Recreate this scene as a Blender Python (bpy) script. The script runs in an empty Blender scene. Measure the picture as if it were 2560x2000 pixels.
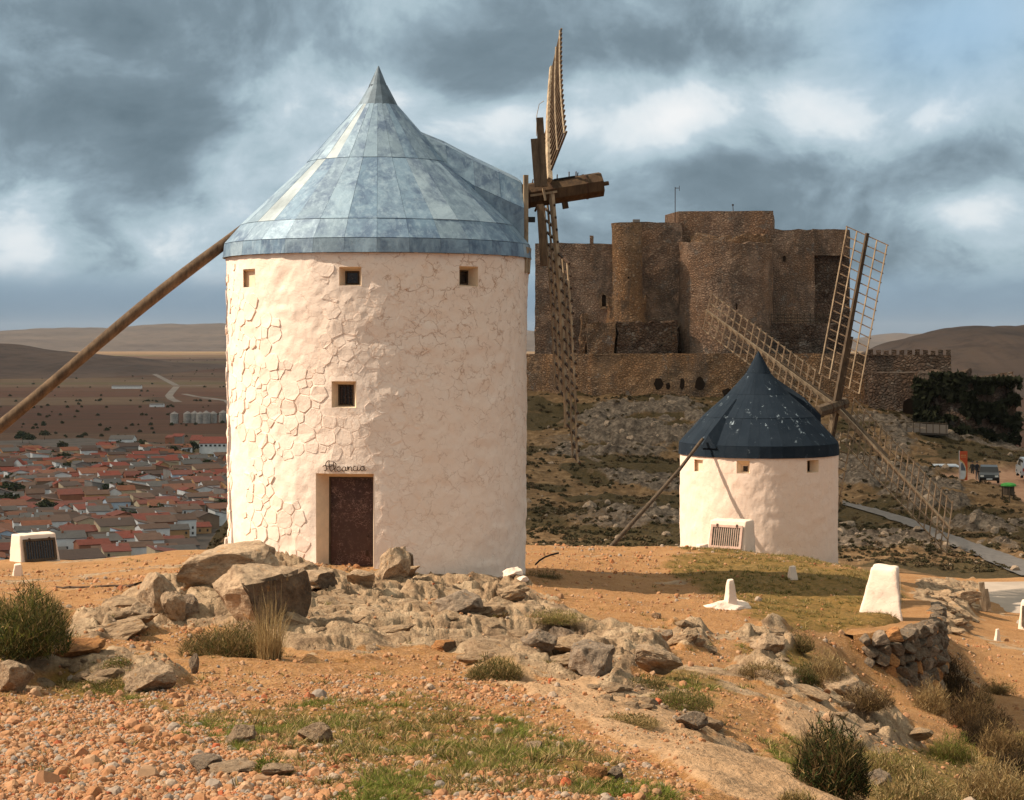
import bpy, bmesh, math, random
import numpy as np
from mathutils import Vector, Matrix, noise as mnoise

random.seed(7)
rng = np.random.default_rng(11)
R = math.radians
SC = bpy.context.scene
COL = SC.collection
PI = math.pi

# ------------------------------------------------------------------ camera
F, CX, HY = 3830.0, 1092.0, 720.0     # focal length, centre column and horizon row on a 2184 px wide picture
cam_d = bpy.data.cameras.new('camera')
cam = bpy.data.objects.new('camera', cam_d)
COL.objects.link(cam)
cam.location = (0, 0, 0)
cam.rotation_euler = (R(90), 0, 0)
cam_d.sensor_width = 36.0
cam_d.lens = 36.0 * F / 2184.0
cam_d.shift_y = -133.0 / 2184.0
cam_d.clip_start = 0.3
cam_d.clip_end = 90000.0
SC.camera = cam

# ------------------------------------------------------------------ colour management
SC.view_settings.view_transform = 'Standard'
SC.view_settings.look = 'None'
SC.view_settings.gamma = 1.0
SC.view_settings.use_curve_mapping = False
SC.view_settings.exposure = 0.5
SC.cycles.max_bounces = 6
SC.cycles.diffuse_bounces = 3
SC.cycles.glossy_bounces = 2
SC.cycles.transparent_max_bounces = 8
SC.cycles.volume_bounces = 0
SC.cycles.use_denoising = True

# ------------------------------------------------------------------ sun: from the left, high
SUN_EL, SUN_AZ = 43.0, 270.0 - 6.0    # azimuth clockwise from +Y; slightly behind the camera's left
se, sa = R(SUN_EL), R(SUN_AZ)
SUN_DIR = Vector((math.sin(sa) * math.cos(se), math.cos(sa) * math.cos(se), math.sin(se)))
sun_d = bpy.data.lights.new('sun', 'SUN')
sun_d.energy = 5.0
sun_d.angle = R(0.53)
sun_d.color = (1.0, 0.87, 0.69)
sun = bpy.data.objects.new('sun', sun_d)
COL.objects.link(sun)
sun.rotation_euler = SUN_DIR.to_track_quat('Z', 'Y').to_euler()

# ------------------------------------------------------------------ node helpers
class G:
    """thin wrapper round a node tree"""
    def __init__(s, tree):
        s.t = tree
    def n(s, typ, props=None, **ins):
        nd = s.t.nodes.new(typ)
        for k, v in (props or {}).items():
            setattr(nd, k, v)
        for k, v in ins.items():
            key = int(k[1:]) if k[0] == 'i' and k[1:].isdigit() else k.replace('_', ' ')
            sock = nd.inputs[key]
            if isinstance(v, bpy.types.NodeSocket):
                s.t.links.new(v, sock)
            else:
                sock.default_value = v
        return nd
    def math(s, op, a, b=0.0, c=0.0, clamp=False):
        return s.n('ShaderNodeMath', {'operation': op, 'use_clamp': clamp}, i0=a, i1=b, i2=c).outputs[0]
    def vm(s, op, a, b=(0, 0, 0)):
        nd = s.n('ShaderNodeVectorMath', {'operation': op}, i0=a, i1=b)
        return nd.outputs['Value'] if op in ('DOT_PRODUCT', 'LENGTH', 'DISTANCE') else nd.outputs[0]
    def mix(s, f, a, b, blend='MIX'):
        c = lambda v: v if isinstance(v, bpy.types.NodeSocket) else (tuple(v) + (1.0,) if len(v) == 3 else v)
        return s.n('ShaderNodeMix', {'data_type': 'RGBA', 'blend_type': blend}, i0=f, i6=c(a), i7=c(b)).outputs[2]
    def noise(s, vec, scale, detail=4.0, rough=0.55, dist=0.0):
        return s.n('ShaderNodeTexNoise', None, Vector=vec, Scale=scale, Detail=detail, Roughness=rough, Distortion=dist).outputs[0]
    def voro(s, vec, scale, feature='F1', rnd=1.0):
        nd = s.n('ShaderNodeTexVoronoi', {'feature': feature}, Vector=vec, Scale=scale, Randomness=rnd)
        return nd
    def mr(s, v, a, b, c=0.0, d=1.0, smooth=False):
        return s.n('ShaderNodeMapRange', {'clamp': True, 'interpolation_type': 'SMOOTHSTEP' if smooth else 'LINEAR'},
                   i0=v, i1=a, i2=b, i3=c, i4=d).outputs[0]
    def ramp(s, f, stops):
        nd = s.n('ShaderNodeValToRGB', None, i0=f)
        el = nd.color_ramp.elements
        while len(el) < len(stops):
            el.new(0.5)
        for e, (p, c) in zip(el, stops):
            e.position = p
            e.color = tuple(c) + (1.0,) if len(c) == 3 else c
        return nd.outputs[0]
    def bump(s, h, strength=0.5, dist=0.02, nrm=None):
        kw = dict(Strength=strength, Distance=dist, Height=h)
        if nrm is not None:
            kw['Normal'] = nrm
        return s.n('ShaderNodeBump', None, **kw).outputs[0]
    def pos(s):
        return s.n('ShaderNodeNewGeometry').outputs['Position']
    def obj(s):
        return s.n('ShaderNodeTexCoord').outputs['Object']
    def rnd(s):
        return s.n('ShaderNodeObjectInfo').outputs['Random']
    def attr(s, name='col'):
        return s.n('ShaderNodeAttribute', {'attribute_name': name})
    def scale(s, v, xyz):
        return s.vm('MULTIPLY', v, xyz)

def new_mat(name, rough=0.9, metal=0.0, spec=0.3):
    m = bpy.data.materials.new(name)
    m.use_nodes = True
    g = G(m.node_tree)
    b = m.node_tree.nodes['Principled BSDF']
    b.inputs['Roughness'].default_value = rough
    b.inputs['Metallic'].default_value = metal
    b.inputs['Specular IOR Level'].default_value = spec
    return m, g, b

def setc(g, b, c, name='Base Color'):
    if isinstance(c, bpy.types.NodeSocket):
        g.t.links.new(c, b.inputs[name])
    else:
        b.inputs[name].default_value = tuple(c) + (1.0,) if len(c) == 3 else c

# ------------------------------------------------------------------ world: Nishita sky seen through broken cloud
world = bpy.data.worlds.new('World')
SC.world = world
world.use_nodes = True
wt = world.node_tree
for nd in list(wt.nodes):
    wt.nodes.remove(nd)
w = G(wt)
sky = w.n('ShaderNodeTexSky', {'sky_type': 'NISHITA', 'sun_disc': False, 'sun_elevation': R(SUN_EL),
                               'sun_rotation': R(SUN_AZ), 'altitude': 800.0, 'air_density': 1.2, 'dust_density': 1.0, 'ozone_density': 1.5})
wd = w.n('ShaderNodeTexCoord').outputs['Generated']
sep = w.n('ShaderNodeSeparateXYZ', None, i0=wd)
dx, dy, dz = sep.outputs
el = dz                                             # sine of the elevation
# cloud domain: stretched sideways towards the horizon
stretch = w.math('ADD', w.math('ABSOLUTE', dz), 0.16)
pz = w.math('MULTIPLY', w.math('LOGARITHM', stretch, 2.718), 0.36)
cv = w.n('ShaderNodeCombineXYZ', None, X=w.math('MULTIPLY', dx, 0.9), Y=w.math('MULTIPLY', dy, 0.9), Z=pz).outputs[0]
warp = w.n('ShaderNodeTexNoise', None, Vector=cv, Scale=5.0, Detail=3.0, Roughness=0.5).outputs['Color']
cvw = w.vm('ADD', cv, w.vm('MULTIPLY', w.vm('SUBTRACT', warp, (0.5, 0.5, 0.5)), (0.075, 0.075, 0.05)))
n1 = w.noise(cvw, 5.2, 7.0, 0.50)
n2 = w.noise(w.vm('ADD', cvw, (3.1, 1.7, 0.4)), 12.0, 9.0, 0.60, 0.35)
# masses fixed in the sky: (column, row on the picture, half width, half height, weight)
BLOBS = [
    (140, 90, 420, 150, -0.17), (330, 300, 190, 75, -0.15), (250, 400, 260, 40, -0.11), (60, 180, 120, 60, 0.02),
    (1020, 100, 200, 75, -0.19), (1000, 180, 110, 50, -0.12), (1500, 90, 230, 65, -0.12), (1830, 90, 170, 70, -0.10),
    (640, 240, 190, 105, 0.20), (440, 330, 70, 50, 0.10), (1080, 260, 110, 45, 0.13), (1450, 230, 130, 90, 0.27), (1330, 300, 120, 80, 0.08),
    (1760, 250, 120, 62, 0.23), (2020, 235, 62, 42, 0.15), (1650, 390, 330, 45, -0.12), (2120, 320, 120, 60, -0.12),
    (60, 520, 85, 65, 0.19), (300, 520, 200, 40, -0.04), (420, 520, 90, 40, 0.08), (2110, 480, 130, 60, 0.17), (1900, 560, 90, 40, -0.06), (560, 410, 120, 60, 0.06),
]
base_v = w.vm('ADD', w.n('ShaderNodeCombineXYZ', None, X=w.math('DIVIDE', dx, w.math('MAXIMUM', dy, 0.05)),
              Y=w.math('DIVIDE', dz, w.math('MAXIMUM', dy, 0.05)), Z=0.0).outputs[0],
              w.vm('MULTIPLY', w.vm('SUBTRACT', warp, (0.5, 0.5, 0.5)), (0.09, 0.07, 0.0)))
acc = None
for (bx, by, hw, hh, wgt) in BLOBS:
    wn_ = w.vm('SUBTRACT', base_v, ((bx - CX) / F, (HY - by) / F, 0))
    q = w.vm('MULTIPLY', wn_, (F / hw, F / hh, 0))
    dd = w.vm('DOT_PRODUCT', q, q)
    gss = w.math('MULTIPLY', w.math('EXPONENT', w.math('MULTIPLY', dd, -0.75)), wgt * (1.1 if wgt > 0 else 0.98))
    acc = gss if acc is None else w.math('ADD', acc, gss)
front = w.mr(dy, 0.3, 0.8, 0.0, 1.0, True)
acc = w.math('MULTIPLY', acc, front)
n3 = w.noise(w.vm('ADD', cvw, (7.1, 2.7, 1.4)), 30.0, 6.0, 0.58)
dens = w.math('ADD', w.math('ADD', w.math('MULTIPLY', w.math('SUBTRACT', n1, 0.5), 0.72), w.math('MULTIPLY', w.math('SUBTRACT', n2, 0.5), 0.80)), w.math('MULTIPLY', w.math('SUBTRACT', n3, 0.5), 0.34))
val = w.math('ADD', w.math('ADD', w.math('MULTIPLY', dens, 0.85), acc), 0.5)
cloud = w.ramp(val, [(0.10, (0.100, 0.148, 0.182)), (0.36, (0.195, 0.265, 0.315)), (0.46, (0.29, 0.385, 0.45)), (0.52, (0.385, 0.50, 0.565)),
                     (0.62, (0.50, 0.61, 0.68)), (0.70, (0.70, 0.77, 0.81)), (0.88, (0.86, 0.88, 0.89))])
# pale blue band of clear air just above the horizon, from the sky texture
skyc = w.vm('MULTIPLY', sky.outputs[0], (0.070, 0.072, 0.082))
clear = w.mix(0.62, skyc, (0.165, 0.315, 0.50))
band = w.math('ADD', w.mr(dz, 0.014, 0.058, 1.0, 0.0, True), w.math('MULTIPLY', w.math('SUBTRACT', n2, 0.5), 0.5))
band = w.math('MULTIPLY', w.math('MULTIPLY', w.mr(band, 0.25, 0.95, 0.0, 0.92, True), w.mr(dz, 0.05, 0.09, 1.0, 0.0, True)), 1.0)
gap = w.math('EXPONENT', w.math('MULTIPLY', w.vm('DOT_PRODUCT', w.vm('MULTIPLY', w.vm('SUBTRACT', base_v, ((2060 - CX) / F, (HY - 40) / F, 0)), (F / 190, F / 130, 0)),
      w.vm('MULTIPLY', w.vm('SUBTRACT', base_v, ((2060 - CX) / F, (HY - 40) / F, 0)), (F / 190, F / 130, 0))), -0.7))
gap = w.math('MULTIPLY', w.math('MULTIPLY', gap, front), 0.75)
cc = w.mix(gap, cloud, (0.34, 0.53, 0.72))
# cloud is brighter round the sun and overhead, as it is in a broken sky
glow = w.math('POWER', w.math('MAXIMUM', w.vm('DOT_PRODUCT', wd, tuple(SUN_DIR)), 0.0), 3.0)
lift = w.math('ADD', w.math('ADD', 1.0, w.math('MULTIPLY', glow, 0.9)), w.mr(dz, 0.2, 0.75, 0.0, 0.40, True))
cc = w.vm('MULTIPLY', cc, w.n('ShaderNodeCombineXYZ', None, X=lift, Y=lift, Z=lift).outputs[0])
warmer = w.mr(dz, 0.2, 0.75, 0.0, 1.0, True)
cc = w.mix(warmer, cc, w.vm('MULTIPLY', cc, (1.25, 1.0, 0.76)))
fin = w.mix(band, cc, clear)
fin = w.mix(w.mr(dz, -0.03, 0.0, 1.0, 0.0), fin, (0.16, 0.14, 0.12))
bg = w.n('ShaderNodeBackground', None, Color=fin, Strength=0.74)
out = w.n('ShaderNodeOutputWorld', None, Surface=bg.outputs[0])

# ------------------------------------------------------------------ object helpers
def tag(o, label=None, cat=None, group=None, kind=None):
    if label: o['label'] = label
    if cat: o['category'] = cat
    if group: o['group'] = group
    if kind: o['kind'] = kind
    return o

def empty(name, loc=(0, 0, 0), rz=0.0, parent=None):
    o = bpy.data.objects.new(name, None)
    COL.objects.link(o)
    o.location = loc
    o.rotation_euler = (0, 0, rz)
    o.empty_display_size = 0.2
    if parent: o.parent = parent
    return o

def link(name, me, mat=None, parent=None, loc=(0, 0, 0), rot=(0, 0, 0), scl=(1, 1, 1)):
    o = bpy.data.objects.new(name, me)
    COL.objects.link(o)
    if mat is not None and len(me.materials) == 0:
        me.materials.append(mat)
    if parent: o.parent = parent
    o.location = loc; o.rotation_euler = rot; o.scale = scl
    return o

def mesh_np(name, verts, faces, smooth=False, cols=None, matidx=None):
    """verts Nx3, faces list of tuples or Mx3/Mx4 array"""
    me = bpy.data.meshes.new(name)
    if isinstance(faces, np.ndarray):
        k = faces.shape[1]
        me.vertices.add(len(verts)); me.vertices.foreach_set('co', np.asarray(verts, np.float32).ravel())
        me.loops.add(faces.size); me.loops.foreach_set('vertex_index', faces.astype(np.int32).ravel())
        me.polygons.add(len(faces))
        me.polygons.foreach_set('loop_start', np.arange(0, faces.size, k, dtype=np.int32))
        me.update(calc_edges=True)
    else:
        me.from_pydata([tuple(v) for v in verts], [], [tuple(f) for f in faces])
        me.update()
    if smooth:
        me.polygons.foreach_set('use_smooth', np.ones(len(me.polygons), bool))
    if cols is not None:
        a = me.color_attributes.new('col', 'FLOAT_COLOR', 'POINT')
        c = np.ones((len(verts), 4), np.float32); c[:, :cols.shape[1]] = cols
        a.data.foreach_set('color', c.ravel())
    return me

class MB:
    """collects simple shapes into one mesh"""
    def __init__(s): s.v = []; s.f = []
    def add(s, vs, fs):
        o = len(s.v); s.v += [tuple(v) for v in vs]; s.f += [tuple(i + o for i in f) for f in fs]
        return s
    def box(s, c, d, rot=None):
        vs = [Vector((sx * d[0] / 2, sy * d[1] / 2, sz * d[2] / 2)) for sz in (-1, 1) for sy in (-1, 1) for sx in (-1, 1)]
        if rot is not None: vs = [rot @ v for v in vs]
        vs = [v + Vector(c) for v in vs]
        return s.add(vs, [(0, 2, 3, 1), (4, 5, 7, 6), (0, 1, 5, 4), (2, 6, 7, 3), (0, 4, 6, 2), (1, 3, 7, 5)])
    def bar(s, a, b, w, h, up=(0, 0, 1), taper=1.0):
        a, b, up = Vector(a), Vector(b), Vector(up)
        d = (b - a).normalized(); x = d.cross(up)
        if x.length < 1e-4: x = d.cross(Vector((1, 0, 0)))
        x.normalize(); y = x.cross(d).normalized()
        vs = []
        for p, k in ((a, 1.0), (b, taper)):
            for sx, sy in ((-1, -1), (1, -1), (1, 1), (-1, 1)):
                vs.append(p + x * (sx * w / 2 * k) + y * (sy * h / 2 * k))
        return s.add(vs, [(0, 1, 2, 3), (7, 6, 5, 4), (0, 4, 5, 1), (1, 5, 6, 2), (2, 6, 7, 3), (3, 7, 4, 0)])
    def tube(s, pts, rad, n=8, caps=True):
        pts = [Vector(p) for p in pts]
        rads = rad if isinstance(rad, (list, tuple)) else [rad] * len(pts)
        vs, fs = [], []
        ref = Vector((0.13, 0.21, 0.97))
        for i, p in enumerate(pts):
            d = (pts[min(i + 1, len(pts) - 1)] - pts[max(i - 1, 0)]).normalized()
            x = d.cross(ref)
            if x.length < 1e-3: x = d.cross(Vector((1, 0, 0)))
            x.normalize(); y = x.cross(d).normalized()
            for k in range(n):
                a = 2 * PI * k / n
                vs.append(p + x * (math.cos(a) * rads[i]) + y * (math.sin(a) * rads[i]))
        for i in range(len(pts) - 1):
            for k in range(n):
                k2 = (k + 1) % n
                fs.append((i * n + k, (i + 1) * n + k, (i + 1) * n + k2, i * n + k2))
        if caps:
            fs.append(tuple(range(n))); fs.append(tuple((len(pts) - 1) * n + k for k in reversed(range(n))))
        return s.add(vs, fs)
    def prism(s, poly, z0, z1, top=None):
        n = len(poly); top = top or poly
        vs = [(x, y, z0) for x, y in poly] + [(x, y, z1) for x, y in top]
        fs = [tuple(reversed(range(n))), tuple(range(n, 2 * n))] + [(i, (i + 1) % n, n + (i + 1) % n, n + i) for i in range(n)]
        return s.add(vs, fs)
    def mesh(s, name, smooth=False):
        return mesh_np(name, s.v, s.f, smooth)
    def build(s, name, mat, parent=None, smooth=False, bevel=0.0, **kw):
        me = s.mesh(name, smooth)
        if bevel:
            bm = bmesh.new(); bm.from_mesh(me)
            bmesh.ops.bevel(bm, geom=bm.edges[:] , offset=bevel, segments=2, affect='EDGES', profile=0.6)
            bm.to_mesh(me); bm.free()
        return link(name, me, mat, parent, **kw)

# ------------------------------------------------------------------ numpy noise
def _h(ix, iy, seed):
    n = (ix.astype(np.int64) * 374761393 + iy.astype(np.int64) * 668265263 + seed * 1442695041) & 0xFFFFFFFF
    n = ((n ^ (n >> 13)) * 1274126177) & 0xFFFFFFFF
    n = (n ^ (n >> 16)) & 0xFFFF
    return n.astype(np.float32) / 65535.0
def vnoise(x, y, seed=0):
    fx, fy = np.floor(x), np.floor(y)
    tx, ty = (x - fx).astype(np.float32), (y - fy).astype(np.float32)
    ix, iy = fx.astype(np.int64), fy.astype(np.int64)
    tx = tx * tx * tx * (tx * (tx * 6 - 15) + 10); ty = ty * ty * ty * (ty * (ty * 6 - 15) + 10)
    a, b = _h(ix, iy, seed), _h(ix + 1, iy, seed)
    c, d = _h(ix, iy + 1, seed), _h(ix + 1, iy + 1, seed)
    return (a + (b - a) * tx) * (1 - ty) + (c + (d - c) * tx) * ty
def fbm(x, y, octs=4, seed=0, gain=0.5, ridged=False):
    s = 0.0; a = 1.0; t = 0.0; cx, sx_ = math.cos(0.6), math.sin(0.6)
    for o in range(octs):
        v = vnoise(x, y, seed + o * 17)
        if ridged: v = 1 - np.abs(2 * v - 1)
        s = s + v * a; t += a; a *= gain
        x, y = (x * cx - y * sx_) * 2.03 + 5.3, (x * sx_ + y * cx) * 2.03 - 3.1
    return s / t
def sstep(v, a, b):
    t = np.clip((v - a) / (b - a), 0, 1)
    return t * t * (3 - 2 * t)

def P(xd, yd, Y):
    """point at depth Y metres seen at column xd, row yd"""
    return Vector(((xd - CX) / F * Y, Y, (HY - yd) / F * Y))

def scatter(name, pts, scl, rot, sources, idx=None, kind='stuff', label=None, cat=None):
    """instances of the source meshes on points, one object"""
    c = bpy.data.collections.new(name + '_pieces')
    for i, (me) in enumerate(sources):
        o = bpy.data.objects.new('%s_piece_%02d' % (name, i), me)
        c.objects.link(o)
    me = bpy.data.meshes.new(name)
    n = len(pts)
    me.vertices.add(n); me.vertices.foreach_set('co', np.asarray(pts, np.float32).ravel())
    a = me.attributes.new('scl', 'FLOAT', 'POINT'); a.data.foreach_set('value', np.asarray(scl, np.float32))
    a = me.attributes.new('rot', 'FLOAT_VECTOR', 'POINT'); a.data.foreach_set('vector', np.asarray(rot, np.float32).ravel())
    a = me.attributes.new('idx', 'INT', 'POINT')
    a.data.foreach_set('value', np.asarray(rng.integers(0, len(sources), n) if idx is None else idx, np.int32))
    me.update()
    o = link(name, me)
    ng = bpy.data.node_groups.new(name, 'GeometryNodeTree')
    ng.interface.new_socket('Geometry', in_out='INPUT', socket_type='NodeSocketGeometry')
    ng.interface.new_socket('Geometry', in_out='OUTPUT', socket_type='NodeSocketGeometry')
    gi, go = ng.nodes.new('NodeGroupInput'), ng.nodes.new('NodeGroupOutput')
    ci = ng.nodes.new('GeometryNodeCollectionInfo'); ci.inputs['Collection'].default_value = c
    ci.inputs['Separate Children'].default_value = True; ci.inputs['Reset Children'].default_value = True
    io = ng.nodes.new('GeometryNodeInstanceOnPoints'); io.inputs['Pick Instance'].default_value = True
    def na(nm, dt):
        q = ng.nodes.new('GeometryNodeInputNamedAttribute'); q.data_type = dt; q.inputs['Name'].default_value = nm
        return q.outputs['Attribute']
    L = ng.links.new
    L(gi.outputs[0], io.inputs['Points']); L(ci.outputs[0], io.inputs['Instance'])
    L(na('idx', 'INT'), io.inputs['Instance Index'])
    e2 = ng.nodes.new('FunctionNodeEulerToRotation'); L(na('rot', 'FLOAT_VECTOR'), e2.inputs[0])
    L(e2.outputs[0], io.inputs['Rotation']); L(na('scl', 'FLOAT'), io.inputs['Scale'])
    L(io.outputs[0], go.inputs[0])
    md = o.modifiers.new('scatter', 'NODES'); md.node_group = ng
    tag(o, label, cat, kind=kind)
    return o
# ------------------------------------------------------------------ materials
def m_ground():
    """bare earth, rock, turf by painted cover maps (col: r rock, g turf, b pale bare dust)"""
    m, g, b = new_mat('ground', 0.95, spec=0.15)
    p = g.pos(); at = g.attr('col'); cs = g.n('ShaderNodeSeparateColor', None, i0=at.outputs['Color']).outputs
    nb = g.noise(p, 0.9, 6, 0.6); nf = g.noise(p, 9.0, 6, 0.65); nff = g.noise(p, 45.0, 4, 0.7)
    soil = g.ramp(nb, [(0.3, (0.20, 0.090, 0.027)), (0.5, (0.325, 0.155, 0.050)), (0.7, (0.43, 0.235, 0.100))])
    soil = g.mix(g.mr(nf, 0.35, 0.7), soil, (0.45, 0.245, 0.105))
    soil = g.mix(g.mr(nff, 0.35, 0.65, 0, 0.6), soil, (0.15, 0.062, 0.022))
    peb = g.voro(p, 22.0); pebc = g.mr(peb.outputs['Distance'], 0.15, 0.5, 0.55, 0.0)
    soil = g.mix(pebc, soil, g.mix(g.n('ShaderNodeSeparateColor', None, i0=peb.outputs['Color']).outputs[0], (0.50, 0.32, 0.20), (0.36, 0.14, 0.06)))
    rk = g.ramp(g.noise(p, 2.6, 8, 0.66), [(0.3, (0.10, 0.058, 0.033)), (0.47, (0.30, 0.195, 0.115)), (0.66, (0.50, 0.355, 0.225))])
    rk = g.mix(g.mr(nff, 0.45, 0.72, 0, 0.55), rk, (0.09, 0.052, 0.028))
    rk = g.mix(g.mr(g.noise(p, 1.3, 5, 0.7), 0.56, 0.7, 0, 0.55), rk, (0.34, 0.165, 0.062))
    turf = g.ramp(nf, [(0.3, (0.070, 0.052, 0.010)), (0.5, (0.165, 0.098, 0.022)), (0.7, (0.29, 0.155, 0.045))])
    dust = g.ramp(nf, [(0.3, (0.32, 0.185, 0.095)), (0.6, (0.44, 0.27, 0.15))])
    c = g.mix(g.mr(g.math('ADD', cs[2], g.math('MULTIPLY', g.math('SUBTRACT', nf, 0.5), 0.5)), 0.35, 0.6), soil, dust)
    c = g.mix(g.mr(g.math('ADD', cs[0], g.math('MULTIPLY', g.math('SUBTRACT', nf, 0.5), 0.5)), 0.38, 0.55), c, rk)
    c = g.mix(g.mr(g.math('ADD', cs[1], g.math('MULTIPLY', g.math('SUBTRACT', nf, 0.5), 0.9)), 0.35, 0.75, 0, 0.9), c, turf)
    setc(g, b, c)
    h = g.math('ADD', g.math('MULTIPLY', nf, 0.6), g.math('ADD', g.math('MULTIPLY', nff, 0.5), g.math('MULTIPLY', pebc, 0.35)))
    g.t.links.new(g.bump(h, 0.9, 0.05), b.inputs['Normal'])
    return m

def m_hill():
    """far hillside: grey ribbed limestone, brown scrub, olive turf"""
    m, g, b = new_mat('hillside', 0.95, spec=0.1)
    p = g.pos(); cs = g.n('ShaderNodeSeparateColor', None, i0=g.attr('col').outputs['Color']).outputs
    n1 = g.noise(p, 0.25, 6, 0.65); n2 = g.noise(p, 1.1, 6, 0.7); n3 = g.noise(p, 4.0, 4, 0.7)
    soil = g.ramp(n2, [(0.3, (0.075, 0.045, 0.022)), (0.5, (0.165, 0.095, 0.045)), (0.7, (0.30, 0.19, 0.10))])
    turf = g.ramp(n3, [(0.3, (0.030, 0.024, 0.010)), (0.6, (0.088, 0.058, 0.025))])
    rk = g.ramp(g.noise(p, 1.6, 7, 0.7), [(0.32, (0.036, 0.026, 0.019)), (0.5, (0.125, 0.092, 0.068)), (0.68, (0.27, 0.205, 0.15))])
    c = g.mix(g.mr(g.math('ADD', cs[1], g.math('MULTIPLY', g.math('SUBTRACT', n2, 0.5), 1.2)), 0.35, 0.65), soil, turf)
    c = g.mix(g.mr(g.math('ADD', cs[0], g.math('MULTIPLY', g.math('SUBTRACT', n3, 0.5), 0.7)), 0.40, 0.60), c, rk)
    c = g.mix(cs[2], c, g.ramp(n2, [(0.35, (0.34, 0.17, 0.10)), (0.65, (0.46, 0.27, 0.17))]))
    setc(g, b, c)
    g.t.links.new(g.bump(g.math('ADD', n2, n3), 0.8, 0.35), b.inputs['Normal'])
    return m

def m_rock(name='rock', base=(0.42, 0.285, 0.18), dark=(0.15, 0.088, 0.05)):
    m, g, b = new_mat(name, 0.92, spec=0.2)
    p = g.obj(); r = g.rnd()
    pv = g.vm('ADD', p, g.n('ShaderNodeCombineXYZ', None, X=g.math('MULTIPLY', r, 37.0), Y=r, Z=r).outputs[0])
    n1 = g.noise(pv, 3.0, 8, 0.68); n2 = g.noise(pv, 14.0, 6, 0.7)
    c = g.ramp(n1, [(0.30, dark), (0.5, base), (0.7, tuple(min(1, x * 1.35) for x in base))])
    c = g.mix(g.mr(n2, 0.5, 0.7, 0, 0.6), c, dark)
    c = g.mix(g.mr(g.noise(pv, 5.0, 4, 0.6), 0.60, 0.68, 0, 0.6), c, (0.42, 0.20, 0.06))
    setc(g, b, c)
    g.t.links.new(g.bump(g.math('ADD', n1, g.math('MULTIPLY', n2, 0.6)), 0.9, 0.06), b.inputs['Normal'])
    return m

def m_whitewash(name='whitewash', crack=1.0, base=(0.87, 0.685, 0.565)):
    m, g, b = new_mat(name, 0.85, spec=0.25)
    p = g.pos()
    n1 = g.noise(p, 1.4, 6, 0.6); n2 = g.noise(p, 9.0, 6, 0.6); n3 = g.noise(p, 40.0, 4, 0.6)
    c = g.mix(g.mr(n1, 0.35, 0.7, 0, 0.5), base, tuple(x * y for x, y in zip(base, (1.02, 1.08, 1.14))))
    # hairline cracks where lime has come off between the stones
    wv = g.vm('ADD', p, g.vm('MULTIPLY', g.vm('SUBTRACT', g.n('ShaderNodeTexNoise', None, Vector=p, Scale=5.0, Detail=4.0).outputs['Color'], (0.5, 0.5, 0.5)), (0.28, 0.28, 0.28)))
    e1 = g.voro(g.scale(wv, (1, 1, 1.25)), 3.1, 'DISTANCE_TO_EDGE').outputs['Distance']
    e2 = g.voro(g.scale(wv, (1, 1, 1.2)), 8.0, 'DISTANCE_TO_EDGE').outputs['Distance']
    keep = g.mr(g.noise(p, 2.8, 5, 0.65), 0.43, 0.56)
    sx = g.n('ShaderNodeSeparateXYZ', None, i0=p).outputs
    keep = g.math('MULTIPLY', g.math('MULTIPLY', keep, g.mr(sx[2], -4.5, 1.5, 0.35, 1.0)), g.mr(sx[0], -4.6, -2.0, 0.25, 1.0))
    cr = g.math('MULTIPLY', g.math('MAXIMUM', g.mr(e1, 0.0, 0.040, 1.0, 0.0), g.math('MULTIPLY', g.mr(e2, 0.0, 0.045, 1.0, 0.0), g.mr(g.noise(p, 6.5, 3, 0.6), 0.5, 0.58))), keep)
    c = g.mix(g.math('MULTIPLY', g.mr(g.noise(p, 3.6, 6, 0.7), 0.50, 0.68, 0, 0.42), keep), c, (0.72, 0.43, 0.25))
    c = g.mix(g.math('MULTIPLY', cr, 0.80 * crack), c, (0.36, 0.155, 0.065))
    setc(g, b, c)
    h = g.math('SUBTRACT', g.math('ADD', g.math('MULTIPLY', n2, 0.7), g.math('MULTIPLY', n3, 0.25)), g.math('MULTIPLY', cr, 0.25))
    g.t.links.new(g.bump(h, 0.55, 0.035), b.inputs['Normal'])
    return m

def m_zinc():
    m, g, b = new_mat('painted_sheet_metal', 0.5, metal=0.25, spec=0.45)
    p = g.pos(); r = g.rnd()
    pv = g.vm('ADD', p, g.n('ShaderNodeCombineXYZ', None, X=g.math('MULTIPLY', r, 31.0), Y=0.0, Z=g.math('MULTIPLY', r, 7.0)).outputs[0])
    tone = g.ramp(r, [(0.0, (0.135, 0.21, 0.29)), (0.3, (0.20, 0.285, 0.37)), (0.6, (0.18, 0.235, 0.285)), (0.85, (0.25, 0.34, 0.42)), (1.0, (0.34, 0.42, 0.48))])
    n1 = g.noise(pv, 1.6, 6, 0.65, 0.6); n2 = g.noise(g.scale(pv, (1, 1, 0.35)), 7.0, 6, 0.7)
    c = g.mix(g.mr(n1, 0.42, 0.62, 0, 0.75), tone, (0.060, 0.095, 0.165))
    c = g.mix(g.mr(n2, 0.48, 0.70, 0, 0.65), c, (0.33, 0.42, 0.49))
    c = g.mix(g.mr(g.noise(pv, 22, 4, 0.7), 0.60, 0.72, 0, 0.5), c, (0.08, 0.09, 0.12))
    setc(g, b, c)
    setc(g, b, g.mr(n1, 0.3, 0.7, 0.42, 0.68), 'Roughness')
    g.t.links.new(g.bump(g.noise(p, 3.5, 4, 0.55), 0.35, 0.05), b.inputs['Normal'])
    return m

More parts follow.
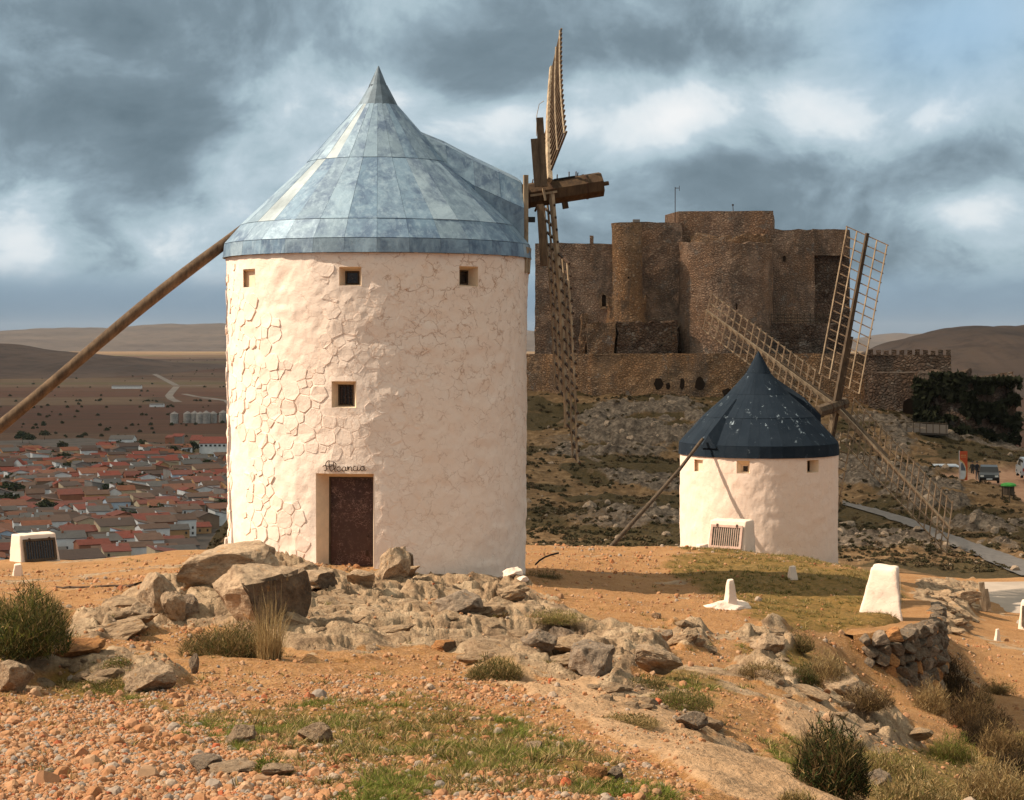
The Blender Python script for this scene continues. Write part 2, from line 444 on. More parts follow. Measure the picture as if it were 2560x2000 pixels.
def m_slate():
    m, g, b = new_mat('dark_painted_roof', 0.85, spec=0.12)
    p = g.pos(); r = g.rnd()
    n1 = g.noise(p, 1.5, 6, 0.65)
    tone = g.mix(r, (0.0075, 0.013, 0.021), (0.011, 0.018, 0.028))
    c = g.mix(g.mr(n1, 0.4, 0.7, 0, 0.5), tone, (0.020, 0.028, 0.039))
    fl = g.math('MULTIPLY', g.mr(g.noise(g.scale(p, (1, 1, 0.6)), 3.6, 8, 0.72), 0.60, 0.635), g.mr(g.noise(p, 0.9, 2, 0.5), 0.45, 0.60))
    c = g.mix(fl, c, (0.28, 0.33, 0.37))
    setc(g, b, c)
    g.t.links.new(g.bump(g.math('ADD', n1, g.math('MULTIPLY', g.noise(p, 8, 4), 0.3)), 0.4, 0.06), b.inputs['Normal'])
    return m

def m_wood(name, a, d, rough=0.85, sc=1.0):
    m, g, b = new_mat(name, rough, spec=0.2)
    p = g.pos(); r = g.rnd()
    n1 = g.noise(g.scale(p, (9, 9, 2.2)), sc, 6, 0.7, 0.3); n2 = g.noise(p, 3.0 * sc, 5, 0.65)
    c = g.ramp(n1, [(0.28, d), (0.55, a), (0.75, tuple(min(1, x * 1.35) for x in a))])
    c = g.mix(g.mr(n2, 0.45, 0.72, 0, 0.55), c, d)
    c = g.mix(g.math('MULTIPLY', r, 0.35), c, d)
    setc(g, b, c)
    g.t.links.new(g.bump(n1, 0.5, 0.02), b.inputs['Normal'])
    return m

def m_masonry(name, a, d, c3, scale=1.7):
    """rubble masonry too far off to build stone by stone"""
    m, g, b = new_mat(name, 0.95, spec=0.1)
    p = g.pos()
    pw = g.vm('ADD', g.scale(p, (1, 1, 1.35)), g.vm('MULTIPLY', g.n('ShaderNodeTexNoise', None, Vector=p, Scale=1.5, Detail=3.0).outputs['Color'], (0.5, 0.5, 0.5)))
    v = g.voro(pw, scale); v2 = g.voro(pw, scale, 'DISTANCE_TO_EDGE')
    vr = g.n('ShaderNodeSeparateColor', None, i0=v.outputs['Color']).outputs[0]
    n1 = g.noise(p, 0.16, 5, 0.6); n2 = g.noise(p, 2.4, 5, 0.7)
    c = g.mix(g.mr(vr, 0.0, 1.0), d, a)
    c = g.mix(g.mr(n1, 0.42, 0.62, 0, 0.75), c, c3)
    c = g.mix(g.mr(vr, 0.90, 0.97, 0, 0.32), c, (0.50, 0.40, 0.30))
    c = g.mix(g.mr(v2.outputs['Distance'], 0.0, 0.13, 0.55, 0.0), c, tuple(x * 0.45 for x in d))
    c = g.mix(g.mr(n2, 0.55, 0.75, 0, 0.5), c, tuple(x * 0.75 for x in d))
    c = g.mix(g.mr(g.noise(g.scale(p, (0.35, 0.35, 0.09)), 1.0, 5, 0.65), 0.47, 0.60, 0, 0.55), c, tuple(x * 0.52 for x in (0.36, 0.27, 0.21)))
    c = g.mix(g.mr(g.noise(g.vm('ADD', p, (40, 9, 3)), 0.22, 5, 0.7), 0.53, 0.60, 0, 0.45), c, tuple(min(1, x * 1.35) for x in a))
    c = g.mix(g.mr(g.noise(p, 0.5, 4, 0.7), 0.60, 0.66, 0, 0.7), c, (0.33, 0.26, 0.21))
    setc(g, b, c)
    h = g.math('ADD', g.mr(v2.outputs['Distance'], 0.0, 0.25), g.math('MULTIPLY', n2, 0.8))
    g.t.links.new(g.bump(h, 1.0, 0.22), b.inputs['Normal'])
    return m

def m_flat(name, c, rough=0.8, metal=0.0, var=0.25, sc=3.0, spec=0.3):
    m, g, b = new_mat(name, rough, metal, spec)
    p = g.pos(); n = g.noise(p, sc, 5, 0.65)
    cc = g.mix(g.mr(n, 0.35, 0.7), tuple(x * (1 - var) for x in c), tuple(min(1, x * (1 + var)) for x in c))
    setc(g, b, cc)
    return m

def m_vcol(name, rough=0.9, var=0.35, sc=6.0, trans=0.0):
    m, g, b = new_mat(name, rough, spec=0.15)
    at = g.attr('col').outputs['Color']; n = g.noise(g.pos(), sc, 4, 0.6)
    c = g.mix(g.mr(n, 0.35, 0.65, 0, var), at, g.vm('MULTIPLY', at, (0.45, 0.45, 0.45)))
    setc(g, b, c)
    if trans:
        tr = g.n('ShaderNodeBsdfTranslucent', None, Color=c)
        mx = g.n('ShaderNodeMixShader', None, i0=trans, i1=b.outputs[0], i2=tr.outputs[0])
        g.t.links.new(mx.outputs[0], g.t.nodes['Material Output'].inputs[0])
    return m

def m_pebble(name, c1, c2):
    m, g, b = new_mat(name, 0.9, spec=0.2)
    r = g.rnd(); n = g.noise(g.obj(), 2.5, 4, 0.6)
    c = g.mix(r, c1, c2); c = g.mix(g.mr(n, 0.4, 0.7, 0, 0.5), c, tuple(x * 0.6 for x in c1))
    setc(g, b, c)
    return m

def m_plain():
    """farmland on the plain: long fields of ploughed red earth, young corn and stubble"""
    m, g, b = new_mat('farmland', 0.95, spec=0.05)
    p = g.pos(); s = g.n('ShaderNodeSeparateXYZ', None, i0=p).outputs
    wv = g.noise(g.scale(p, (0.0006, 0.0006, 0)), 1.0, 3, 0.5)
    fp = g.n('ShaderNodeCombineXYZ', None, X=g.math('ADD', g.math('MULTIPLY', s[0], 0.0011), g.math('MULTIPLY', wv, 1.2)), Y=g.math('ADD', g.math('MULTIPLY', s[1], 0.0034), wv), Z=0.0).outputs[0]
    v = g.voro(fp, 1.0); vr = g.n('ShaderNodeSeparateColor', None, i0=v.outputs['Color']).outputs
    c = g.ramp(vr[0], [(0.0, (0.10, 0.050, 0.034)), (0.28, (0.155, 0.085, 0.058)), (0.5, (0.165, 0.122, 0.084)), (0.66, (0.21, 0.155, 0.105)), (0.78, (0.115, 0.130, 0.050)), (0.9, (0.24, 0.165, 0.10)), (1.0, (0.15, 0.12, 0.07))])
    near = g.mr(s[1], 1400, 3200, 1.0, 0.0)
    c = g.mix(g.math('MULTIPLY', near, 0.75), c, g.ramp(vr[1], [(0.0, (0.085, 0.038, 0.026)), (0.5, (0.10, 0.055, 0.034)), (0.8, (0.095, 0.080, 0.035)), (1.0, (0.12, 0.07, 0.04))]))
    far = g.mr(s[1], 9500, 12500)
    c = g.mix(g.math('MULTIPLY', far, 0.85), c, g.ramp(vr[1], [(0.0, (0.46, 0.30, 0.14)), (0.6, (0.52, 0.36, 0.20)), (1.0, (0.40, 0.36, 0.16))]))  # distant fields coloured brighter, a sunlit band painted in
    n = g.noise(g.scale(p, (0.01, 0.03, 0)), 1.0, 8, 0.75)
    c = g.mix(g.mr(n, 0.42, 0.62, 0, 0.55), c, (0.055, 0.042, 0.026))
    ed = g.voro(fp, 1.0, 'DISTANCE_TO_EDGE').outputs['Distance']
    c = g.mix(g.mr(ed, 0.0, 0.035, 0.6, 0.0), c, (0.05, 0.045, 0.025))
    c = g.vm('MULTIPLY', c, (0.78, 0.66, 0.60))
    setc(g, b, c)
    return m

def m_farhill(name, a, d, e):
    m, g, b = new_mat(name, 0.95, spec=0.05)
    p = g.pos(); n = g.noise(g.scale(p, (0.0016, 0.0016, 0.02)), 1.0, 7, 0.65); n2 = g.noise(g.scale(p, (0.012, 0.012, 0.03)), 1.0, 5, 0.7)
    c = g.ramp(n, [(0.3, a), (0.5, d), (0.7, e)])
    c = g.mix(g.mr(n2, 0.5, 0.65, 0, 0.55), c, tuple(x * 0.45 for x in a))
    setc(g, b, c)
    return m

M = {}
M['ground'] = m_ground(); M['hill'] = m_hill()
M['rock'] = m_rock(); M['rock2'] = m_rock('grey_rock', (0.30, 0.215, 0.15), (0.085, 0.058, 0.04))
M['broken'] = m_rock('shade_painted_rock_face', (0.15, 0.092, 0.055), (0.045, 0.028, 0.018))  # darker rock for faces turned from the sun, shade put into colour
M['ochre_rock'] = m_rock('ochre_rock', (0.42, 0.19, 0.07), (0.15, 0.06, 0.025))
M['white'] = m_whitewash(); M['white2'] = m_whitewash('whitewash_of_small_mill', 0.8, (0.80, 0.60, 0.48))
M['limewash'] = m_whitewash('limewash_blocks', 0.9, (0.76, 0.58, 0.46))
M['reveal'] = m_flat('cream_plaster', (0.80, 0.60, 0.42), 0.85, var=0.12)
M['zinc'] = m_zinc(); M['slate'] = m_slate()
M['zinc_pale'] = m_flat('bleached_sheet', (0.33, 0.37, 0.39), 0.55, 0.1, var=0.3, sc=1.6)
M['lead'] = m_flat('weathered_lead', (0.115, 0.150, 0.185), 0.6, 0.15, var=0.45, sc=2.5)
M['deck'] = m_flat('roof_underlay', (0.05, 0.06, 0.08), 0.9)
M['pole'] = m_wood('weathered_pole_wood', (0.175, 0.110, 0.064), (0.045, 0.026, 0.016))
M['sailwood'] = m_wood('sun_bleached_sail_wood', (0.44, 0.325, 0.215), (0.14, 0.088, 0.052))
M['rung'] = m_wood('dark_rung_wood', (0.085, 0.048, 0.03), (0.03, 0.018, 0.012))
M['rung2'] = m_wood('brown_rung_wood', (0.20, 0.13, 0.080), (0.07, 0.042, 0.026))
M['shaft'] = m_wood('shaft_wood', (0.12, 0.070, 0.036), (0.035, 0.02, 0.013))
M['stock'] = m_wood('stock_wood', (0.115, 0.078, 0.050), (0.035, 0.022, 0.014))
M['iron'] = m_flat('rusty_iron', (0.07, 0.035, 0.02), 0.7, 0.4)
M['black'] = m_flat('black_iron', (0.012, 0.010, 0.009), 0.6)
M['hole'] = m_flat('deep_shade', (0.030, 0.018, 0.012), 1.0, spec=0.0)
M['dark'] = m_flat('dark_window_pane', (0.018, 0.012, 0.010), 0.25, spec=0.5)
M['castle'] = m_masonry('castle_masonry', (0.54, 0.335, 0.225), (0.30, 0.185, 0.128), (0.50, 0.265, 0.145), 3.0)
M['castle2'] = m_masonry('outer_wall_masonry', (0.50, 0.285, 0.155), (0.27, 0.15, 0.082), (0.60, 0.30, 0.14), 3.0)
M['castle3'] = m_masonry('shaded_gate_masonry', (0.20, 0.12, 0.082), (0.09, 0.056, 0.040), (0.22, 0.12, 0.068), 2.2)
M['plain'] = m_plain()
M['blade'] = m_vcol('grass_blades', 0.8, 0.25, 8.0, 0.25)
M['leafm'] = m_vcol('far_foliage', 0.9, 0.3, 1.0, 0.1)

def m_door():
    m, g, b = new_mat('scratched_brown_door_paint', 0.55, spec=0.4)
    p = g.pos(); n = g.noise(p, 2.0, 4, 0.6)
    c = g.ramp(n, [(0.35, (0.050, 0.019, 0.012)), (0.65, (0.105, 0.036, 0.022))])
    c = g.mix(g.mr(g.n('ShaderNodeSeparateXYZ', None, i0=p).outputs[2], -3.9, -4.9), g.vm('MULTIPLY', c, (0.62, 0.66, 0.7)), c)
    wv = g.vm('ADD', g.scale(p, (1, 1, 1.6)), g.vm('MULTIPLY', g.n('ShaderNodeTexNoise', None, Vector=p, Scale=9.0, Detail=3.0).outputs['Color'], (0.22, 0.22, 0.22)))
    e = g.voro(wv, 11.0, 'DISTANCE_TO_EDGE').outputs['Distance']
    sc = g.math('MULTIPLY', g.mr(e, 0.0, 0.055, 1, 0), g.mr(g.noise(p, 5.5, 4, 0.6), 0.44, 0.54))
    c = g.mix(g.math('MULTIPLY', sc, 0.75), c, (0.42, 0.24, 0.18))
    c = g.mix(g.mr(g.noise(g.scale(p, (1, 1, 0.7)), 11.0, 7, 0.75), 0.57, 0.63, 0, 0.6), c, (0.30, 0.17, 0.14))
    c = g.mix(g.mr(g.noise(p, 1.6, 4, 0.6), 0.45, 0.62, 0, 0.7), c, (0.060, 0.026, 0.017))
    setc(g, b, c)
    return m
M['door'] = m_door()
# ------------------------------------------------------------------ terrain: one surface through surveyed spots
# spots: bearing column -> [(row where the spot is seen, distance)]; rows grow downward from the horizon row
SPOTS = {
 -700: [(1800, 6), (1500, 12), (1390, 17), (1300, 30), (1250, 46), (1225, 66), (1235, 78), (1330, 96), (1800, 160), (2050, 270), (1760, 375)],
 0: [(1740, 6.5), (1500, 12), (1395, 17), (1300, 30), (1250, 47), (1210, 69), (1196, 77), (1330, 96), (1800, 160), (2050, 250), (1760, 370)],
 250: [(1740, 6.5), (1500, 12), (1398, 17.5), (1302, 28), (1240, 46), (1200, 68), (1189, 77), (1330, 95), (1750, 150), (1980, 240), (1740, 370)],
 440: [(1740, 6.5), (1500, 12), (1400, 17.5), (1300, 26), (1218, 38), (1185, 58), (1173, 74), (1230, 90), (1190, 150), (1165, 220), (1190, 300), (1700, 400)],
 600: [(1740, 6.5), (1500, 12), (1400, 17.5), (1290, 26), (1208, 36), (1192, 46), (1180, 60), (1240, 85), (1150, 150), (1080, 220), (1080, 300), (1700, 420)],
 800: [(1740, 6.5), (1505, 12), (1405, 17.5), (1300, 26), (1213, 36.3), (1197, 44), (1178, 60), (1230, 82), (1150, 125), (1010, 170), (900, 210), (860, 260), (1000, 330), (1600, 450)],
 1125: [(1745, 6.5), (1560, 10.5), (1440, 16), (1350, 24), (1270, 34), (1212, 42.5), (1166, 57), (1200, 76), (1160, 110), (1030, 155), (920, 196), (842, 224), (830, 262), (1000, 340), (1600, 450)],
 1450: [(1750, 6.8), (1590, 10.2), (1490, 15), (1405, 21.5), (1335, 29), (1262, 39), (1205, 46.5), (1170, 60), (1230, 76), (1170, 108), (1040, 155), (920, 196), (848, 222), (838, 262), (1000, 340), (1600, 450)],
 1560: [(1750, 7.2), (1610, 10.8), (1510, 15.5), (1420, 22), (1335, 29.5), (1262, 38), (1206, 45.2), (1178, 63), (1215, 80), (1170, 108), (1040, 155), (920, 196), (850, 222), (838, 262), (1000, 340), (1600, 450)],
 1690: [(1760, 7.6), (1630, 11.5), (1530, 16.5), (1440, 23.5), (1352, 30), (1262, 38.3), (1212, 45.5), (1188, 65), (1225, 80), (1180, 105), (1050, 155), (925, 196), (855, 222), (840, 262), (1000, 340), (1600, 450)],
 1780: [(1770, 8), (1650, 12.2), (1560, 17), (1485, 23.5), (1400, 29.5), (1325, 33.5), (1262, 38.8), (1218, 45.6), (1202, 66), (1240, 80), (1190, 103), (1060, 150), (930, 192), (862, 220), (845, 262), (1000, 340), (1600, 450)],
 1870: [(1790, 8.5), (1675, 12.8), (1590, 18), (1520, 25), (1490, 29.6), (1470, 31.5), (1352, 32.8), (1318, 35.6), (1250, 40.8), (1232, 47), (1262, 64), (1235, 82), (1200, 100), (1075, 145), (985, 172), (900, 200), (868, 220), (850, 262), (1000, 340), (1600, 450)],
 1940: [(1800, 9), (1700, 13), (1620, 18.5), (1545, 26), (1495, 30.4), (1452, 32.8), (1345, 34), (1318, 36.6), (1290, 41), (1285, 50), (1262, 66), (1240, 80), (1205, 98), (1085, 142), (1000, 168), (930, 192), (878, 212), (860, 262), (1000, 340), (1600, 450)],
 2000: [(1810, 9.2), (1715, 13.2), (1650, 18), (1590, 25), (1530, 34), (1470, 40), (1400, 46), (1355, 56), (1305, 66), (1262, 78), (1222, 95), (1110, 135), (1040, 155), (1012, 166), (945, 190), (905, 205), (895, 225), (1010, 300), (1600, 420)],
 2080: [(1820, 9.4), (1730, 13.5), (1670, 18), (1610, 25), (1545, 33), (1490, 40), (1420, 49), (1370, 58), (1335, 67), (1262, 83), (1228, 95), (1130, 130), (1055, 152), (1028, 164), (995, 175), (935, 195), (935, 225), (1060, 300), (1600, 410)],
 2184: [(1830, 9.6), (1745, 13.5), (1690, 18), (1625, 26), (1560, 34), (1500, 41), (1425, 50), (1372, 60), (1342, 70), (1245, 86), (1222, 97), (1140, 125), (1070, 147), (1035, 163), (1010, 173), (970, 190), (975, 225), (1120, 300), (1600, 400)],
 2500: [(1860, 9.8), (1790, 14), (1740, 19), (1680, 27), (1600, 36), (1520, 43), (1440, 51), (1380, 61), (1345, 71), (1245, 87), (1235, 97), (1180, 120), (1100, 145), (1060, 165), (1040, 190), (1060, 225), (1250, 300), (1650, 390)],
 2950: [(1900, 10), (1840, 15), (1800, 20), (1730, 28), (1650, 37), (1560, 44), (1470, 52), (1400, 62), (1350, 74), (1260, 90), (1250, 102), (1230, 125), (1160, 150), (1120, 180), (1150, 225), (1400, 300), (1650, 390)],
}
_cp = []
for xd, lst in SPOTS.items():
    for (yd, Y) in lst:
        _cp.append((xd, yd, Y))
    _cp.append((xd, lst[0][0] + 600, lst[0][1] * 0.55))
    for Y in (520, 700):
        _cp.append((xd, HY + 100.0 / Y * F, Y))
_cp = np.array(_cp, np.float64)
def _uv(xd, Y):
    return np.stack([np.asarray(xd, float) / 260.0, np.log(np.asarray(Y, float)) * 5.2], -1)
_cu = _uv(_cp[:, 0], _cp[:, 2])
_d = np.sqrt(((_cu[:, None] - _cu[None]) ** 2).sum(-1) + 0.10)
_w = np.linalg.solve(_d + np.eye(len(_d)) * -0.02, _cp[:, 1] - 1200.0)
def rows(xd, Y):
    xd, Y = np.broadcast_arrays(np.asarray(xd, float), np.asarray(Y, float))
    sh = xd.shape; u = _uv(xd.ravel(), Y.ravel()); outv = np.empty(len(u))
    for i in range(0, len(u), 40000):
        q = u[i:i + 40000]
        d2 = (q ** 2).sum(1)[:, None] + (_cu ** 2).sum(1)[None] - 2 * q @ _cu.T
        outv[i:i + 40000] = np.sqrt(np.maximum(d2, 0) + 0.10) @ _w
    return (outv + 1200.0).reshape(sh)

def in_poly(x, y, poly):
    """signed distance to the outline, positive inside, y counted double"""
    x = np.asarray(x, float); y = np.asarray(y, float) * 2.0
    inside = np.zeros(x.shape, bool); dist = np.full(x.shape, 1e9)
    n = len(poly)
    for i in range(n):
        x1, y1 = poly[i]; x2, y2 = poly[(i + 1) % n]; y1 *= 2.0; y2 *= 2.0
        if y1 != y2:
            c = ((y1 > y) != (y2 > y)) & (x < (x2 - x1) * (y - y1) / (y2 - y1) + x1)
            inside ^= c
        t = np.clip(((x - x1) * (x2 - x1) + (y - y1) * (y2 - y1)) / ((x2 - x1) ** 2 + (y2 - y1) ** 2), 0, 1)
        dist = np.minimum(dist, np.hypot(x - x1 - t * (x2 - x1), y - y1 - t * (y2 - y1)))
    return np.where(inside, dist, -dist)

# outlines of cover on the near ridge (bearing column, row of the smooth surface)
ROCKS = [
 [(395, 1262), (430, 1215), (500, 1186), (600, 1196), (700, 1216), (800, 1217), (900, 1180), (1010, 1200), (1110, 1246), (1250, 1335), (1420, 1410), (1300, 1462), (1130, 1440), (960, 1392), (830, 1392), (660, 1408), (560, 1372), (400, 1345)],
 [(110, 1372), (250, 1290), (340, 1246), (400, 1262), (400, 1330), (300, 1350), (200, 1382)],
 [(1100, 1440), (1310, 1455), (1460, 1490), (1560, 1570), (1700, 1640), (1560, 1590), (1400, 1530), (1250, 1480)],
 [(1180, 1330), (1330, 1350), (1440, 1410), (1400, 1440), (1300, 1400), (1200, 1370)],
 [(1560, 1432), (1650, 1412), (1780, 1450), (1900, 1520), (1980, 1590), (1900, 1590), (1780, 1530), (1640, 1480)],
 [(0, 1400), (120, 1392), (330, 1440), (400, 1460), (330, 1480), (160, 1462), (0, 1480)],
 [(1560, 1350), (1640, 1340), (1720, 1380), (1660, 1420), (1600, 1390)],
 [(1430, 1330), (1500, 1345), (1520, 1390), (1460, 1385)],
 [(1948, 1252), (2010, 1238), (2085, 1248), (2084, 1300), (2060, 1345), (2000, 1350), (1955, 1305)],
]
SLABS = [[(1120, 1455), (1300, 1478), (1430, 1540), (1560, 1590), (1700, 1640), (1900, 1740), (1800, 1790), (1560, 1690), (1380, 1600), (1240, 1560), (1130, 1510)],
         [(1640, 1500), (1760, 1520), (1860, 1580), (1800, 1600), (1680, 1560)],
         [(1040, 1385), (1150, 1440), (1120, 1470), (980, 1440)]]
TURF = [
 [(1470, 1166), (1700, 1178), (1900, 1220), (1960, 1300), (1900, 1345), (1700, 1350), (1560, 1300), (1480, 1250), (1400, 1200)],
 [(1620, 1560), (1760, 1560), (1900, 1600), (2184, 1560), (2500, 1600), (2500, 1900), (1900, 1800), (1700, 1680)],
 [(350, 1520), (620, 1500), (900, 1500), (1150, 1560), (1350, 1640), (1500, 1760), (800, 1800), (520, 1640)],
 [(60, 1440), (250, 1420), (380, 1440), (360, 1500), (150, 1500)],
 [(1100, 1325), (1200, 1335), (1290, 1375), (1220, 1375)],
 [(985, 1372), (1060, 1380), (1130, 1450), (1040, 1440)],
 [(1380, 1430), (1480, 1440), (1560, 1500), (1460, 1490)],
 [(560, 1215), (660, 1215), (680, 1260), (600, 1265)],
 [(1560, 1390), (1700, 1370), (1800, 1420), (1790, 1480), (1640, 1440)],
]
GRAVEL = [(-900, 1495), (0, 1490), (300, 1500), (520, 1540), (640, 1640), (760, 1900), (-900, 1900)]

def near_fields(xd, Y):
    """height and cover of the near ridge at bearing xd, distance Y"""
    xd, Y = np.broadcast_arrays(np.asarray(xd, float), np.asarray(Y, float))
    r0 = rows(xd, Y); X = (xd - CX) / F * Y; z = -(r0 - HY) / F * Y
    jx = xd + (fbm(X * 1.1, Y * 1.1, 4, 3) - 0.5) * 900 / np.maximum(Y, 8) ; jy = r0 + (fbm(X * 0.9, Y * 0.9, 4, 9) - 0.5) * 55
    rk = np.zeros(xd.shape)
    for p in ROCKS: rk = np.maximum(rk, sstep(in_poly(jx, jy, p), -14, 22))
    sl = np.zeros(xd.shape)
    for p in SLABS: sl = np.maximum(sl, sstep(in_poly(jx, jy, p), -16, 16))
    tf = np.zeros(xd.shape)
    for p in TURF: tf = np.maximum(tf, sstep(in_poly(jx, jy, p), -30, 40))
    patch = fbm(X * 0.55 + 3, Y * 0.55, 4, 40)
    bare = sstep(patch, 0.60, 0.70) * (Y > 14) * (Y < 90) * 0.6
    # relief
    fine = sstep(60 - Y, -30, 20)
    z = z + (fbm(X * 0.35, Y * 0.35, 3, 5) - 0.5) * 0.22 * sstep(Y, 5, 12)
    z = z + (fbm(X * 3.2, Y * 3.2, 5, 6) - 0.5) * 0.085 * fine
    ca, sa_ = math.cos(R(-24)), math.sin(R(-24))          # beds run away to the right
    a = X * ca - Y * sa_; c = X * sa_ + Y * ca
    wx = (fbm(X * 0.8, Y * 0.8, 3, 21) - 0.5) * 1.6
    bed = fbm(a * 0.30 + wx, c * 0.95 + wx, 5, 22, 0.42, True)
    blocks = fbm(a * 0.5 + wx * 0.6, c * 0.95, 4, 33, 0.42)
    q = blocks * 6.0; led = (np.floor(q) + sstep(q - np.floor(q), 0.55, 0.95) * 0.7 + (q - np.floor(q)) * 0.3) / 6.0
    pit = fbm(X * 5.5, Y * 5.5, 4, 50, 0.6)
    amp = np.clip(Y / 26.0, 0.45, 1.1)
    crev = sstep(fbm(a * 1.1 + wx, c * 2.2 + wx * 0.5, 4, 35, 0.5, True), 0.74, 0.90)
    z = z + rk * amp * ((bed - 0.55) * 0.36 + (led - 0.5) * 0.66 + 0.12 - sstep(pit, 0.58, 0.78) * 0.08 + (pit - 0.5) * 0.06 - crev * 0.16)
    z = z + sl * (0.03 + (bed - 0.5) * 0.10)
    z = z + bare * ((led - 0.5) * 0.20)
    # hollow with a dark undercut
    d = in_poly(jx, jy, [(1130, 1352), (1190, 1362), (1250, 1385), (1310, 1446), (1250, 1452), (1180, 1430), (1135, 1385)])
    z = z - sstep(d, -6, 26) * 0.62
    d = in_poly(jx, jy, [(930, 1282), (1035, 1290), (1050, 1312), (960, 1312)])
    z = z - sstep(d, -6, 18) * 0.30
    # ground kept level where the mills and blocks stand
    cover = np.stack([np.clip(rk + bare, 0, 1), tf * np.clip(1 - rk * 0.85, 0, 1), sl], -1)
    return X, z, cover, r0

def fan(name, xs, Ys, fn, mat):
    XD, YY = np.meshgrid(xs, Ys)
    X, Z, cov, _ = fn(XD, YY)
    co = np.stack([X, YY, Z], -1).reshape(-1, 3)
    nu, nv = len(xs), len(Ys)
    i = np.arange(nu * nv).reshape(nv, nu)
    f = np.stack([i[:-1, :-1], i[:-1, 1:], i[1:, 1:], i[1:, :-1]], -1).reshape(-1, 4)
    me = mesh_np(name, co, f, True, cov.reshape(-1, 3))
    o = link(name, me, mat)
    o['kind'] = 'structure'
    return o

def span(lo, hi, a, b, n_in, n_out):
    """dense between a and b, looser outside"""
    return np.concatenate([np.linspace(lo, a, n_out, endpoint=False), np.linspace(a, b, n_in, endpoint=False), np.linspace(b, hi, n_out)])

NXS = span(-650, 2900, -30, 2215, 800, 90)
NYS = np.concatenate([np.exp(np.linspace(math.log(3.2), math.log(6.3), 20, endpoint=False)),
                      np.exp(np.linspace(math.log(6.3), math.log(30), 400, endpoint=False)),
                      np.exp(np.linspace(math.log(30), math.log(92), 230))])
fan('ground', NXS, NYS, near_fields, M['ground'])

PATHS = [[(1795, 1070), (1860, 1084), (1940, 1104), (2020, 1138), (2100, 1166), (2300, 1225), (2300, 1262), (2140, 1212), (2060, 1180), (1990, 1146), (1900, 1112), (1800, 1082)]]
YARD = [[(2086, 1240), (2400, 1236), (2400, 1352), (2160, 1346), (2120, 1310), (2092, 1290)]]
PARK = [[(2000, 1012), (2100, 1006), (2190, 1004), (2400, 1004), (2400, 1090), (2184, 1075), (2150, 1050), (2060, 1030)]]
HROCK = [[(1150, 950), (1200, 905), (1300, 860), (1450, 850), (1560, 880), (1500, 960), (1380, 985), (1250, 1000), (1160, 990)],
         [(1780, 960), (1860, 960), (1990, 1000), (2100, 1060), (2184, 1130), (2184, 1190), (2080, 1150), (1960, 1095), (1830, 1060), (1785, 1030)],
         [(1830, 860), (1920, 870), (1960, 960), (1880, 960)],
         [(1900, 1140), (2040, 1160), (2080, 1215), (1960, 1230), (1850, 1200)]]
HEARTH = [[(2000, 1245), (2060, 1240), (2080, 1290), (2030, 1330), (1960, 1320), (1950, 1260)]]
def far_fields(xd, Y):
    xd, Y = np.broadcast_arrays(np.asarray(xd, float), np.asarray(Y, float))
    r0 = rows(xd, Y); X = (xd - CX) / F * Y; z = -(r0 - HY) / F * Y
    jx = xd + (fbm(X * 0.2, Y * 0.2, 4, 3) - 0.5) * 70; jy = r0 + (fbm(X * 0.2, Y * 0.2, 4, 9) - 0.5) * 45
    near = sstep(Y, 93, 100)
    pk = np.zeros(xd.shape); yd_ = np.zeros(xd.shape)
    for p in PARK: pk = np.maximum(pk, sstep(in_poly(xd, r0, p), -6, 8))
    for p in YARD: yd_ = np.maximum(yd_, sstep(in_poly(xd, r0, p), -6, 8))
    fp_ = np.zeros(xd.shape)
    for p in PATHS: fp_ = np.maximum(fp_, sstep(in_poly(xd, r0, p), -12, 6))
    flat = np.clip(pk + yd_ + fp_, 0, 1)
    rk = np.zeros(xd.shape)
    for p in HROCK: rk = np.maximum(rk, sstep(in_poly(jx, jy, p), -30, 50))
    rk = np.maximum(rk * sstep(fbm(X * .18, Y * .18, 3, 14), 0.30, 0.5), sstep(fbm(X * .07, Y * .07, 4, 12), 0.57, 0.66) * sstep(X, -8, 14) * 0.8) * (1 - flat) * sstep(Y, 96, 118)
    tf = sstep(fbm(X * .10 + 9, Y * .10, 4, 13), 0.40, 0.58) * (1 - rk)
    er = np.zeros(xd.shape)
    for p in HEARTH: er = np.maximum(er, sstep(in_poly(jx, jy, p), -10, 20))
    ca, sa_ = math.cos(R(28)), math.sin(R(28))
    a = X * ca - Y * sa_; c = X * sa_ + Y * ca
    wx = (fbm(X * 0.12, Y * 0.12, 3, 21) - 0.5) * 1.5
    bed = fbm(a * 0.10 + wx, c * 0.42 + wx, 5, 22, 0.6, True)
    blk = fbm(a * 0.35, c * 0.7, 4, 23, 0.6, True)
    z = z + near * (1 - flat) * ((fbm(X * 0.06, Y * 0.06, 4, 5) - 0.5) * 2.2 * sstep(Y, 100, 150) + (fbm(X * 0.5, Y * 0.5, 5, 6) - 0.5) * 0.8)
    z = z + near * rk * ((bed - 0.55) * 1.7 + (blk - 0.5) * 1.0 + 0.3)
    cover = np.stack([rk, tf, np.clip(pk + er * 0.8, 0, 1)], -1)
    return X, z, cover, r0
FYS = np.concatenate([np.exp(np.linspace(math.log(92), math.log(270), 300, endpoint=False)), np.exp(np.linspace(math.log(270), math.log(680), 60))])
FXS = span(-650, 2900, 1060, 2215, 560, 110)
fan('hillside', FXS, FYS, far_fields, M['hill'])

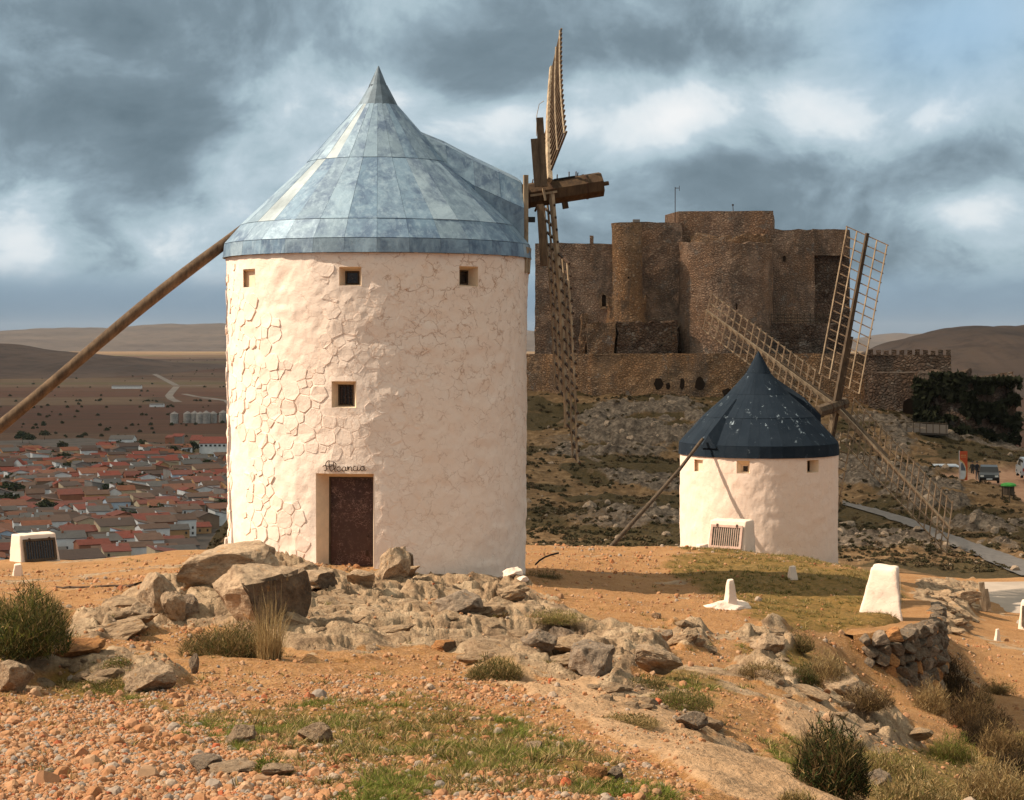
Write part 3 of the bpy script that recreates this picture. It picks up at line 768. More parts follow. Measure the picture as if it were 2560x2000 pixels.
def ground_z(X, Y):
    xd = CX + X / Y * F
    return float((near_fields if Y < 92 else far_fields)(np.array([xd]), np.array([Y]))[1][0])
_YS = np.exp(np.linspace(math.log(5), math.log(270), 700))
def on_ground(xd, yd, lo=5.0, hi=270.0):
    """the nearest spot of the surface seen at column xd, row yd"""
    Ys = _YS[(_YS >= lo) & (_YS <= hi)]
    r = np.empty(len(Ys)); n = Ys < 92
    if n.any(): r[n] = HY - near_fields(np.full(n.sum(), float(xd)), Ys[n])[1] / Ys[n] * F
    if (~n).any(): r[~n] = HY - far_fields(np.full((~n).sum(), float(xd)), Ys[~n])[1] / Ys[~n] * F
    k = np.nonzero(r <= yd)[0]
    Y = float(Ys[k[0]]) if len(k) else float(Ys[int(np.argmin(r))])
    X = (xd - CX) / F * Y
    return Vector((X, Y, ground_z(X, Y)))
# ------------------------------------------------------------------ windmills
def cyl(ax, ay, r, phi, z):
    """phi = 0 faces the camera, positive to the right"""
    return Vector((ax + r * math.sin(phi), ay - r * math.cos(phi), z))

def wdisp(u, z, rough, seed):
    d = (fbm(u * 0.6 + 20, z * 0.6, 3, 70 + seed) - 0.5) * rough * 3.2 + (fbm(u * 3.1 + 9, z * 3.4, 4, 71 + seed) - 0.5) * rough * 1.8
    return d + (fbm(u * 2.2, z * 2.6, 4, 75 + seed, 0.55, True) - 0.6) * rough * 1.9      # plaster creases that catch raking light

def mill_wall(ax, ay, rb, rt, zb, zt, openings, mat, parent, rough=0.02, stones=False, seed=1):
    """round rubble wall with real openings; openings: dict(p0,p1,z0,z1, ip0,ip1,iz0,iz1,depth)"""
    phis = set(np.round(np.linspace(-PI, PI, 97), 5)); phis |= set(np.round(np.linspace(-1.75, 1.75, 230), 5))
    zs = set(np.round(np.linspace(zb, zt, 150 if stones else 80), 5))
    for o in openings:
        phis = {p for p in phis if abs(p - o['p0']) > 0.006 and abs(p - o['p1']) > 0.006} | {o['p0'], o['p1']}
        zs = {q for q in zs if abs(q - o['z0']) > 0.02 and abs(q - o['z1']) > 0.02} | {o['z0'], o['z1']}
    phis = np.array(sorted(phis)); zs = np.array(sorted(zs))
    PH, ZZ = np.meshgrid(phis, zs)
    t = (ZZ - zb) / (zt - zb); r = rb + (rt - rb) * t
    u = PH * rt
    dsp = wdisp(u, ZZ, rough, seed)
    for o in openings:
        dd = np.maximum(np.maximum(o['p0'] - PH, PH - o['p1']) * rt, np.maximum(o['z0'] - ZZ, ZZ - o['z1']))
        dsp *= sstep(dd, 0.0, 0.16)
    r = r + dsp
    co = np.stack([ax + r * np.sin(PH), ay - r * np.cos(PH), ZZ], -1).reshape(-1, 3)
    nv, nu = PH.shape; i = np.arange(nu * nv).reshape(nv, nu)
    keep = np.ones((nv - 1, nu - 1), bool)
    pc = (phis[:-1] + phis[1:]) / 2; zc = (zs[:-1] + zs[1:]) / 2
    for o in openings:
        keep &= ~((pc[None] > o['p0']) & (pc[None] < o['p1']) & (zc[:, None] > o['z0']) & (zc[:, None] < o['z1']))
    f = np.stack([i[:-1, :-1], i[:-1, 1:], i[1:, 1:], i[1:, :-1]], -1)[keep]
    wall = link('wall', mesh_np('wall', co, f, True), mat, parent)
    def rad(z): return rb + (rt - rb) * (z - zb) / (zt - zb)
    for o in openings:
        c = (o['p0'] + o['p1']) / 2
        n = Vector((math.sin(c), -math.cos(c), 0))
        def ring(p0, p1, z0, z1, dep):
            outp = []
            for (pp, zz) in ((p0, z0), (p1, z0), (p1, z1), (p0, z1)):
                outp.append(cyl(ax, ay, rad(zz), pp, zz) - n * dep)
            return outp
        a = ring(o['p0'], o['p1'], o['z0'], o['z1'], -0.002); b = ring(o['ip0'], o['ip1'], o['iz0'], o['iz1'], o['depth'])
        mb = MB().add(a + b, [(0, 4, 5, 1), (1, 5, 6, 2), (2, 6, 7, 3), (3, 7, 4, 0)])
        w_ = mb.build('reveal', M['reveal'], wall)
        if o.get('blind'):
            MB().add([v + n * 0.001 for v in b], [(0, 1, 2, 3)]).build('blind_back', M['reveal'], wall)
            continue
        b2 = [v - n * 0.03 for v in b]
        nm = o.get('name', 'window')
        if nm == 'window':
            win = empty('window', (0, 0, 0), parent=parent)
            cen = sum(b2, Vector()) / 4
            MB().add(b2, [(0, 1, 2, 3)]).build('pane', M['dark'], win)
            fr = MB()
            for k in range(4):
                p, q = b2[k] + n * 0.015, b2[(k + 1) % 4] + n * 0.015
                ins = (cen - (p + q) / 2).normalized() * 0.018
                fr.bar(p + ins, q + ins, 0.035, 0.035, n)
            fr.build('frame', M[o.get('frame', 'stock')], win)
            if o.get('bars'):
                for k in range(3):
                    s_ = (k + 1) / 4
                    p = b2[0].lerp(b2[1], s_) + n * 0.05; q = b2[3].lerp(b2[2], s_) + n * 0.05
                    MB().tube([p, q], 0.007, 6).build('bar', M['iron'], win)
    return wall, rad

def opening(ax, ay, R_, xs, ys, ixs, iys, depth, **kw):
    """opening from its outline on the wall and the outline of its inner end (rows and columns)"""
    def ph(xd, Rr):
        lo, hi = -1.5, 1.5
        for _ in range(40):
            mid = (lo + hi) / 2; p = cyl(ax, ay, Rr, mid, 0)
            if CX + p.x / p.y * F < xd: lo = mid
            else: hi = mid
        return lo
    p0, p1 = ph(xs[0], R_), ph(xs[1], R_)
    c = cyl(ax, ay, R_, (p0 + p1) / 2, 0)
    z1, z0 = (HY - ys[0]) / F * c.y, (HY - ys[1]) / F * c.y
    n = Vector((math.sin((p0 + p1) / 2), -math.cos((p0 + p1) / 2), 0))
    Yi = (c - n * depth).y
    iz1, iz0 = (HY - iys[0]) / F * Yi, (HY - iys[1]) / F * Yi
    # inner columns: march the inner plane
    def ip(xd):
        lo, hi = -1.5, 1.5
        for _ in range(40):
            mid = (lo + hi) / 2; p = cyl(ax, ay, R_, mid, 0) - n * depth
            if CX + p.x / p.y * F < xd: lo = mid
            else: hi = mid
        return lo
    d = dict(p0=p0, p1=p1, z0=z0, z1=z1, ip0=ip(ixs[0]), ip1=ip(ixs[1]), iz0=iz0, iz1=iz1, depth=depth)
    d.update(kw)
    return d

def panels(ax, ay, prof, nf, mat, roof, ph0=0.0, lift=0.012, seed=3, name='panel', pale=()):
    """conical roof of overlapping sheets: every sheet an object; prof = [(r, z)] from eave to top"""
    rr = random.Random(seed)
    for k in range(len(prof) - 1):
        (r0, z0), (r1, z1) = prof[k], prof[k + 1]
        a = 2 * PI / nf
        mes = []
        for v in range(3):
            e = rr.uniform(0.0, 0.006)
            o_ = lift + e
            sl = Vector((r0 - r1, 0, z1 - z0)).normalized(); nx, nz = sl.z, abs(sl.x)
            vs = []
            for (rad_, zz, up) in ((r0, z0, 0.010), (r1, z1, 0.0)):
                for s in (-1, 1):
                    g_ = 0.0022 / max(rad_, 0.1)
                    for tk in (o_ + up, 0.0):
                        R2 = rad_ / math.cos(a / 2)
                        th = s * (a / 2 - g_)
                        vs.append(((R2 + nx * tk) * math.sin(th), -(R2 + nx * tk) * math.cos(th), zz + nz * tk))
            # mid bow of the sheet
            fs = [(0, 2, 6, 4), (1, 5, 7, 3), (0, 1, 3, 2), (4, 6, 7, 5), (0, 4, 5, 1), (2, 3, 7, 6)]
            mes.append(mesh_np(name, vs, fs))
        for i in range(nf):
            o = link(name, mes[rr.randrange(3)] if (k, i) not in pale else mes[0].copy(), mat, roof, loc=(ax, ay, 0), rot=(0, 0, -(ph0 + i * a)))
            if (k, i) in pale: o.data.materials.clear(); o.data.materials.append(M['zinc_pale'])

# ---------------------------------------- large mill
AX, AY = -2.985, 40.0
RB, RT, ZT, ZB = 3.24, 3.34, 1.80, -6.6
mill = empty('windmill', (AX, AY, -5.2))
tag(mill, 'large whitewashed stone windmill with blue-grey sheet metal cone roof and brown door', 'windmill', 'windmills on the ridge')
mill_i = Matrix.Translation((-AX, -AY, 5.2))
root1 = mill
def at_root(o_root):
    """children are modelled in world coordinates"""
    for c in o_root.children:
        c.matrix_parent_inverse = o_root.matrix_world.inverted()
RM = RT - 0.03
ops = [
 opening(AX, AY, RM, (521, 546), (575, 614), (524, 546), (577, 612), 0.10, blind=True),
 opening(AX, AY, RM, (724, 771), (569, 609), (737, 767), (578, 607), 0.30),
 opening(AX, AY, RM, (978, 1018), (568, 611), (979, 997), (576, 607), 0.30),
 opening(AX, AY, RB + 0.04, (708, 760), (813, 869), (722, 755), (820, 865), 0.28, bars=True),
 opening(AX, AY, RB + 0.01, (675, 797), (1010, 1300), (704, 796), (1017, 1300), 0.42, name='door'),
]
wall, radf = mill_wall(AX, AY, RB, RT, ZB, ZT, ops, M['white'], mill, 0.022, True)
# door leaf
od = ops[-1]; cph = (od['p0'] + od['p1']) / 2
nn = Vector((math.sin(cph), -math.cos(cph), 0))
dl = [cyl(AX, AY, RB, od[a], z) - nn * (od['depth'] - 0.01) for a, z in (('ip0', -5.6), ('ip1', -5.6), ('ip1', od['iz1']), ('ip0', od['iz1']))]
door = MB().add(dl + [v - nn * 0.05 for v in dl], [(0, 1, 2, 3), (4, 7, 6, 5), (0, 4, 5, 1), (1, 5, 6, 2), (2, 6, 7, 3), (3, 7, 4, 0)]).build('door', M['door'], mill)
fr = MB()
fr.bar(dl[3] + nn * 0.02, dl[2] + nn * 0.02, 0.05, 0.05, nn).bar(dl[0] + nn * 0.02, dl[3] + nn * 0.02, 0.035, 0.05, nn)
fr.build('frame', M['stock'], door)
hp = dl[1].lerp(dl[2], 0.55) + (dl[0] - dl[1]).normalized() * 0.10 + nn * 0.03
MB().tube([hp, hp + nn * 0.04], 0.016, 8).build('handle', M['iron'], door)
sp = dl[1].lerp(dl[2], 0.42) + (dl[0] - dl[1]).normalized() * 0.12 + nn * 0.006
MB().box(sp, (0.05, 0.02, 0.12), Matrix.Rotation(cph, 3, 'Z')).build('lock_plate', M['iron'], door)

# field stones standing proud of the lime on the sunny side: each cell of a jittered net
def clip(poly, px, py, nx, ny):
    o = []
    for i in range(len(poly)):
        a, b = poly[i], poly[(i + 1) % len(poly)]
        da, db = (a[0] - px) * nx + (a[1] - py) * ny, (b[0] - px) * nx + (b[1] - py) * ny
        if da <= 0: o.append(a)
        if da * db < 0:
            t = da / (da - db); o.append((a[0] + (b[0] - a[0]) * t, a[1] + (b[1] - a[1]) * t))
    return o
rs = random.Random(5)
cells = []
tries = 0
while tries < 24000:
    tries += 1
    u = rs.uniform(-1.62 * RT, 0.42 * RT); v = rs.uniform(-5.5, 1.72)
    rad_ = (0.185, 0.15, 0.12, 0.095, 0.072)[min(4, tries // 1500)] * rs.uniform(0.9, 1.1)
    if all((u - a_) ** 2 + ((v - b_) * 1.25) ** 2 > (rad_ + c_) ** 2 * 0.92 for a_, b_, c_ in cells if abs(v - b_) < 0.4): cells.append((u, v, rad_))
ca_ = np.array(cells)
single = []; rest = MB(); low = []
for k, (u, v, rad_) in enumerate(cells):
    if rs.random() < 0.05 or fbm(np.array([u * 0.55 + 3]), np.array([v * 0.5]), 2, 5)[0] > 0.70: continue
    poly = [(u - .5, v - .5), (u + .5, v - .5), (u + .5, v + .5), (u - .5, v + .5)]
    dd = np.hypot(ca_[:, 0] - u, ca_[:, 1] - v); nb = np.argsort(dd)[1:16]
    for q in nb:
        qx, qy, qr = ca_[q]
        t_ = 0.5 + (rad_ ** 2 - qr ** 2) / (2 * dd[q] ** 2)
        poly = clip(poly, u + (qx - u) * t_, v + (qy - v) * t_, qx - u, qy - v)
        if len(poly) < 3: break
    poly = clip(poly, 0, ZT - 0.04, 0, 1) if len(poly) > 2 else poly
    if len(poly) < 4 or max(abs(x - u) for x, _ in poly) > 0.36: continue
    ph = u / RT
    if v > ZT - 0.12 or v < -5.4: continue
    bad = False
    for o in ops:
        if o['p0'] - 0.055 < ph < o['p1'] + 0.055 and o['z0'] - 0.15 < v < o['z1'] + 0.15: bad = True
        for (x, y) in poly:
            if o['p0'] - 0.012 < x / RT < o['p1'] + 0.012 and o['z0'] - 0.04 < y < o['z1'] + 0.04: bad = True
    if bad: continue
    if -0.62 < ph < 0.02 and -3.35 < v < -2.45: continue            # smooth lime behind the lettering
    cx_, cy_ = sum(x for x, _ in poly) / len(poly), sum(y for _, y in poly) / len(poly)
    side = 1.0 - sstep(np.array([ph]), -0.80, -0.02)[0]
    side *= 0.45 + 0.55 * sstep(np.array([v + 0.0]), -5.6, -3.4)[0]
    h = (0.002 + rs.uniform(0.004, 0.024) * side) * rs.uniform(0.35, 1.5)
    size_ = math.sqrt(sum((x - cx_) ** 2 + (y - cy_) ** 2 for x, y in poly) / len(poly)); shr = max(0.7, 1 - rs.choice([0.004, 0.007, 0.012, 0.02]) / size_)
    # cut the corners for an uneven outline
    out_ = []
    for i in range(len(poly)):
        a, b, c = poly[i - 1], poly[i], poly[(i + 1) % len(poly)]
        t1, t2 = rs.uniform(0.03, 0.20), rs.uniform(0.03, 0.20)
        out_.append((b[0] + (a[0] - b[0]) * t1, b[1] + (a[1] - b[1]) * t1)); out_.append((b[0] + (c[0] - b[0]) * t2, b[1] + (c[1] - b[1]) * t2))
    n = len(out_)
    tiltx, tilty = rs.uniform(-0.05, 0.05), rs.uniform(-0.05, 0.05)
    vs = []
    for (kk, hh) in ((shr, -0.03), (shr * 0.985, h * 0.80), (shr * 0.945, h)):
        for (x, y) in out_:
            xx, yy = cx_ + (x - cx_) * kk, cy_ + (y - cy_) * kk
            hx = hh + (0 if hh < 0 else (xx - cx_) * tiltx * side + (yy - cy_) * tilty * side)
            vs.append((xx, yy, hx + 0.004))
    fs = [tuple(range(2 * n, 3 * n))]
    for L_ in (0, 1):
        for i in range(n): fs.append((L_ * n + i, L_ * n + (i + 1) % n, (L_ + 1) * n + (i + 1) % n, (L_ + 1) * n + i))
    single.append((side * (0.4 + abs(math.cos(ph))) * len(out_) * shr, vs, fs))
# lay every stone on the uneven face of the wall
flat_ = np.array([v for _, vs, _ in single for v in vs]); rr2 = radf(flat_[:, 1]) + wdisp(flat_[:, 0], flat_[:, 1], 0.022, 1) + flat_[:, 2]
xyz_ = np.stack([AX + rr2 * np.sin(flat_[:, 0] / RT), AY - rr2 * np.cos(flat_[:, 0] / RT), flat_[:, 1]], -1)
k0_ = 0
for q in range(len(single)):
    m__ = len(single[q][1]); single[q] = (single[q][0], xyz_[k0_:k0_ + m__], single[q][2]); k0_ += m__
single.sort(key=lambda t: -t[0])
for q, (_, vs, fs) in enumerate(single):
    if q < 300: link('stone', mesh_np('stone', vs, fs), M['white'], wall)
    else: rest.add(vs, fs)
if rest.v:
    rest.build('flush_stones', M['white'], wall)['kind'] = 'stuff'

# roof
roof = MB().tube([(AX, AY, 1.74), (AX, AY, 2.04), (AX, AY, 2.45), (AX, AY, 3.86), (AX, AY, 5.16), (AX, AY, 5.9)], [3.36, 3.34, 3.00, 1.54, 0.43, 0.05], 32).build('roof', M['deck'], mill)
panels(AX, AY, [(3.385, 1.745), (3.365, 2.035)], 32, M['zinc'], roof, 0.03, 0.02, 4, 'eave_panel')
panels(AX, AY, [(3.365, 2.035), (3.02, 2.45), (1.555, 3.86), (0.43, 5.16)], 32, M['zinc'], roof, 0.03, 0.012, 3, pale=((1, 4), (2, 3), (2, -99)))
capm = MB()
for (ra, za), (rb_, zb_) in (((0.475, 5.12), (0.20, 5.62)), ((0.20, 5.62), (0.012, 6.05))):
    capm.tube([(AX, AY, za), (AX + 0.01, AY, zb_)], [ra, rb_], 16)
capm.build('roof_cap', M['lead'], roof)
# boards showing under the eave at the right
for k in range(5):
    ph = 1.36 + k * 0.085
    p = cyl(AX, AY, 3.40, ph, 1.98); q = cyl(AX, AY, 3.37, ph, 1.42 + 0.03 * (k % 2))
    MB().bar(p, q, 0.24, 0.03, (math.sin(ph), -math.cos(ph), 0)).build('eave_board', M['sailwood'], roof)

# gable housing of the sail shaft
SAZ = R(10.0)                                           # shaft points right and a little away
sx, sy = math.cos(SAZ), math.sin(SAZ)
AXd = Vector((sx, sy, 0)); SD = Vector((-sy, sx, 0))    # along the shaft, and to its far side
def dorm_sec(d, ztop, zbot, hw):
    c = Vector((AX, AY, 0)) + AXd * d
    pts = []
    for (s, z) in ((-hw, zbot), (-hw * 0.98, zbot + (ztop - zbot) * 0.55), (-hw * 0.62, zbot + (ztop - zbot) * 0.90), (0, ztop), (hw * 0.62, zbot + (ztop - zbot) * 0.90), (hw * 0.98, zbot + (ztop - zbot) * 0.55), (hw, zbot)):
        pts.append(c + SD * s + Vector((0, 0, z)))
    return pts
secs = [(0.62, 4.72, 3.6, 0.70), (1.45, 4.40, 2.9, 0.80), (2.05, 4.10, 2.4, 0.86), (2.62, 3.84, 2.15, 0.90), (3.14, 3.60, 1.95, 0.92)]
dorm = MB()
S0 = [dorm_sec(*s) for s in secs]
housing = empty('shaft_housing', (0, 0, 0), parent=mill)
for k in range(len(secs) - 1):
    a, b = S0[k], S0[k + 1]
    for j in range(6):
        off = 0.004 * ((k + j) % 2)
        vs = [a[j], a[j + 1], b[j + 1], b[j]]
        nrm = (vs[1] - vs[0]).cross(vs[2] - vs[0]).normalized()
        if nrm.z < -0.05 or nrm.dot(SD) * (j - 2.5) < 0: nrm = -nrm
        mm = MB().add([v + nrm * (0.012 + off) for v in vs] + [v - nrm * 0.01 for v in vs], [(0, 1, 2, 3), (7, 6, 5, 4), (0, 4, 5, 1), (1, 5, 6, 2), (2, 6, 7, 3), (3, 7, 4, 0)])
        mm.build('panel', M['zinc'], housing)
e = S0[-1]
MB().add([v - AXd * 0.03 for v in e], [tuple(range(7))]).build('end_wall', M['deck'], housing)
for k in range(6):                                      # planks of the gable end
    a0, a1 = -0.80 + k * 0.27, -0.80 + k * 0.27 + 0.25
    def zt_(s): return 3.56 - 0.75 * (abs(s) / 0.92) ** 1.7
    c = Vector((AX, AY, 0)) + AXd * 3.16
    zb__ = 1.9 - 0.06 * (k % 3)
    vs = [c + SD * a0 + Vector((0, 0, zb__)), c + SD * a1 + Vector((0, 0, zb__)), c + SD * a1 + Vector((0, 0, zt_(a1))), c + SD * a0 + Vector((0, 0, zt_(a0)))]
    MB().add(vs + [v + AXd * 0.05 for v in vs], [(0, 1, 2, 3), (7, 6, 5, 4), (0, 4, 5, 1), (1, 5, 6, 2), (2, 6, 7, 3), (3, 7, 4, 0)]).build('plank', M['stock'], housing)
nr = Vector((AX, AY, 0)) + AXd * 3.2
MB().bar(nr - SD * 0.80 + Vector((0, 0, 3.6)), nr - SD * 0.78 + Vector((0, 0, 1.5)), 0.10, 0.12, SD).build('corner_post', M['sailwood'], housing)
MB().bar(nr + AXd * 0.0 - SD * 0.72 + Vector((0, 0, 2.62)), nr + AXd * 0.22 - SD * 0.74 + Vector((0, 0, 2.62)), 0.08, 0.12).build('peg', M['black'], housing)

# shaft
TILT = R(9.6)
UP1 = Vector((sx * math.cos(TILT), sy * math.cos(TILT), math.sin(TILT)))
sh0 = P(1098, 422, 40.35); shL = 2.02
shaft = MB().tube([sh0 - UP1 * 0.6, sh0 + UP1 * shL], 0.285, 8).build('sail_shaft', M['shaft'], mill)
for d in (0.26, 0.80, 1.62):
    MB().tube([sh0 + UP1 * d, sh0 + UP1 * (d + 0.04)], 0.297, 8).build('iron_hoop', M['iron'], shaft)
MB().tube([sh0 + UP1 * shL, sh0 + UP1 * (shL + 0.17)], 0.05, 8).build('shaft_pin', M['shaft'], shaft)
un = (Vector((0, 0, 1)) - UP1 * UP1.z).normalized(); us = UP1.cross(un)
if us.y > 0: us = -us                                   # us faces the camera
MB().box(sh0 + UP1 * 1.17 + un * 0.262 + us * 0.10, (0.48, 0.16, 0.03), Matrix((UP1, us, un)).transposed()).build('mortise', M['black'], shaft)
MB().bar(sh0 + UP1 * 1.11 - un * 0.20 + us * 0.02, sh0 + UP1 * 1.11 - un * 0.42 + us * 0.02, 0.12, 0.12).build('stub', M['shaft'], shaft)
MB().bar(sh0 + UP1 * 0.30 + us * 0.28 - un * 0.02, sh0 + UP1 * 0.92 + us * 0.28 - un * 0.02, 0.05, 0.05, us).build('wedge_bar', M['sailwood'], shaft)
MB().bar(sh0 + UP1 * 0.62 + us * 0.30 + un * 0.10, sh0 + UP1 * 0.62 + us * 0.30 - un * 0.18, 0.05, 0.05, us).build('wedge', M['sailwood'], shaft)
for (d, k, L_) in ((0.45, 0.05, 0.08), (1.02, 0.22, 0.10), (1.30, 0.24, 0.12), (1.46, 0.22, 0.10), (1.5, 0.1, 0.07)):
    MB().tube([sh0 + UP1 * d + un * 0.27 + us * k * 0.2, sh0 + UP1 * (d + 0.03) + un * (0.27 + L_)], 0.014, 5).build('bolt', M['iron'], shaft)

def lattice(parent, hub, tip, r_of, n, t0, t1, offs, lens, arm_w, woodm, rungm, sw=0.045, rw=0.04, arm=True, depth_dir=None, curve=None, armm=None, sdir=None):
    """a sail: arm from hub to tip, n rungs across it and stringers along; lens(t, s) trims the grid"""
    hub, tip = Vector(hub), Vector(tip)
    sail = empty('sail', (0, 0, 0), parent=parent)
    ax_ = (tip - hub).normalized()
    C_ = (lambda t: hub.lerp(tip, t)) if curve is None else curve
    if arm:
        m_ = MB(); K = 8
        for k in range(K):
            m_.bar(C_(k / K), C_((k + 1) / K), arm_w * (1 - 0.35 * k / K), arm_w * (1 - 0.35 * k / K), depth_dir or (0, 1, 0), 0.96)
        m_.build('arm', armm or woodm, sail)
    for s_ in offs:
        ts = [t0 + (t1 - t0) * k / (n - 1) for k in range(n)]
        ts = [t for t in ts if lens(t, s_)]
        if len(ts) < 2: continue
        m_ = MB()
        for a, b in zip(ts[:-1], ts[1:]):
            m_.bar(C_(a) + r_of(a) * s_, C_(b) + r_of(b) * s_, sw, sw, sdir or r_of(a))
        # stringers stand on the sunny face of the rungs
        m_.build('stringer', woodm, sail)
    for k in range(n):
        t = t0 + (t1 - t0) * k / (n - 1)
        lim = [s for s in (-1.0, -0.55, 0.0, 0.55, 1.0) if lens(t, s)]
        if len(lim) < 2: continue
        a, b = min(lim) - 0.06, max(lim) + 0.06
        nrm = r_of(t).cross(ax_).normalized()
        if nrm.x < 0: nrm = -nrm
        MB().bar(C_(t) + r_of(t) * a + nrm * 0.035, C_(t) + r_of(t) * b + nrm * 0.035, rw, rw, ax_).build('rung', rungm, sail)
    return sail

# lower sail: seen nearly edge on
hubp = P(1166, 412, 40.25)
lt = P(1212, 912, 40.15)
rlo = Vector((0.200, -0.950, -0.25))
def len_low(t, s): return (t < 0.93 or s > -0.3) and (t < 0.99 or s > 0.4) and (t > 0.22 or s < 0.5)
_lx = [(412, 1176), (430, 1178), (566, 1190), (664, 1197), (841, 1206), (912, 1207), (990, 1212)]
def c_low(t):
    yd = 412 + t * 500
    return P(float(np.interp(yd, [a for a, _ in _lx], [b for _, b in _lx])), yd, 40.25 - 0.1 * t)
lattice(mill, hubp, lt, lambda t: rlo, 21, 0.05, 1.09, (-1.0, -0.55, 0.55, 1.0), len_low, 0.095, M['sailwood'], M['rung'], 0.036, 0.045, curve=c_low, depth_dir=Vector((-0.75, -0.66, 0)), sdir=Vector((-0.75, -0.66, 0)))
# upper sail: leans back, rungs stand up steeply
ut = P(1176, 143, 45.2)
def r_up(t):
    f_ = max(0.0, min(1.0, t))
    v = Vector((0.34 - 0.15 * f_, -0.50, 0.82)); return v.normalized() * (1.0 - 0.0 * f_)
ub = P(1172, 384, 40.2)
def len_up(t, s):
    if s < 0: return s > -0.8 and t < 0.55 or s > -1.1 and t < 0.25
    return True
lattice(mill, ub, ut, r_up, 22, 0.07, 1.0, (-0.55, 0.55, 1.0), len_up, 0.11, M['sailwood'], M['rung2'], 0.024, 0.045, depth_dir=Vector((-0.75, -0.66, 0)), sdir=Vector((-0.75, -0.66, 0)), curve=lambda t: ub.lerp(ut, t) + Vector((-0.05 * math.sin(PI * min(t, 1)), 0, 0)))
# stock timbers clamped beside the arms
for (x0, y0, x1, y1, wd) in ((1147, 398, 1139, 296, 0.155), (1160, 398, 1151, 251, 0.165)):
    MB().bar(P(x0, y0, 39.98), P(x1, y1, 39.95), wd, 0.16, (0, 1, 0), 0.96).build('stock', M['stock'], mill)
MB().bar(P(1152, 436, 39.98), P(1160, 566, 39.92), 0.155, 0.16, (0, 1, 0)).build('stock', M['pole'], mill)
# loose wire on the upper sail
MB().tube([P(1160, 215, 39.9), P(1150, 222, 39.9), P(1145, 245, 39.9), P(1144, 290, 39.9)], 0.008, 4).build('wire', M['sailwood'], mill)

# tail pole
p0 = P(500, 500, 39.6); dirp = Vector((-sx, -sy, 0))
pa, pb = P(474, 523, 39.35), P(2, 904, 38.2)
dv_ = (pb - pa)
pts = []
for t in np.linspace(-0.12, 1.95, 22):
    q = pa + dv_ * t
    q.z += 0.07 * math.sin(t * 5.2) * 0.6 - 0.10 * math.sin(PI * min(max(t, 0), 1)) * -0.3
    pts.append(q)
gz = ground_z(pts[-1].x, pts[-1].y)
pts = [q for q in pts if q.z > ground_z(q.x, q.y) - 0.3]
tail = MB().tube(pts, [0.112 + 0.028 * math.sin(i * 0.55) * 0.4 + 0.02 * min(i, 8) / 8 for i in range(len(pts))], 10).build('tail_pole', M['pole'], mill, True)

# wrought lettering above the door
STROKES = [
 [(170, 608), (215, 612), (258, 590), (280, 545), (272, 480), (245, 420), (240, 350), (265, 270), (310, 218), (370, 200), (430, 208)],
 [(383, 205), (378, 300), (392, 420), (410, 530), (440, 610), (480, 640), (510, 600), (560, 570), (620, 520), (665, 430), (668, 350), (630, 285), (590, 262), (560, 290), (565, 380), (580, 500), (600, 590), (640, 640), (690, 620)],
 [(120, 460), (150, 410), (200, 402), (280, 415), (370, 435), (460, 430), (500, 395), (520, 360)],
 [(850, 480), (830, 450), (780, 440), (730, 480), (710, 550), (730, 610), (790, 640), (850, 625), (910, 570)],
 [(1075, 470), (1010, 455), (955, 490), (930, 550), (950, 610), (1000, 630), (1055, 600), (1080, 540), (1085, 460), (1075, 560), (1100, 620), (1140, 600), (1165, 540), (1150, 460), (1180, 450), (1200, 530), (1205, 610), (1205, 530), (1230, 480), (1280, 450), (1320, 480), (1310, 560), (1330, 620), (1370, 610)],
 [(1500, 440), (1460, 425), (1410, 460), (1385, 530), (1410, 600), (1470, 620), (1540, 600), (1575, 550), (1580, 440), (1580, 560), (1600, 610), (1640, 610), (1680, 560)],
 [(1840, 450), (1780, 430), (1720, 470), (1700, 540), (1730, 600), (1790, 610), (1840, 560), (1850, 440), (1855, 540), (1880, 600), (1920, 590), (1945, 560)],
]
lettering = empty('lettering', (0, 0, 0), parent=mill)
for st in STROKES:
    pts = []
    for (x, y) in st:
        xd = (800 + x / 16.8) / 1.1722; yd = (1140 + y / 16.8) / 1.1722
        lo, hi = -1.2, 1.2
        for _ in range(30):
            mid = (lo + hi) / 2; pp = cyl(AX, AY, RB + 0.09, mid, 0)
            if CX + pp.x / pp.y * F < xd: lo = mid
            else: hi = mid
        pp = cyl(AX, AY, RB + 0.09, lo, 0); pp.z = (HY - yd) / F * pp.y
        pts.append(pp)
    # smooth the stroke
    sm = [pts[0]]
    for i in range(len(pts) - 1):
        p0_, p1_, p2_, p3_ = pts[max(i - 1, 0)], pts[i], pts[i + 1], pts[min(i + 2, len(pts) - 1)]
        for t in (0.33, 0.66, 1.0):
            sm.append(0.5 * ((2 * p1_) + (p2_ - p0_) * t + (2 * p0_ - 5 * p1_ + 4 * p2_ - p3_) * t * t + (3 * p1_ - p0_ - 3 * p2_ + p3_) * t ** 3))
    MB().tube(sm, 0.0092, 6).build('letter_stroke', M['iron'], lettering)

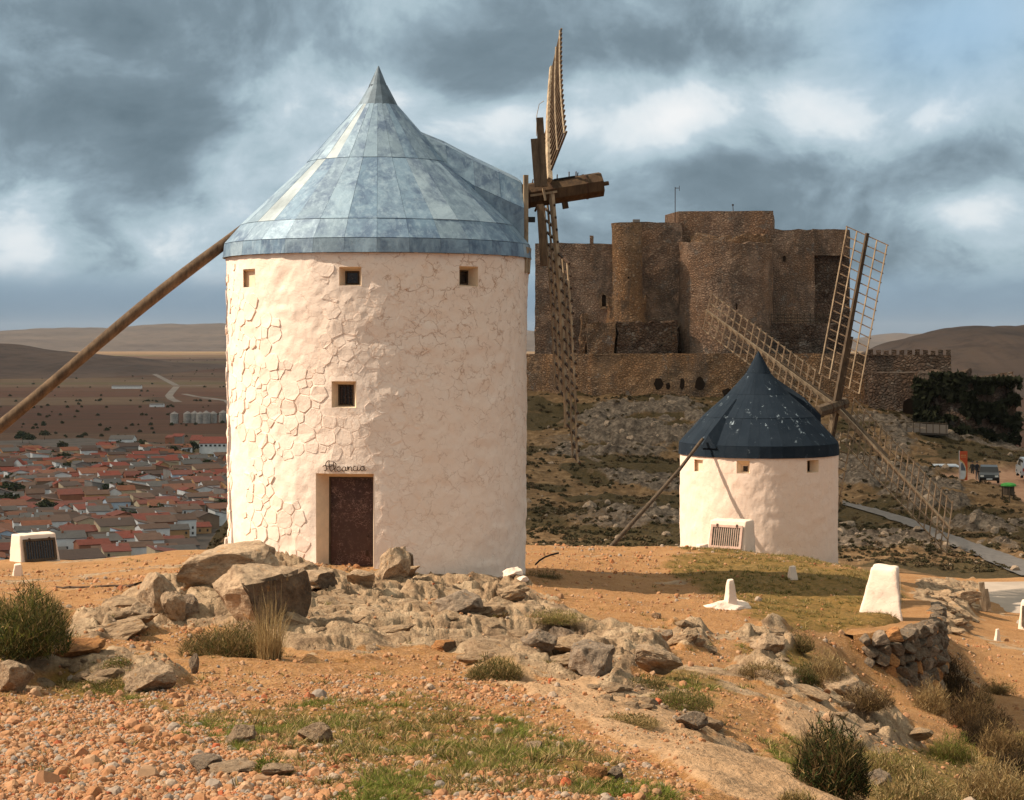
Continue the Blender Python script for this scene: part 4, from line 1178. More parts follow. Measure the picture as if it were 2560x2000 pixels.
# ---------------------------------------- small mill behind
BX, BY = 10.43, 76.0
mill2 = empty('windmill', (BX, BY, -9.5))
tag(mill2, 'smaller white windmill with dark slate-blue cone roof, standing behind the white display block', 'windmill', 'windmills on the ridge')
R2 = 3.31
ops2 = [
 opening(BX, BY, R2, (1481, 1499), (980, 1006), (1483, 1498.5), (982, 1005), 0.15, blind=True),
 opening(BX, BY, R2, (1571, 1599), (982, 1009), (1583, 1597), (992, 1007), 0.34, frame='reveal'),
 opening(BX, BY, R2, (1721, 1746), (981, 1008), (1722, 1727), (983, 1006), 0.40),
]
wall2, rad2 = mill_wall(BX, BY, 3.29, R2, -13.0, -4.72, ops2, M['white2'], mill2, 0.022, False, 5)
roof2 = MB().tube([(BX, BY, z) for z in (-4.9, -4.42, -3.35, -2.40, -1.50, -0.86, -0.60)], [3.30, 3.28, 2.31, 1.25, 0.50, 0.16, 0.02], 28).build('roof', M['deck'], mill2)
panels(BX, BY, [(3.34, -4.90), (3.32, -4.42)], 44, M['slate'], roof2, 0.05, 0.02, 9, 'eave_panel')
panels(BX, BY, [(3.32, -4.42), (2.34, -3.33), (1.28, -2.38), (0.50, -1.49), (0.16, -0.84)], 44, M['slate'], roof2, 0.05, 0.006, 8)
MB().tube([(BX, BY, -0.86), (BX, BY, -0.56)], [0.175, 0.01], 12).build('roof_cap', M['slate'], roof2)
S2 = Vector((0.70, 0.714, 0)); S2n = Vector((-0.714, 0.70, 0)); B0 = Vector((BX, BY, 0))
# hood over the tail pole, front left
hood = MB()
ridge_t = B0 - S2 * 1.55 + Vector((0, 0, -2.55)); ridge_b = B0 - S2 * 3.42 + Vector((0, 0, -3.98))
hw = 0.40
hood.add([ridge_t, ridge_b, ridge_b - S2n * hw + Vector((0, 0, -0.55)), ridge_b + S2n * hw + Vector((0, 0, -0.55)), ridge_t - S2n * 0.1 + S2 * 0.1 + Vector((0, 0, -0.2)), ridge_t + S2n * 0.1 + S2 * 0.1 + Vector((0, 0, -0.2))],
         [(0, 1, 2, 4), (0, 5, 3, 1), (1, 3, 2)])
hood.build('tail_hood', M['slate'], roof2)
# shaft housing, far right
h2 = empty('shaft_housing', (0, 0, 0), parent=mill2)
sec2 = []
for d, zt_, zb_, hw in ((0.9, -1.6, -3.0, 0.6), (2.2, -2.15, -3.6, 0.8), (3.35, -2.62, -4.5, 0.85)):
    c = B0 + S2 * d
    sec2.append([c - S2n * hw + Vector((0, 0, zb_)), c - S2n * hw + Vector((0, 0, zb_ + (zt_ - zb_) * 0.6)), c + Vector((0, 0, zt_)), c + S2n * hw + Vector((0, 0, zb_ + (zt_ - zb_) * 0.6)), c + S2n * hw + Vector((0, 0, zb_))])
for k in range(2):
    for j in range(4):
        MB().add([sec2[k][j], sec2[k][j + 1], sec2[k + 1][j + 1], sec2[k + 1][j]], [(0, 1, 2, 3)]).build('panel', M['slate'], h2)
MB().add(sec2[2], [(0, 1, 2, 3, 4)]).build('end_wall', M['stock'], h2)
hub2 = P(1781, 866, BY + 3.1)
T2 = (S2 * math.cos(R(9)) + Vector((0, 0, math.sin(R(9))))).normalized()
shaft2 = MB().tube([hub2 - T2 * 1.4, hub2 + T2 * 0.75], 0.27, 8).build('sail_shaft', M['stock'], mill2)
for d in (-0.5, 0.35):
    MB().tube([hub2 + T2 * d, hub2 + T2 * (d + 0.05)], 0.285, 8).build('iron_hoop', M['iron'], shaft2)
def sail2(tipd, tipY, rdir, n=19, t0=0.13, t1=0.985, wide=1.0, armm='sailwood'):
    tip = P(tipd[0], tipd[1], tipY); hub = hub2.copy()
    ax_ = (tip - hub).normalized(); rv = Vector(rdir); rv = rv.normalized() * wide
    sl = lattice(mill2, hub, tip, lambda t: rv, n, t0, t1, (-1.0, -0.5, 0.5, 1.0), lambda t, s: True, 0.20, M['sailwood'], M['rung2'], 0.05, 0.045, depth_dir=Vector((-0.6, -0.8, 0)) if armm != 'stock' else Vector((0.35, -1, 0)), armm=M[armm], sdir=Vector((-0.6, -0.8, 0)))
    nrm = T2
    MB().bar(hub + nrm * 0.17 - ax_ * 0.1, hub + nrm * 0.17 + ax_ * 3.1, 0.22, 0.2, nrm).build('stock', M['stock'], sl)
    return sl
sail2((1850, 497), BY + 2.5, (0.78, -0.45, -0.42), n=17, armm='stock')  # dark arm wood stands in for the beam's shaded front
sail2((1504, 662), BY + 4.2, (0.26, 0.62, 0.80), wide=1.05)
sail2((2028, 1128), BY + 2.0, (0.26, 0.62, 0.80), wide=1.28)
sail2((1712, 1236), BY + 3.7, (0.80, -0.45, -0.37))
# tail pole down to the turf
ta, tb = P(1494, 942, 73.45), P(1303, 1166, 69.2)
mid = ta.lerp(tb, 0.5) + Vector((0.0, 0, -0.10))
tpts = [ta + (ta - tb) * 0.03, ta, ta.lerp(mid, 0.5) + Vector((0, 0, -0.08)), mid, mid.lerp(tb, 0.5) + Vector((0.05, 0, 0.06)), tb, tb + (tb - ta) * 0.06]
MB().tube(tpts, [0.06, 0.065, 0.07, 0.078, 0.085, 0.09, 0.09], 8).build('tail_pole', M['stock'], mill2, True)

for rt in (mill, mill2):
    bpy.context.view_layer.update()
    inv = rt.matrix_world.inverted()
    for c in rt.children: c.matrix_parent_inverse = inv
# ------------------------------------------------------------------ the plain, far hills, roads
def grid_mesh(name, xs, ys, zf, mat):
    XX, YY = np.meshgrid(xs, ys); ZZ = zf(XX, YY)
    nu, nv = len(xs), len(ys); i = np.arange(nu * nv).reshape(nv, nu)
    f = np.stack([i[:-1, :-1], i[:-1, 1:], i[1:, 1:], i[1:, :-1]], -1).reshape(-1, 4)
    o = link(name, mesh_np(name, np.stack([XX, YY, ZZ], -1).reshape(-1, 3), f, True), mat)
    o['kind'] = 'structure'
    return o
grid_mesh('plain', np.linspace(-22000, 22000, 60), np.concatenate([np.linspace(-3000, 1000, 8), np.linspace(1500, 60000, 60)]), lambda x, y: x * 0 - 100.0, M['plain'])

def hills(name, outline, Y, depth, mat, seed, base=-101.0, n=240, rough=0.06):
    """a ridge: crest rows by column at distance Y, running back and falling to the plain"""
    xs = np.array([p[0] for p in outline], float); ys = np.array([p[1] for p in outline], float)
    xd = np.linspace(xs[0], xs[-1], n)
    crest = (HY - np.interp(xd, xs, ys)) / F * Y + (fbm(xd * 0.03, xd * 0 + seed, 4, seed) - 0.5) * depth * 0.014
    tt = np.linspace(-1, 1, 41)
    TT, XD = np.meshgrid(tt, xd)
    prof = np.cos(TT * PI / 2) ** 1.3
    YY = Y + TT * depth
    X = (XD - CX) / F * Y
    gul = (fbm(X * 0.0035 * 4000 / Y * 1.5, YY * 0.0012, 5, seed + 3, 0.55, True) - 0.5)
    Z = base + (crest[:, None] - base) * (prof * (1 + gul * rough * (1 - np.abs(prof * 2 - 1)) * 4)) + gul * 0
    nu, nv = len(tt), len(xd); i = np.arange(nu * nv).reshape(nv, nu)
    f = np.stack([i[:-1, :-1], i[1:, :-1], i[1:, 1:], i[:-1, 1:]], -1).reshape(-1, 4)
    o = link(name, mesh_np(name, np.stack([X, YY, Z], -1).reshape(-1, 3), f, True), mat)
    o['kind'] = 'structure'
    return o
hmA = m_farhill('far_range', (0.060, 0.040, 0.032), (0.092, 0.064, 0.050), (0.125, 0.086, 0.064))  # dim cloud shade put into the far range's own colours
hmB = m_farhill('near_range', (0.052, 0.034, 0.026), (0.080, 0.051, 0.038), (0.105, 0.066, 0.046))
hills('far_hills', [(-900, 730), (-500, 705), (-100, 712), (0, 708), (50, 703), (110, 701), (210, 697), (255, 699), (300, 694), (380, 690), (480, 689), (600, 692), (760, 700), (900, 706), (1060, 706), (1125, 706), (1200, 712), (1500, 718), (1850, 722), (1900, 712), (2000, 714), (2184, 716), (2700, 705), (3200, 720)],
      15500, 2600, hmA, 3)
hills('left_hill', [(-900, 690), (-400, 712), (-100, 730), (0, 736), (60, 742), (120, 752), (190, 760), (260, 768), (330, 778), (420, 789), (460, 790)], 5600, 1300, hmB, 8)
hills('right_hill', [(1560, 820), (1700, 790), (1780, 768), (1850, 757), (1880, 745), (1930, 726), (1990, 712), (2030, 699), (2050, 696), (2080, 693), (2120, 697), (2150, 695), (2184, 693), (2400, 700), (2700, 730), (3000, 765)], 3900, 900, hmB, 12, n=400, rough=0.10)

def ribbon(name, pts, w, z, mat, label=None, cat=None, kind='structure', zf=None, lift=0.05):
    """a road as a sheet along points (X, Y)"""
    vs, fs = [], []
    for i, (x, y) in enumerate(pts):
        a = pts[max(i - 1, 0)]; b = pts[min(i + 1, len(pts) - 1)]
        d = Vector((b[0] - a[0], b[1] - a[1], 0)).normalized(); nrm = Vector((-d.y, d.x, 0))
        for s in (-1, 1):
            q = Vector((x, y, z)) + nrm * (s * w / 2)
            if zf: q.z = zf(q.x, q.y) + lift
            vs.append(q)
        if i: k = 2 * i; fs.append((k - 2, k - 1, k + 1, k))
    o = link(name, mesh_np(name, vs, fs), mat)
    o['kind'] = kind
    if label: tag(o, label, cat)
    return o
def flatpts(lst, z=-99.8, sub=4):
    q = []
    pr = [(((x - CX) / F) * (-z * F / (y - HY)), (-z * F / (y - HY))) for x, y in lst]
    for a, b in zip(pr[:-1], pr[1:]):
        for k in range(sub): q.append((a[0] + (b[0] - a[0]) * k / sub, a[1] + (b[1] - a[1]) * k / sub))
    q.append(pr[-1]); return q
M['road'] = m_flat('pale_road', (0.17, 0.135, 0.11), 0.9, sc=0.01)
M['dirt'] = m_flat('street_earth', (0.075, 0.055, 0.042), 0.95, sc=0.05, var=0.4)
ribbon('road', flatpts([(246, 765), (290, 780), (336, 801), (376, 822), (420, 823), (431, 822)]), 14, -99.8, M['road'])
ribbon('road', flatpts([(377, 824), (366, 836), (360, 844), (366, 851), (380, 857)]), 13, -99.75, M['road'])
ribbon('road', flatpts([(392, 840), (420, 846), (455, 850), (485, 855), (497, 866), (520, 880)]), 12, -99.7, M['road'])
ribbon('road', flatpts([(430, 850), (470, 853), (520, 857), (600, 862)]), 9, -99.65, M['road'])

# ------------------------------------------------------------------ the town under the hill
WALLS = {'white': (0.70, 0.68, 0.66), 'cream': (0.52, 0.40, 0.26), 'ochre': (0.46, 0.25, 0.11), 'grey': (0.23, 0.20, 0.18), 'brick': (0.30, 0.115, 0.06), 'pale blue': (0.42, 0.50, 0.60), 'brown': (0.22, 0.14, 0.09)}
ROOFS = {'red tile': (0.20, 0.048, 0.030), 'rust tile': (0.215, 0.078, 0.040), 'brown tile': (0.135, 0.075, 0.050), 'grey': (0.105, 0.095, 0.088), 'dark brown': (0.080, 0.048, 0.036)}
MW = {k: m_flat('wall_' + k.replace(' ', '_'), v, 0.9, sc=0.3, var=0.12) for k, v in WALLS.items()}
def m_tiles(name, c):
    m, g, b = new_mat(name, 0.85, spec=0.15)
    p = g.pos(); r = g.rnd()
    n = g.noise(p, 0.35, 5, 0.7); n2 = g.noise(p, 3.0, 3, 0.7)
    cc = g.mix(g.mr(n, 0.35, 0.7), c, tuple(x * 1.5 for x in c)); cc = g.mix(g.mr(n2, 0.4, 0.7, 0, 0.6), cc, tuple(x * 0.5 for x in c))
    cc = g.mix(g.math('MULTIPLY', r, 0.45), cc, (0.115, 0.085, 0.07))
    setc(g, b, cc); return m
MR = {k: m_tiles('roof_' + k.replace(' ', '_'), v) for k, v in ROOFS.items()}
MW_V = m_vcol('far_house_walls', 0.9, 0.2, 0.4)
M['winpane'] = m_flat('window_shade', (0.03, 0.027, 0.025), 0.4, sc=0.5)

def house_shapes(w, d, h, rh, kind, rr):
    """walls with gables; roof slabs with an overhang; kind gable, hip, shed, flat"""
    x, y = w / 2, d / 2
    wl, rf = MB(), MB()
    o = 0.35
    if kind == 'gable':
        wl.add([(-x, -y, 0), (x, -y, 0), (x, y, 0), (-x, y, 0), (-x, -y, h), (x, -y, h), (x, y, h), (-x, y, h), (-x, 0, h + rh), (x, 0, h + rh)],
               [(0, 1, 5, 4), (2, 3, 7, 6), (1, 2, 6, 9, 5), (3, 0, 4, 8, 7)])
        for s in (-1, 1):
            e = (y + o); ze = h - o * rh / y
            vs = [(-x - o, s * e, ze), (x + o, s * e, ze), (x + o, 0, h + rh), (-x - o, 0, h + rh)]
            rf.add([(a, b, c + 0.22) for a, b, c in vs] + [(a, b, c + 0.02) for a, b, c in vs], [(0, 1, 2, 3), (7, 6, 5, 4), (0, 4, 5, 1), (1, 5, 6, 2), (3, 7, 4, 0)])
    elif kind == 'hip':
        wl.prism([(-x, -y), (x, -y), (x, y), (-x, y)], 0, h)
        k = max(x - y, 0.3)
        rf.add([(-x - o, -y - o, h), (x + o, -y - o, h), (x + o, y + o, h), (-x - o, y + o, h), (-k, 0, h + rh), (k, 0, h + rh)], [(0, 1, 5, 4), (2, 3, 4, 5), (1, 2, 5), (3, 0, 4), (0, 3, 2, 1)])
    elif kind == 'shed':
        wl.add([(-x, -y, 0), (x, -y, 0), (x, y, 0), (-x, y, 0), (-x, -y, h), (x, -y, h), (x, y, h + rh), (-x, y, h + rh)], [(0, 1, 5, 4), (2, 3, 7, 6), (1, 2, 6, 5), (3, 0, 4, 7)])
        vs = [(-x - o, -y - o, h), (x + o, -y - o, h), (x + o, y + o, h + rh), (-x - o, y + o, h + rh)]
        rf.add([(a, b, c + 0.22) for a, b, c in vs] + [(a, b, c + 0.02) for a, b, c in vs], [(0, 1, 2, 3), (7, 6, 5, 4), (0, 4, 5, 1), (1, 5, 6, 2), (2, 6, 7, 3), (3, 7, 4, 0)])
    else:
        wl.prism([(-x, -y), (x, -y), (x, y), (-x, y)], 0, h + 0.7)
        rf.prism([(-x + .25, -y + .25), (x - .25, -y + .25), (x - .25, y - .25), (-x + .25, y - .25)], h + 0.3, h + 0.72)
    return wl, rf

TYPES = []
rt_ = random.Random(21)
for k in range(14):
    kind = rt_.choice(['gable', 'gable', 'gable', 'gable', 'hip', 'shed', 'flat'])
    w_, d_ = rt_.uniform(9, 19), rt_.uniform(8, 13); h_ = rt_.choice([3.4, 5.6, 6.2, 6.4, 8.6])
    wl, rf = house_shapes(w_, d_, h_, rt_.uniform(1.5, 2.6), kind, rt_)
    wins = []
    for fl in range(int(h_ // 2.8)):
        nwin = int(w_ // 3.2)
        for q in range(nwin):
            if rt_.random() < 0.25: continue
            wins.append(((q + 0.5) * w_ / nwin - w_ / 2, fl * 2.8 + 1.7))
    ch = MB().box((rt_.uniform(-.3, .3) * w_, rt_.uniform(.1, .3) * d_, h_ + 2.0), (0.9, 0.9, 2.0))
    TYPES.append(dict(w=w_, d=d_, h=h_, kind=kind, wall=wl.mesh('wall'), roof=rf.mesh('roof'), chim=ch.mesh('chimney'), wins=wins, wl=wl, rf=rf))
pane_me = MB().box((0, 0, 0), (1.0, 0.12, 1.25)).mesh('window')
mats_cache = {}
def with_mat(me, mat):
    key = (me.name, mat.name)
    if key not in mats_cache:
        c = me.copy(); c.name = me.name.split('.')[0]; c.materials.clear(); c.materials.append(mat); mats_cache[key] = c
    return mats_cache[key]
cand = []
g0 = R(17)
for j in range(-10, 130):
    for i in range(-64, 64):
        u = i * 15.6 + rt_.uniform(-2.2, 2.2) + 7 * (j % 2); v = 560 + j * 13.0 + rt_.uniform(-1.8, 1.8)
        if i % 7 == 0 and j % 2: continue
        x = u * math.cos(g0) - v * math.sin(g0) * 0.35 - 120; y = v + u * math.sin(g0) * 0.6
        if y < 640 or y > 1640: continue
        xd = CX + x / y * F; yd = HY + 100 / y * F
        if not (-130 < xd < 560): continue
        if yd > 1235: continue
        if y > 1560 and rt_.random() < 0.5: continue
        edge = 1640 - 90 * fbm(np.array([xd * 0.02]), np.array([3.0]), 3, 90)[0] * 2
        if y > edge: continue
        if (xd > 340 and 940 < yd < 972) or (xd > 400 and yd < 994): continue                       # the long warehouse stands here
        if 380 < xd and yd > 1110 + (500 - xd) * 0.35: continue        # bushy foot of the hill
        cand.append((y, x, xd, yd))
cand.sort()
wallw = ['white'] * 9 + ['pale blue'] * 1 + ['cream'] * 3 + ['ochre'] * 2 + ['grey'] * 3 + ['brick'] * 2 + ['brown'] * 3
roofw = ['red tile'] * 4 + ['rust tile'] * 3 + ['brown tile'] * 5 + ['grey'] * 3 + ['dark brown'] * 3
KN = {'gable': 'pitched', 'hip': 'hipped', 'shed': 'single slope', 'flat': 'flat'}
def where(xd, yd):
    a = 'left edge of town' if xd < 90 else ('left part of town' if xd < 190 else ('middle of town' if xd < 290 else ('right part of town' if xd < 390 else 'close beside the large mill')))
    b = 'near' if yd > 1110 else ('mid' if yd > 1030 else ('far' if yd > 975 else 'outermost'))
    return b, a
rest_w, rest_r = MB(), MB(); rest_wc, rest_rc = [], []
nsingle = 0; used = {}
for (y, x, xd, yd) in cand:
    tt_ = rt_.choice(TYPES); wc = rt_.choice(wallw); rc = rt_.choice(roofw)
    rz = g0 * 1.4 + rt_.choice([0, 0, PI / 2]) + rt_.uniform(-0.12, 0.12)
    inframe = -10 < xd < 505
    if nsingle < 285 and inframe:
        nsingle += 1
        h = empty('house', (x, y, -100.0), rz)
        b, a = where(xd, yd)
        st = 'tall' if tt_['h'] > 6.3 else ('low' if tt_['h'] < 4 else 'two storey')
        turn = 'end-on' if abs(math.sin(rz - 0.4)) > 0.7 else 'broadside'
        lab = '%s %s house, %s, with %s %s roof, %s row, %s' % (st, wc, turn, KN[tt_['kind']], rc, b, a)
        tag(h, ' '.join(lab.split()[:16]).rstrip(','), 'house', 'houses of the town on the plain')
        link('wall', with_mat(tt_['wall'], MW[wc]), None, h)
        ro = link('roof', with_mat(tt_['roof'], MR[rc]), None, h)
        if rt_.random() < 0.4: link('chimney', with_mat(tt_['chim'], MW[rt_.choice(['white', 'brick'])]), None, ro)
        if y < 1250:
            for (wx_, wz_) in tt_['wins'][:6]:
                link('window', with_mat(pane_me, M['winpane']), None, h, loc=(wx_, -tt_['d'] / 2 - 0.02, wz_))
    else:
        mt = Matrix.Translation((x, y, -100)) @ Matrix.Rotation(rz, 4, 'Z')
        for src, dst, cl, col_ in ((tt_['wl'], rest_w, rest_wc, WALLS[wc]), (tt_['rf'], rest_r, rest_rc, ROOFS[rc])):
            vs = [mt @ Vector(v) for v in src.v]; dst.add(vs, src.f); cl += [col_] * len(vs)
for nm, mb, cl in (('distant_house_walls', rest_w, rest_wc), ('distant_house_roofs', rest_r, rest_rc)):
    o = link(nm, mesh_np(nm, mb.v, mb.f, False, np.array(cl, np.float32)), MW_V)
    tag(o, 'walls of the many small houses at the far side of town' if 'walls' in nm else 'roofs of the many small houses at the far side of town', 'houses', kind='stuff')
# earth of streets and yards under the houses
ribbon('town_ground', [(-560, 1700), (-430, 1500), (-330, 1250), (-240, 1000), (-180, 800), (-140, 640)], 330, -99.9, M['dirt'])

# trees among the houses
def crown_mesh(name, rad, n, size, col, seed, flat=0.8, lo=-0.3):
    r_ = np.random.default_rng(seed)
    d = r_.normal(size=(n, 3)); d /= np.linalg.norm(d, axis=1)[:, None]
    lump = 0.72 + 0.38 * np.array([mnoise.noise(Vector(v * 2.1) + Vector((seed, 0, 0))) for v in d]) * 1.6
    c = d * (rad * lump * r_.uniform(0.55, 1.0, n) ** 0.5)[:, None]; c[:, 2] *= flat
    c = c[c[:, 2] > lo * rad]; n = len(c)
    a = r_.normal(size=(n, 3)); a /= np.linalg.norm(a, axis=1)[:, None]
    b = np.cross(a, r_.normal(size=(n, 3))); b /= np.linalg.norm(b, axis=1)[:, None]
    s = size * r_.uniform(0.6, 1.3, n)[:, None]
    v = np.stack([c - a * s, c + b * s * 0.6, c + a * s, c - b * s * 0.6], 1).reshape(-1, 3)
    f = np.arange(n * 4).reshape(-1, 4)
    base = np.array(col) * r_.uniform(0.55, 1.5, (n, 1))
    return mesh_np(name, v, f, False, np.repeat(base, 4, 0))
tree_crowns = [crown_mesh('crown', 3.6, 700, 0.55, c_, 40 + i, 0.9) for i, c_ in enumerate([(0.035, 0.045, 0.014), (0.045, 0.05, 0.018), (0.06, 0.055, 0.022)])]
trunk_me = MB().tube([(0, 0, 0), (0.1, 0, 2.2), (0, 0.1, 3.6)], [0.3, 0.22, 0.12], 6).mesh('trunk')
TREES = [(153, 1128), (262, 1131), (276, 1134), (290, 1132), (140, 995), (150, 1001), (48, 945), (62, 948), (95, 938), (228, 970), (240, 968), (252, 966), (330, 968), (345, 975), (360, 972), (372, 979), (385, 972), (398, 976), (300, 962), (200, 1012), (420, 1040), (445, 1010), (255, 1068), (310, 1090), (20, 1012), (70, 1075), (340, 1118), (400, 1075), (460, 1045)]
TL = ['dark tree low in the near roofs, left of the others', 'left tree of the near group of three', 'middle tree of the near group of three', 'right tree of the near group of three',
 'tree behind the red roofs left of centre', 'tree just in front of it, behind the red roofs', 'tree at the far edge of town, far left', 'second tree at the far edge of town, far left', 'lone tree at the far edge, above the pitched roofs',
 'first tree before the wide grey shed', 'second tree before the wide grey shed', 'third tree before the wide grey shed', 'left end tree of the dark row under the orange building', 'second tree of the dark row under the orange building',
 'third tree of the dark row under the orange building', 'fourth tree of the dark row under the orange building', 'fifth tree of the dark row under the orange building', 'right end tree of the dark row, under the warehouse',
 'tree between the grey shed and the dark row', 'tree amid the brown roofs, second row', 'tree right of the middle roofs toward the large mill', 'tree in the far roofs near the large mill', 'tree among mid town roofs, centre',
 'tree among near roofs, right of centre', 'tree by the pale yard at the left edge', 'tree between near roofs at the left', 'tree in the nearest roofs toward the bushy slope', 'tree in the mid roofs right of centre', 'tree in mid roofs close to the large mill']
for _ in range(22):
    TREES.append((rt_.uniform(5, 480), rt_.uniform(965, 1120))); TL.append('small dark tree poking up between the house roofs of the town')
for k, (xd, yd) in enumerate(TREES):
    Y = 100 * F / (yd - HY); X = (xd - CX) / F * Y
    t = empty('tree', (X, Y, -100), rt_.uniform(0, 6))
    tag(t, TL[k], 'tree', 'trees among the houses of the town')
    link('trunk', trunk_me, M['stock'], t)
    s = rt_.uniform(1.3, 2.0)
    link('crown', tree_crowns[k % 3], M['leafm'], t, loc=(0, 0, 4.6 + s), scl=(s * 1.2, s, s * 0.9))

# olive groves and hedges dotted over the plain
for m_ in tree_crowns:
    if not m_.materials: m_.materials.append(M['leafm'])
r_ = np.random.default_rng(91); n = 2100
Yg = np.exp(r_.uniform(math.log(1750), math.log(9000), n)); Xg = (r_.uniform(-200, 2400, n) - CX) / F * Yg
ln_ = r_.random(n) < 0.5
Yg = np.where(ln_, np.round(Yg / 260) * 260 + Xg * 0.06 + r_.normal(0, 6, n), Yg)
k = (fbm(Xg * 0.002, Yg * 0.0012, 3, 55) > 0.5) | ln_
k &= r_.random(n) < 0.8
Xg, Yg = Xg[k], Yg[k]; n = len(Xg)
scatter('olive_trees', np.stack([Xg, Yg, np.full(n, -99.0)], -1), r_.uniform(0.3, 0.95, n), np.stack([0 * Xg, 0 * Xg, r_.uniform(0, 6, n)], -1), tree_crowns, label='scattered olive trees and hedges on the plain', cat='trees')

# silos, warehouse and barns on the edge of town
silo_mat = m_flat('silo_metal', (0.30, 0.27, 0.24), 0.6, 0.1, sc=0.3)
for k, (xd, yd, sc_) in enumerate([(372, 903, 1.0), (400, 902, 1.0), (415, 902, 1.02), (427, 903, 1.0), (440, 903, 1.08), (455, 902, 1.0), (476, 901, 1.05), (494, 901, 1.0)]):
    Y = 100 * F / (yd - HY); X = (xd - CX) / F * Y
    s = empty('silo', (X, Y, -100))
    MB().tube([(0, 0, 0), (0, 0, 11.0 * sc_)], 4.8 * sc_, 20).build('drum', silo_mat, s, False)
    MB().tube([(0, 0, 11.0 * sc_), (0, 0, 13.6 * sc_), (0, 0, 13.9 * sc_)], [5.0 * sc_, 0.9, 0.5], 20).build('cone_roof', MW['grey'], s)
    MB().bar((4.9 * sc_, -1, 0), (4.9 * sc_, -1, 11), 0.5, 0.3).build('ladder', M['iron'], s)
    tag(s, ['grey grain silo standing apart at the left end of the row', 'second grain silo, first of the close row', 'third grain silo, in the close row', 'fourth grain silo in the row, slightly wide', 'fifth grain silo in the row, the tallest one', 'sixth grain silo in the row', 'seventh grain silo, next to last before the mill wall', 'last grain silo, touching the edge of the large mill'][k], 'silo', 'grain silos on the plain')
def block(name, xd0, xd1, yd, h, dpt, wall, roof, label, kind='gable', rh=2.6, rz=0.0, wins=0, cat='building'):
    Y = 100 * F / (yd - HY); x0, x1 = (xd0 - CX) / F * Y, (xd1 - CX) / F * Y
    b = empty(name, ((x0 + x1) / 2, Y + dpt / 2, -100), rz)
    wl, rf = house_shapes(x1 - x0, dpt, h, rh, kind, rt_)
    wl.build('wall', MW[wall], b); rf.build('roof', MR[roof], b)
    for k in range(wins):
        MB().box(((k + 0.5) * (x1 - x0) / wins - (x1 - x0) / 2, -dpt / 2 - 0.05, h - 1.8), (2.0, 0.2, 1.6)).build('window', M['winpane'], b)
    tag(b, label, cat)
    return b
block('warehouse', 425, 560, 968, 9.0, 26, 'white', 'red tile', 'long white warehouse with dark red roof and a row of small windows', rh=5.0, wins=14)
block('barn', 405, 427, 958, 8.0, 22, 'cream', 'red tile', 'cream gabled barn end at the left of the long warehouse', rh=4.0)
block('building', 352, 366, 956, 9.5, 14, 'brick', 'red tile', 'orange brick block beside a grey wall, before the warehouse', kind='shed', rh=1.5)
block('building', 366, 388, 952, 9.0, 12, 'grey', 'red tile', 'plain grey walled building right of the orange brick block', kind='shed', rh=2.0)
block('shed', 232, 282, 949, 5.0, 20, 'white', 'grey', 'low white shed with wide grey roof at the far side of town', rh=3.5)
block('shed', 319, 348, 868, 3.5, 12, 'white', 'grey', 'long low pale farm shed alone in the fields left of the silos', rh=1.6)
block('shed', 238, 300, 829, 5.0, 16, 'white', 'grey', 'distant pale farm sheds in a line in the fields', rh=2.0)
block('house', 30, 44, 1018, 9.0, 8, 'white', 'red tile', 'tall white twin gabled house end at the left, beside a red roof', rh=4.0, rz=PI / 2 - 0.2, cat='house')

# ------------------------------------------------------------------ castle
def rough(vs_f, seg=0.8, amp=0.10, seed=0, top_amp=0.0, topz=None):
    pass
def wall_prism(name, foot, zt, zb, mat, parent, amp=0.12, top_amp=0.18, seg=1.0, seed=1):
    """masonry block on a footprint of (column, distance) points, faces cut up and made uneven; zt may be a function of (x, y)"""
    pts = [Vector(((x - CX) / F * y, y, 0)) for x, y in foot]
    if sum(a.x * b.y - b.x * a.y for a, b in zip(pts, pts[1:] + pts[:1])) < 0: pts.reverse()
    ring = []
    for a, b in zip(pts, pts[1:] + pts[:1]):
        k = max(1, int((b - a).length / seg))
        for i in range(k): ring.append(a.lerp(b, i / k))
    n = len(ring); nz = max(2, int((zt - zb) / seg) + 1)
    cen = sum(ring, Vector()) / n
    vs, fs = [], []
    for j in range(nz + 1):
        for i, p in enumerate(ring):
            z = zb + (zt - zb) * j / nz
            q = Vector((p.x, p.y, z)) 
            d = mnoise.noise_vector(q * 0.55 + Vector((seed, 0, 0))) * amp + mnoise.noise_vector(q * 1.7) * amp * 0.6
            if j == nz: d.z = (mnoise.noise(q * 0.6 + Vector((0, seed, 0))) + mnoise.noise(q * 2.2) * 0.6) * top_amp
            else: d.z = 0
            vs.append(q + d)
    for j in range(nz):
        for i in range(n):
            i2 = (i + 1) % n
            fs.append((j * n + i, j * n + i2, (j + 1) * n + i2, (j + 1) * n + i))
    k0 = nz * n
    # top: a fan to a sunken middle
    vs.append(Vector((cen.x, cen.y, zt - 0.1))); c = len(vs) - 1
    for i in range(n): fs.append((k0 + i, k0 + (i + 1) % n, c))
    return link(name, mesh_np(name, vs, fs), mat, parent)
def zrow(yd, Y): return (HY - yd) / F * Y
def round_foot(xd_c, Y, r, n=28, a0=0, a1=2 * PI):
    X = (xd_c - CX) / F * Y; o = []
    for k in range(n):
        a = a0 + (a1 - a0) * k / n
        x, y = X + r * math.cos(a), Y + r * math.sin(a); o.append((CX + x / y * F, y))
    return o
castle = empty('castle', (P(1500, 760, 235).x, 235, -8))
tag(castle, 'brown stone castle ruin with keep and round towers on the hill', 'castle')
wall_prism('west_block', [(1141, 232), (1316, 233), (1316, 250), (1150, 252)], zrow(519, 232), -9, M['castle'], castle, seed=2)
wall_prism('corner_turret', [(1258, 234), (1266, 234), (1266, 236), (1258, 236)], zrow(502, 234), 11, M['castle'], castle, 0.05, 0.05, 0.5, 3)
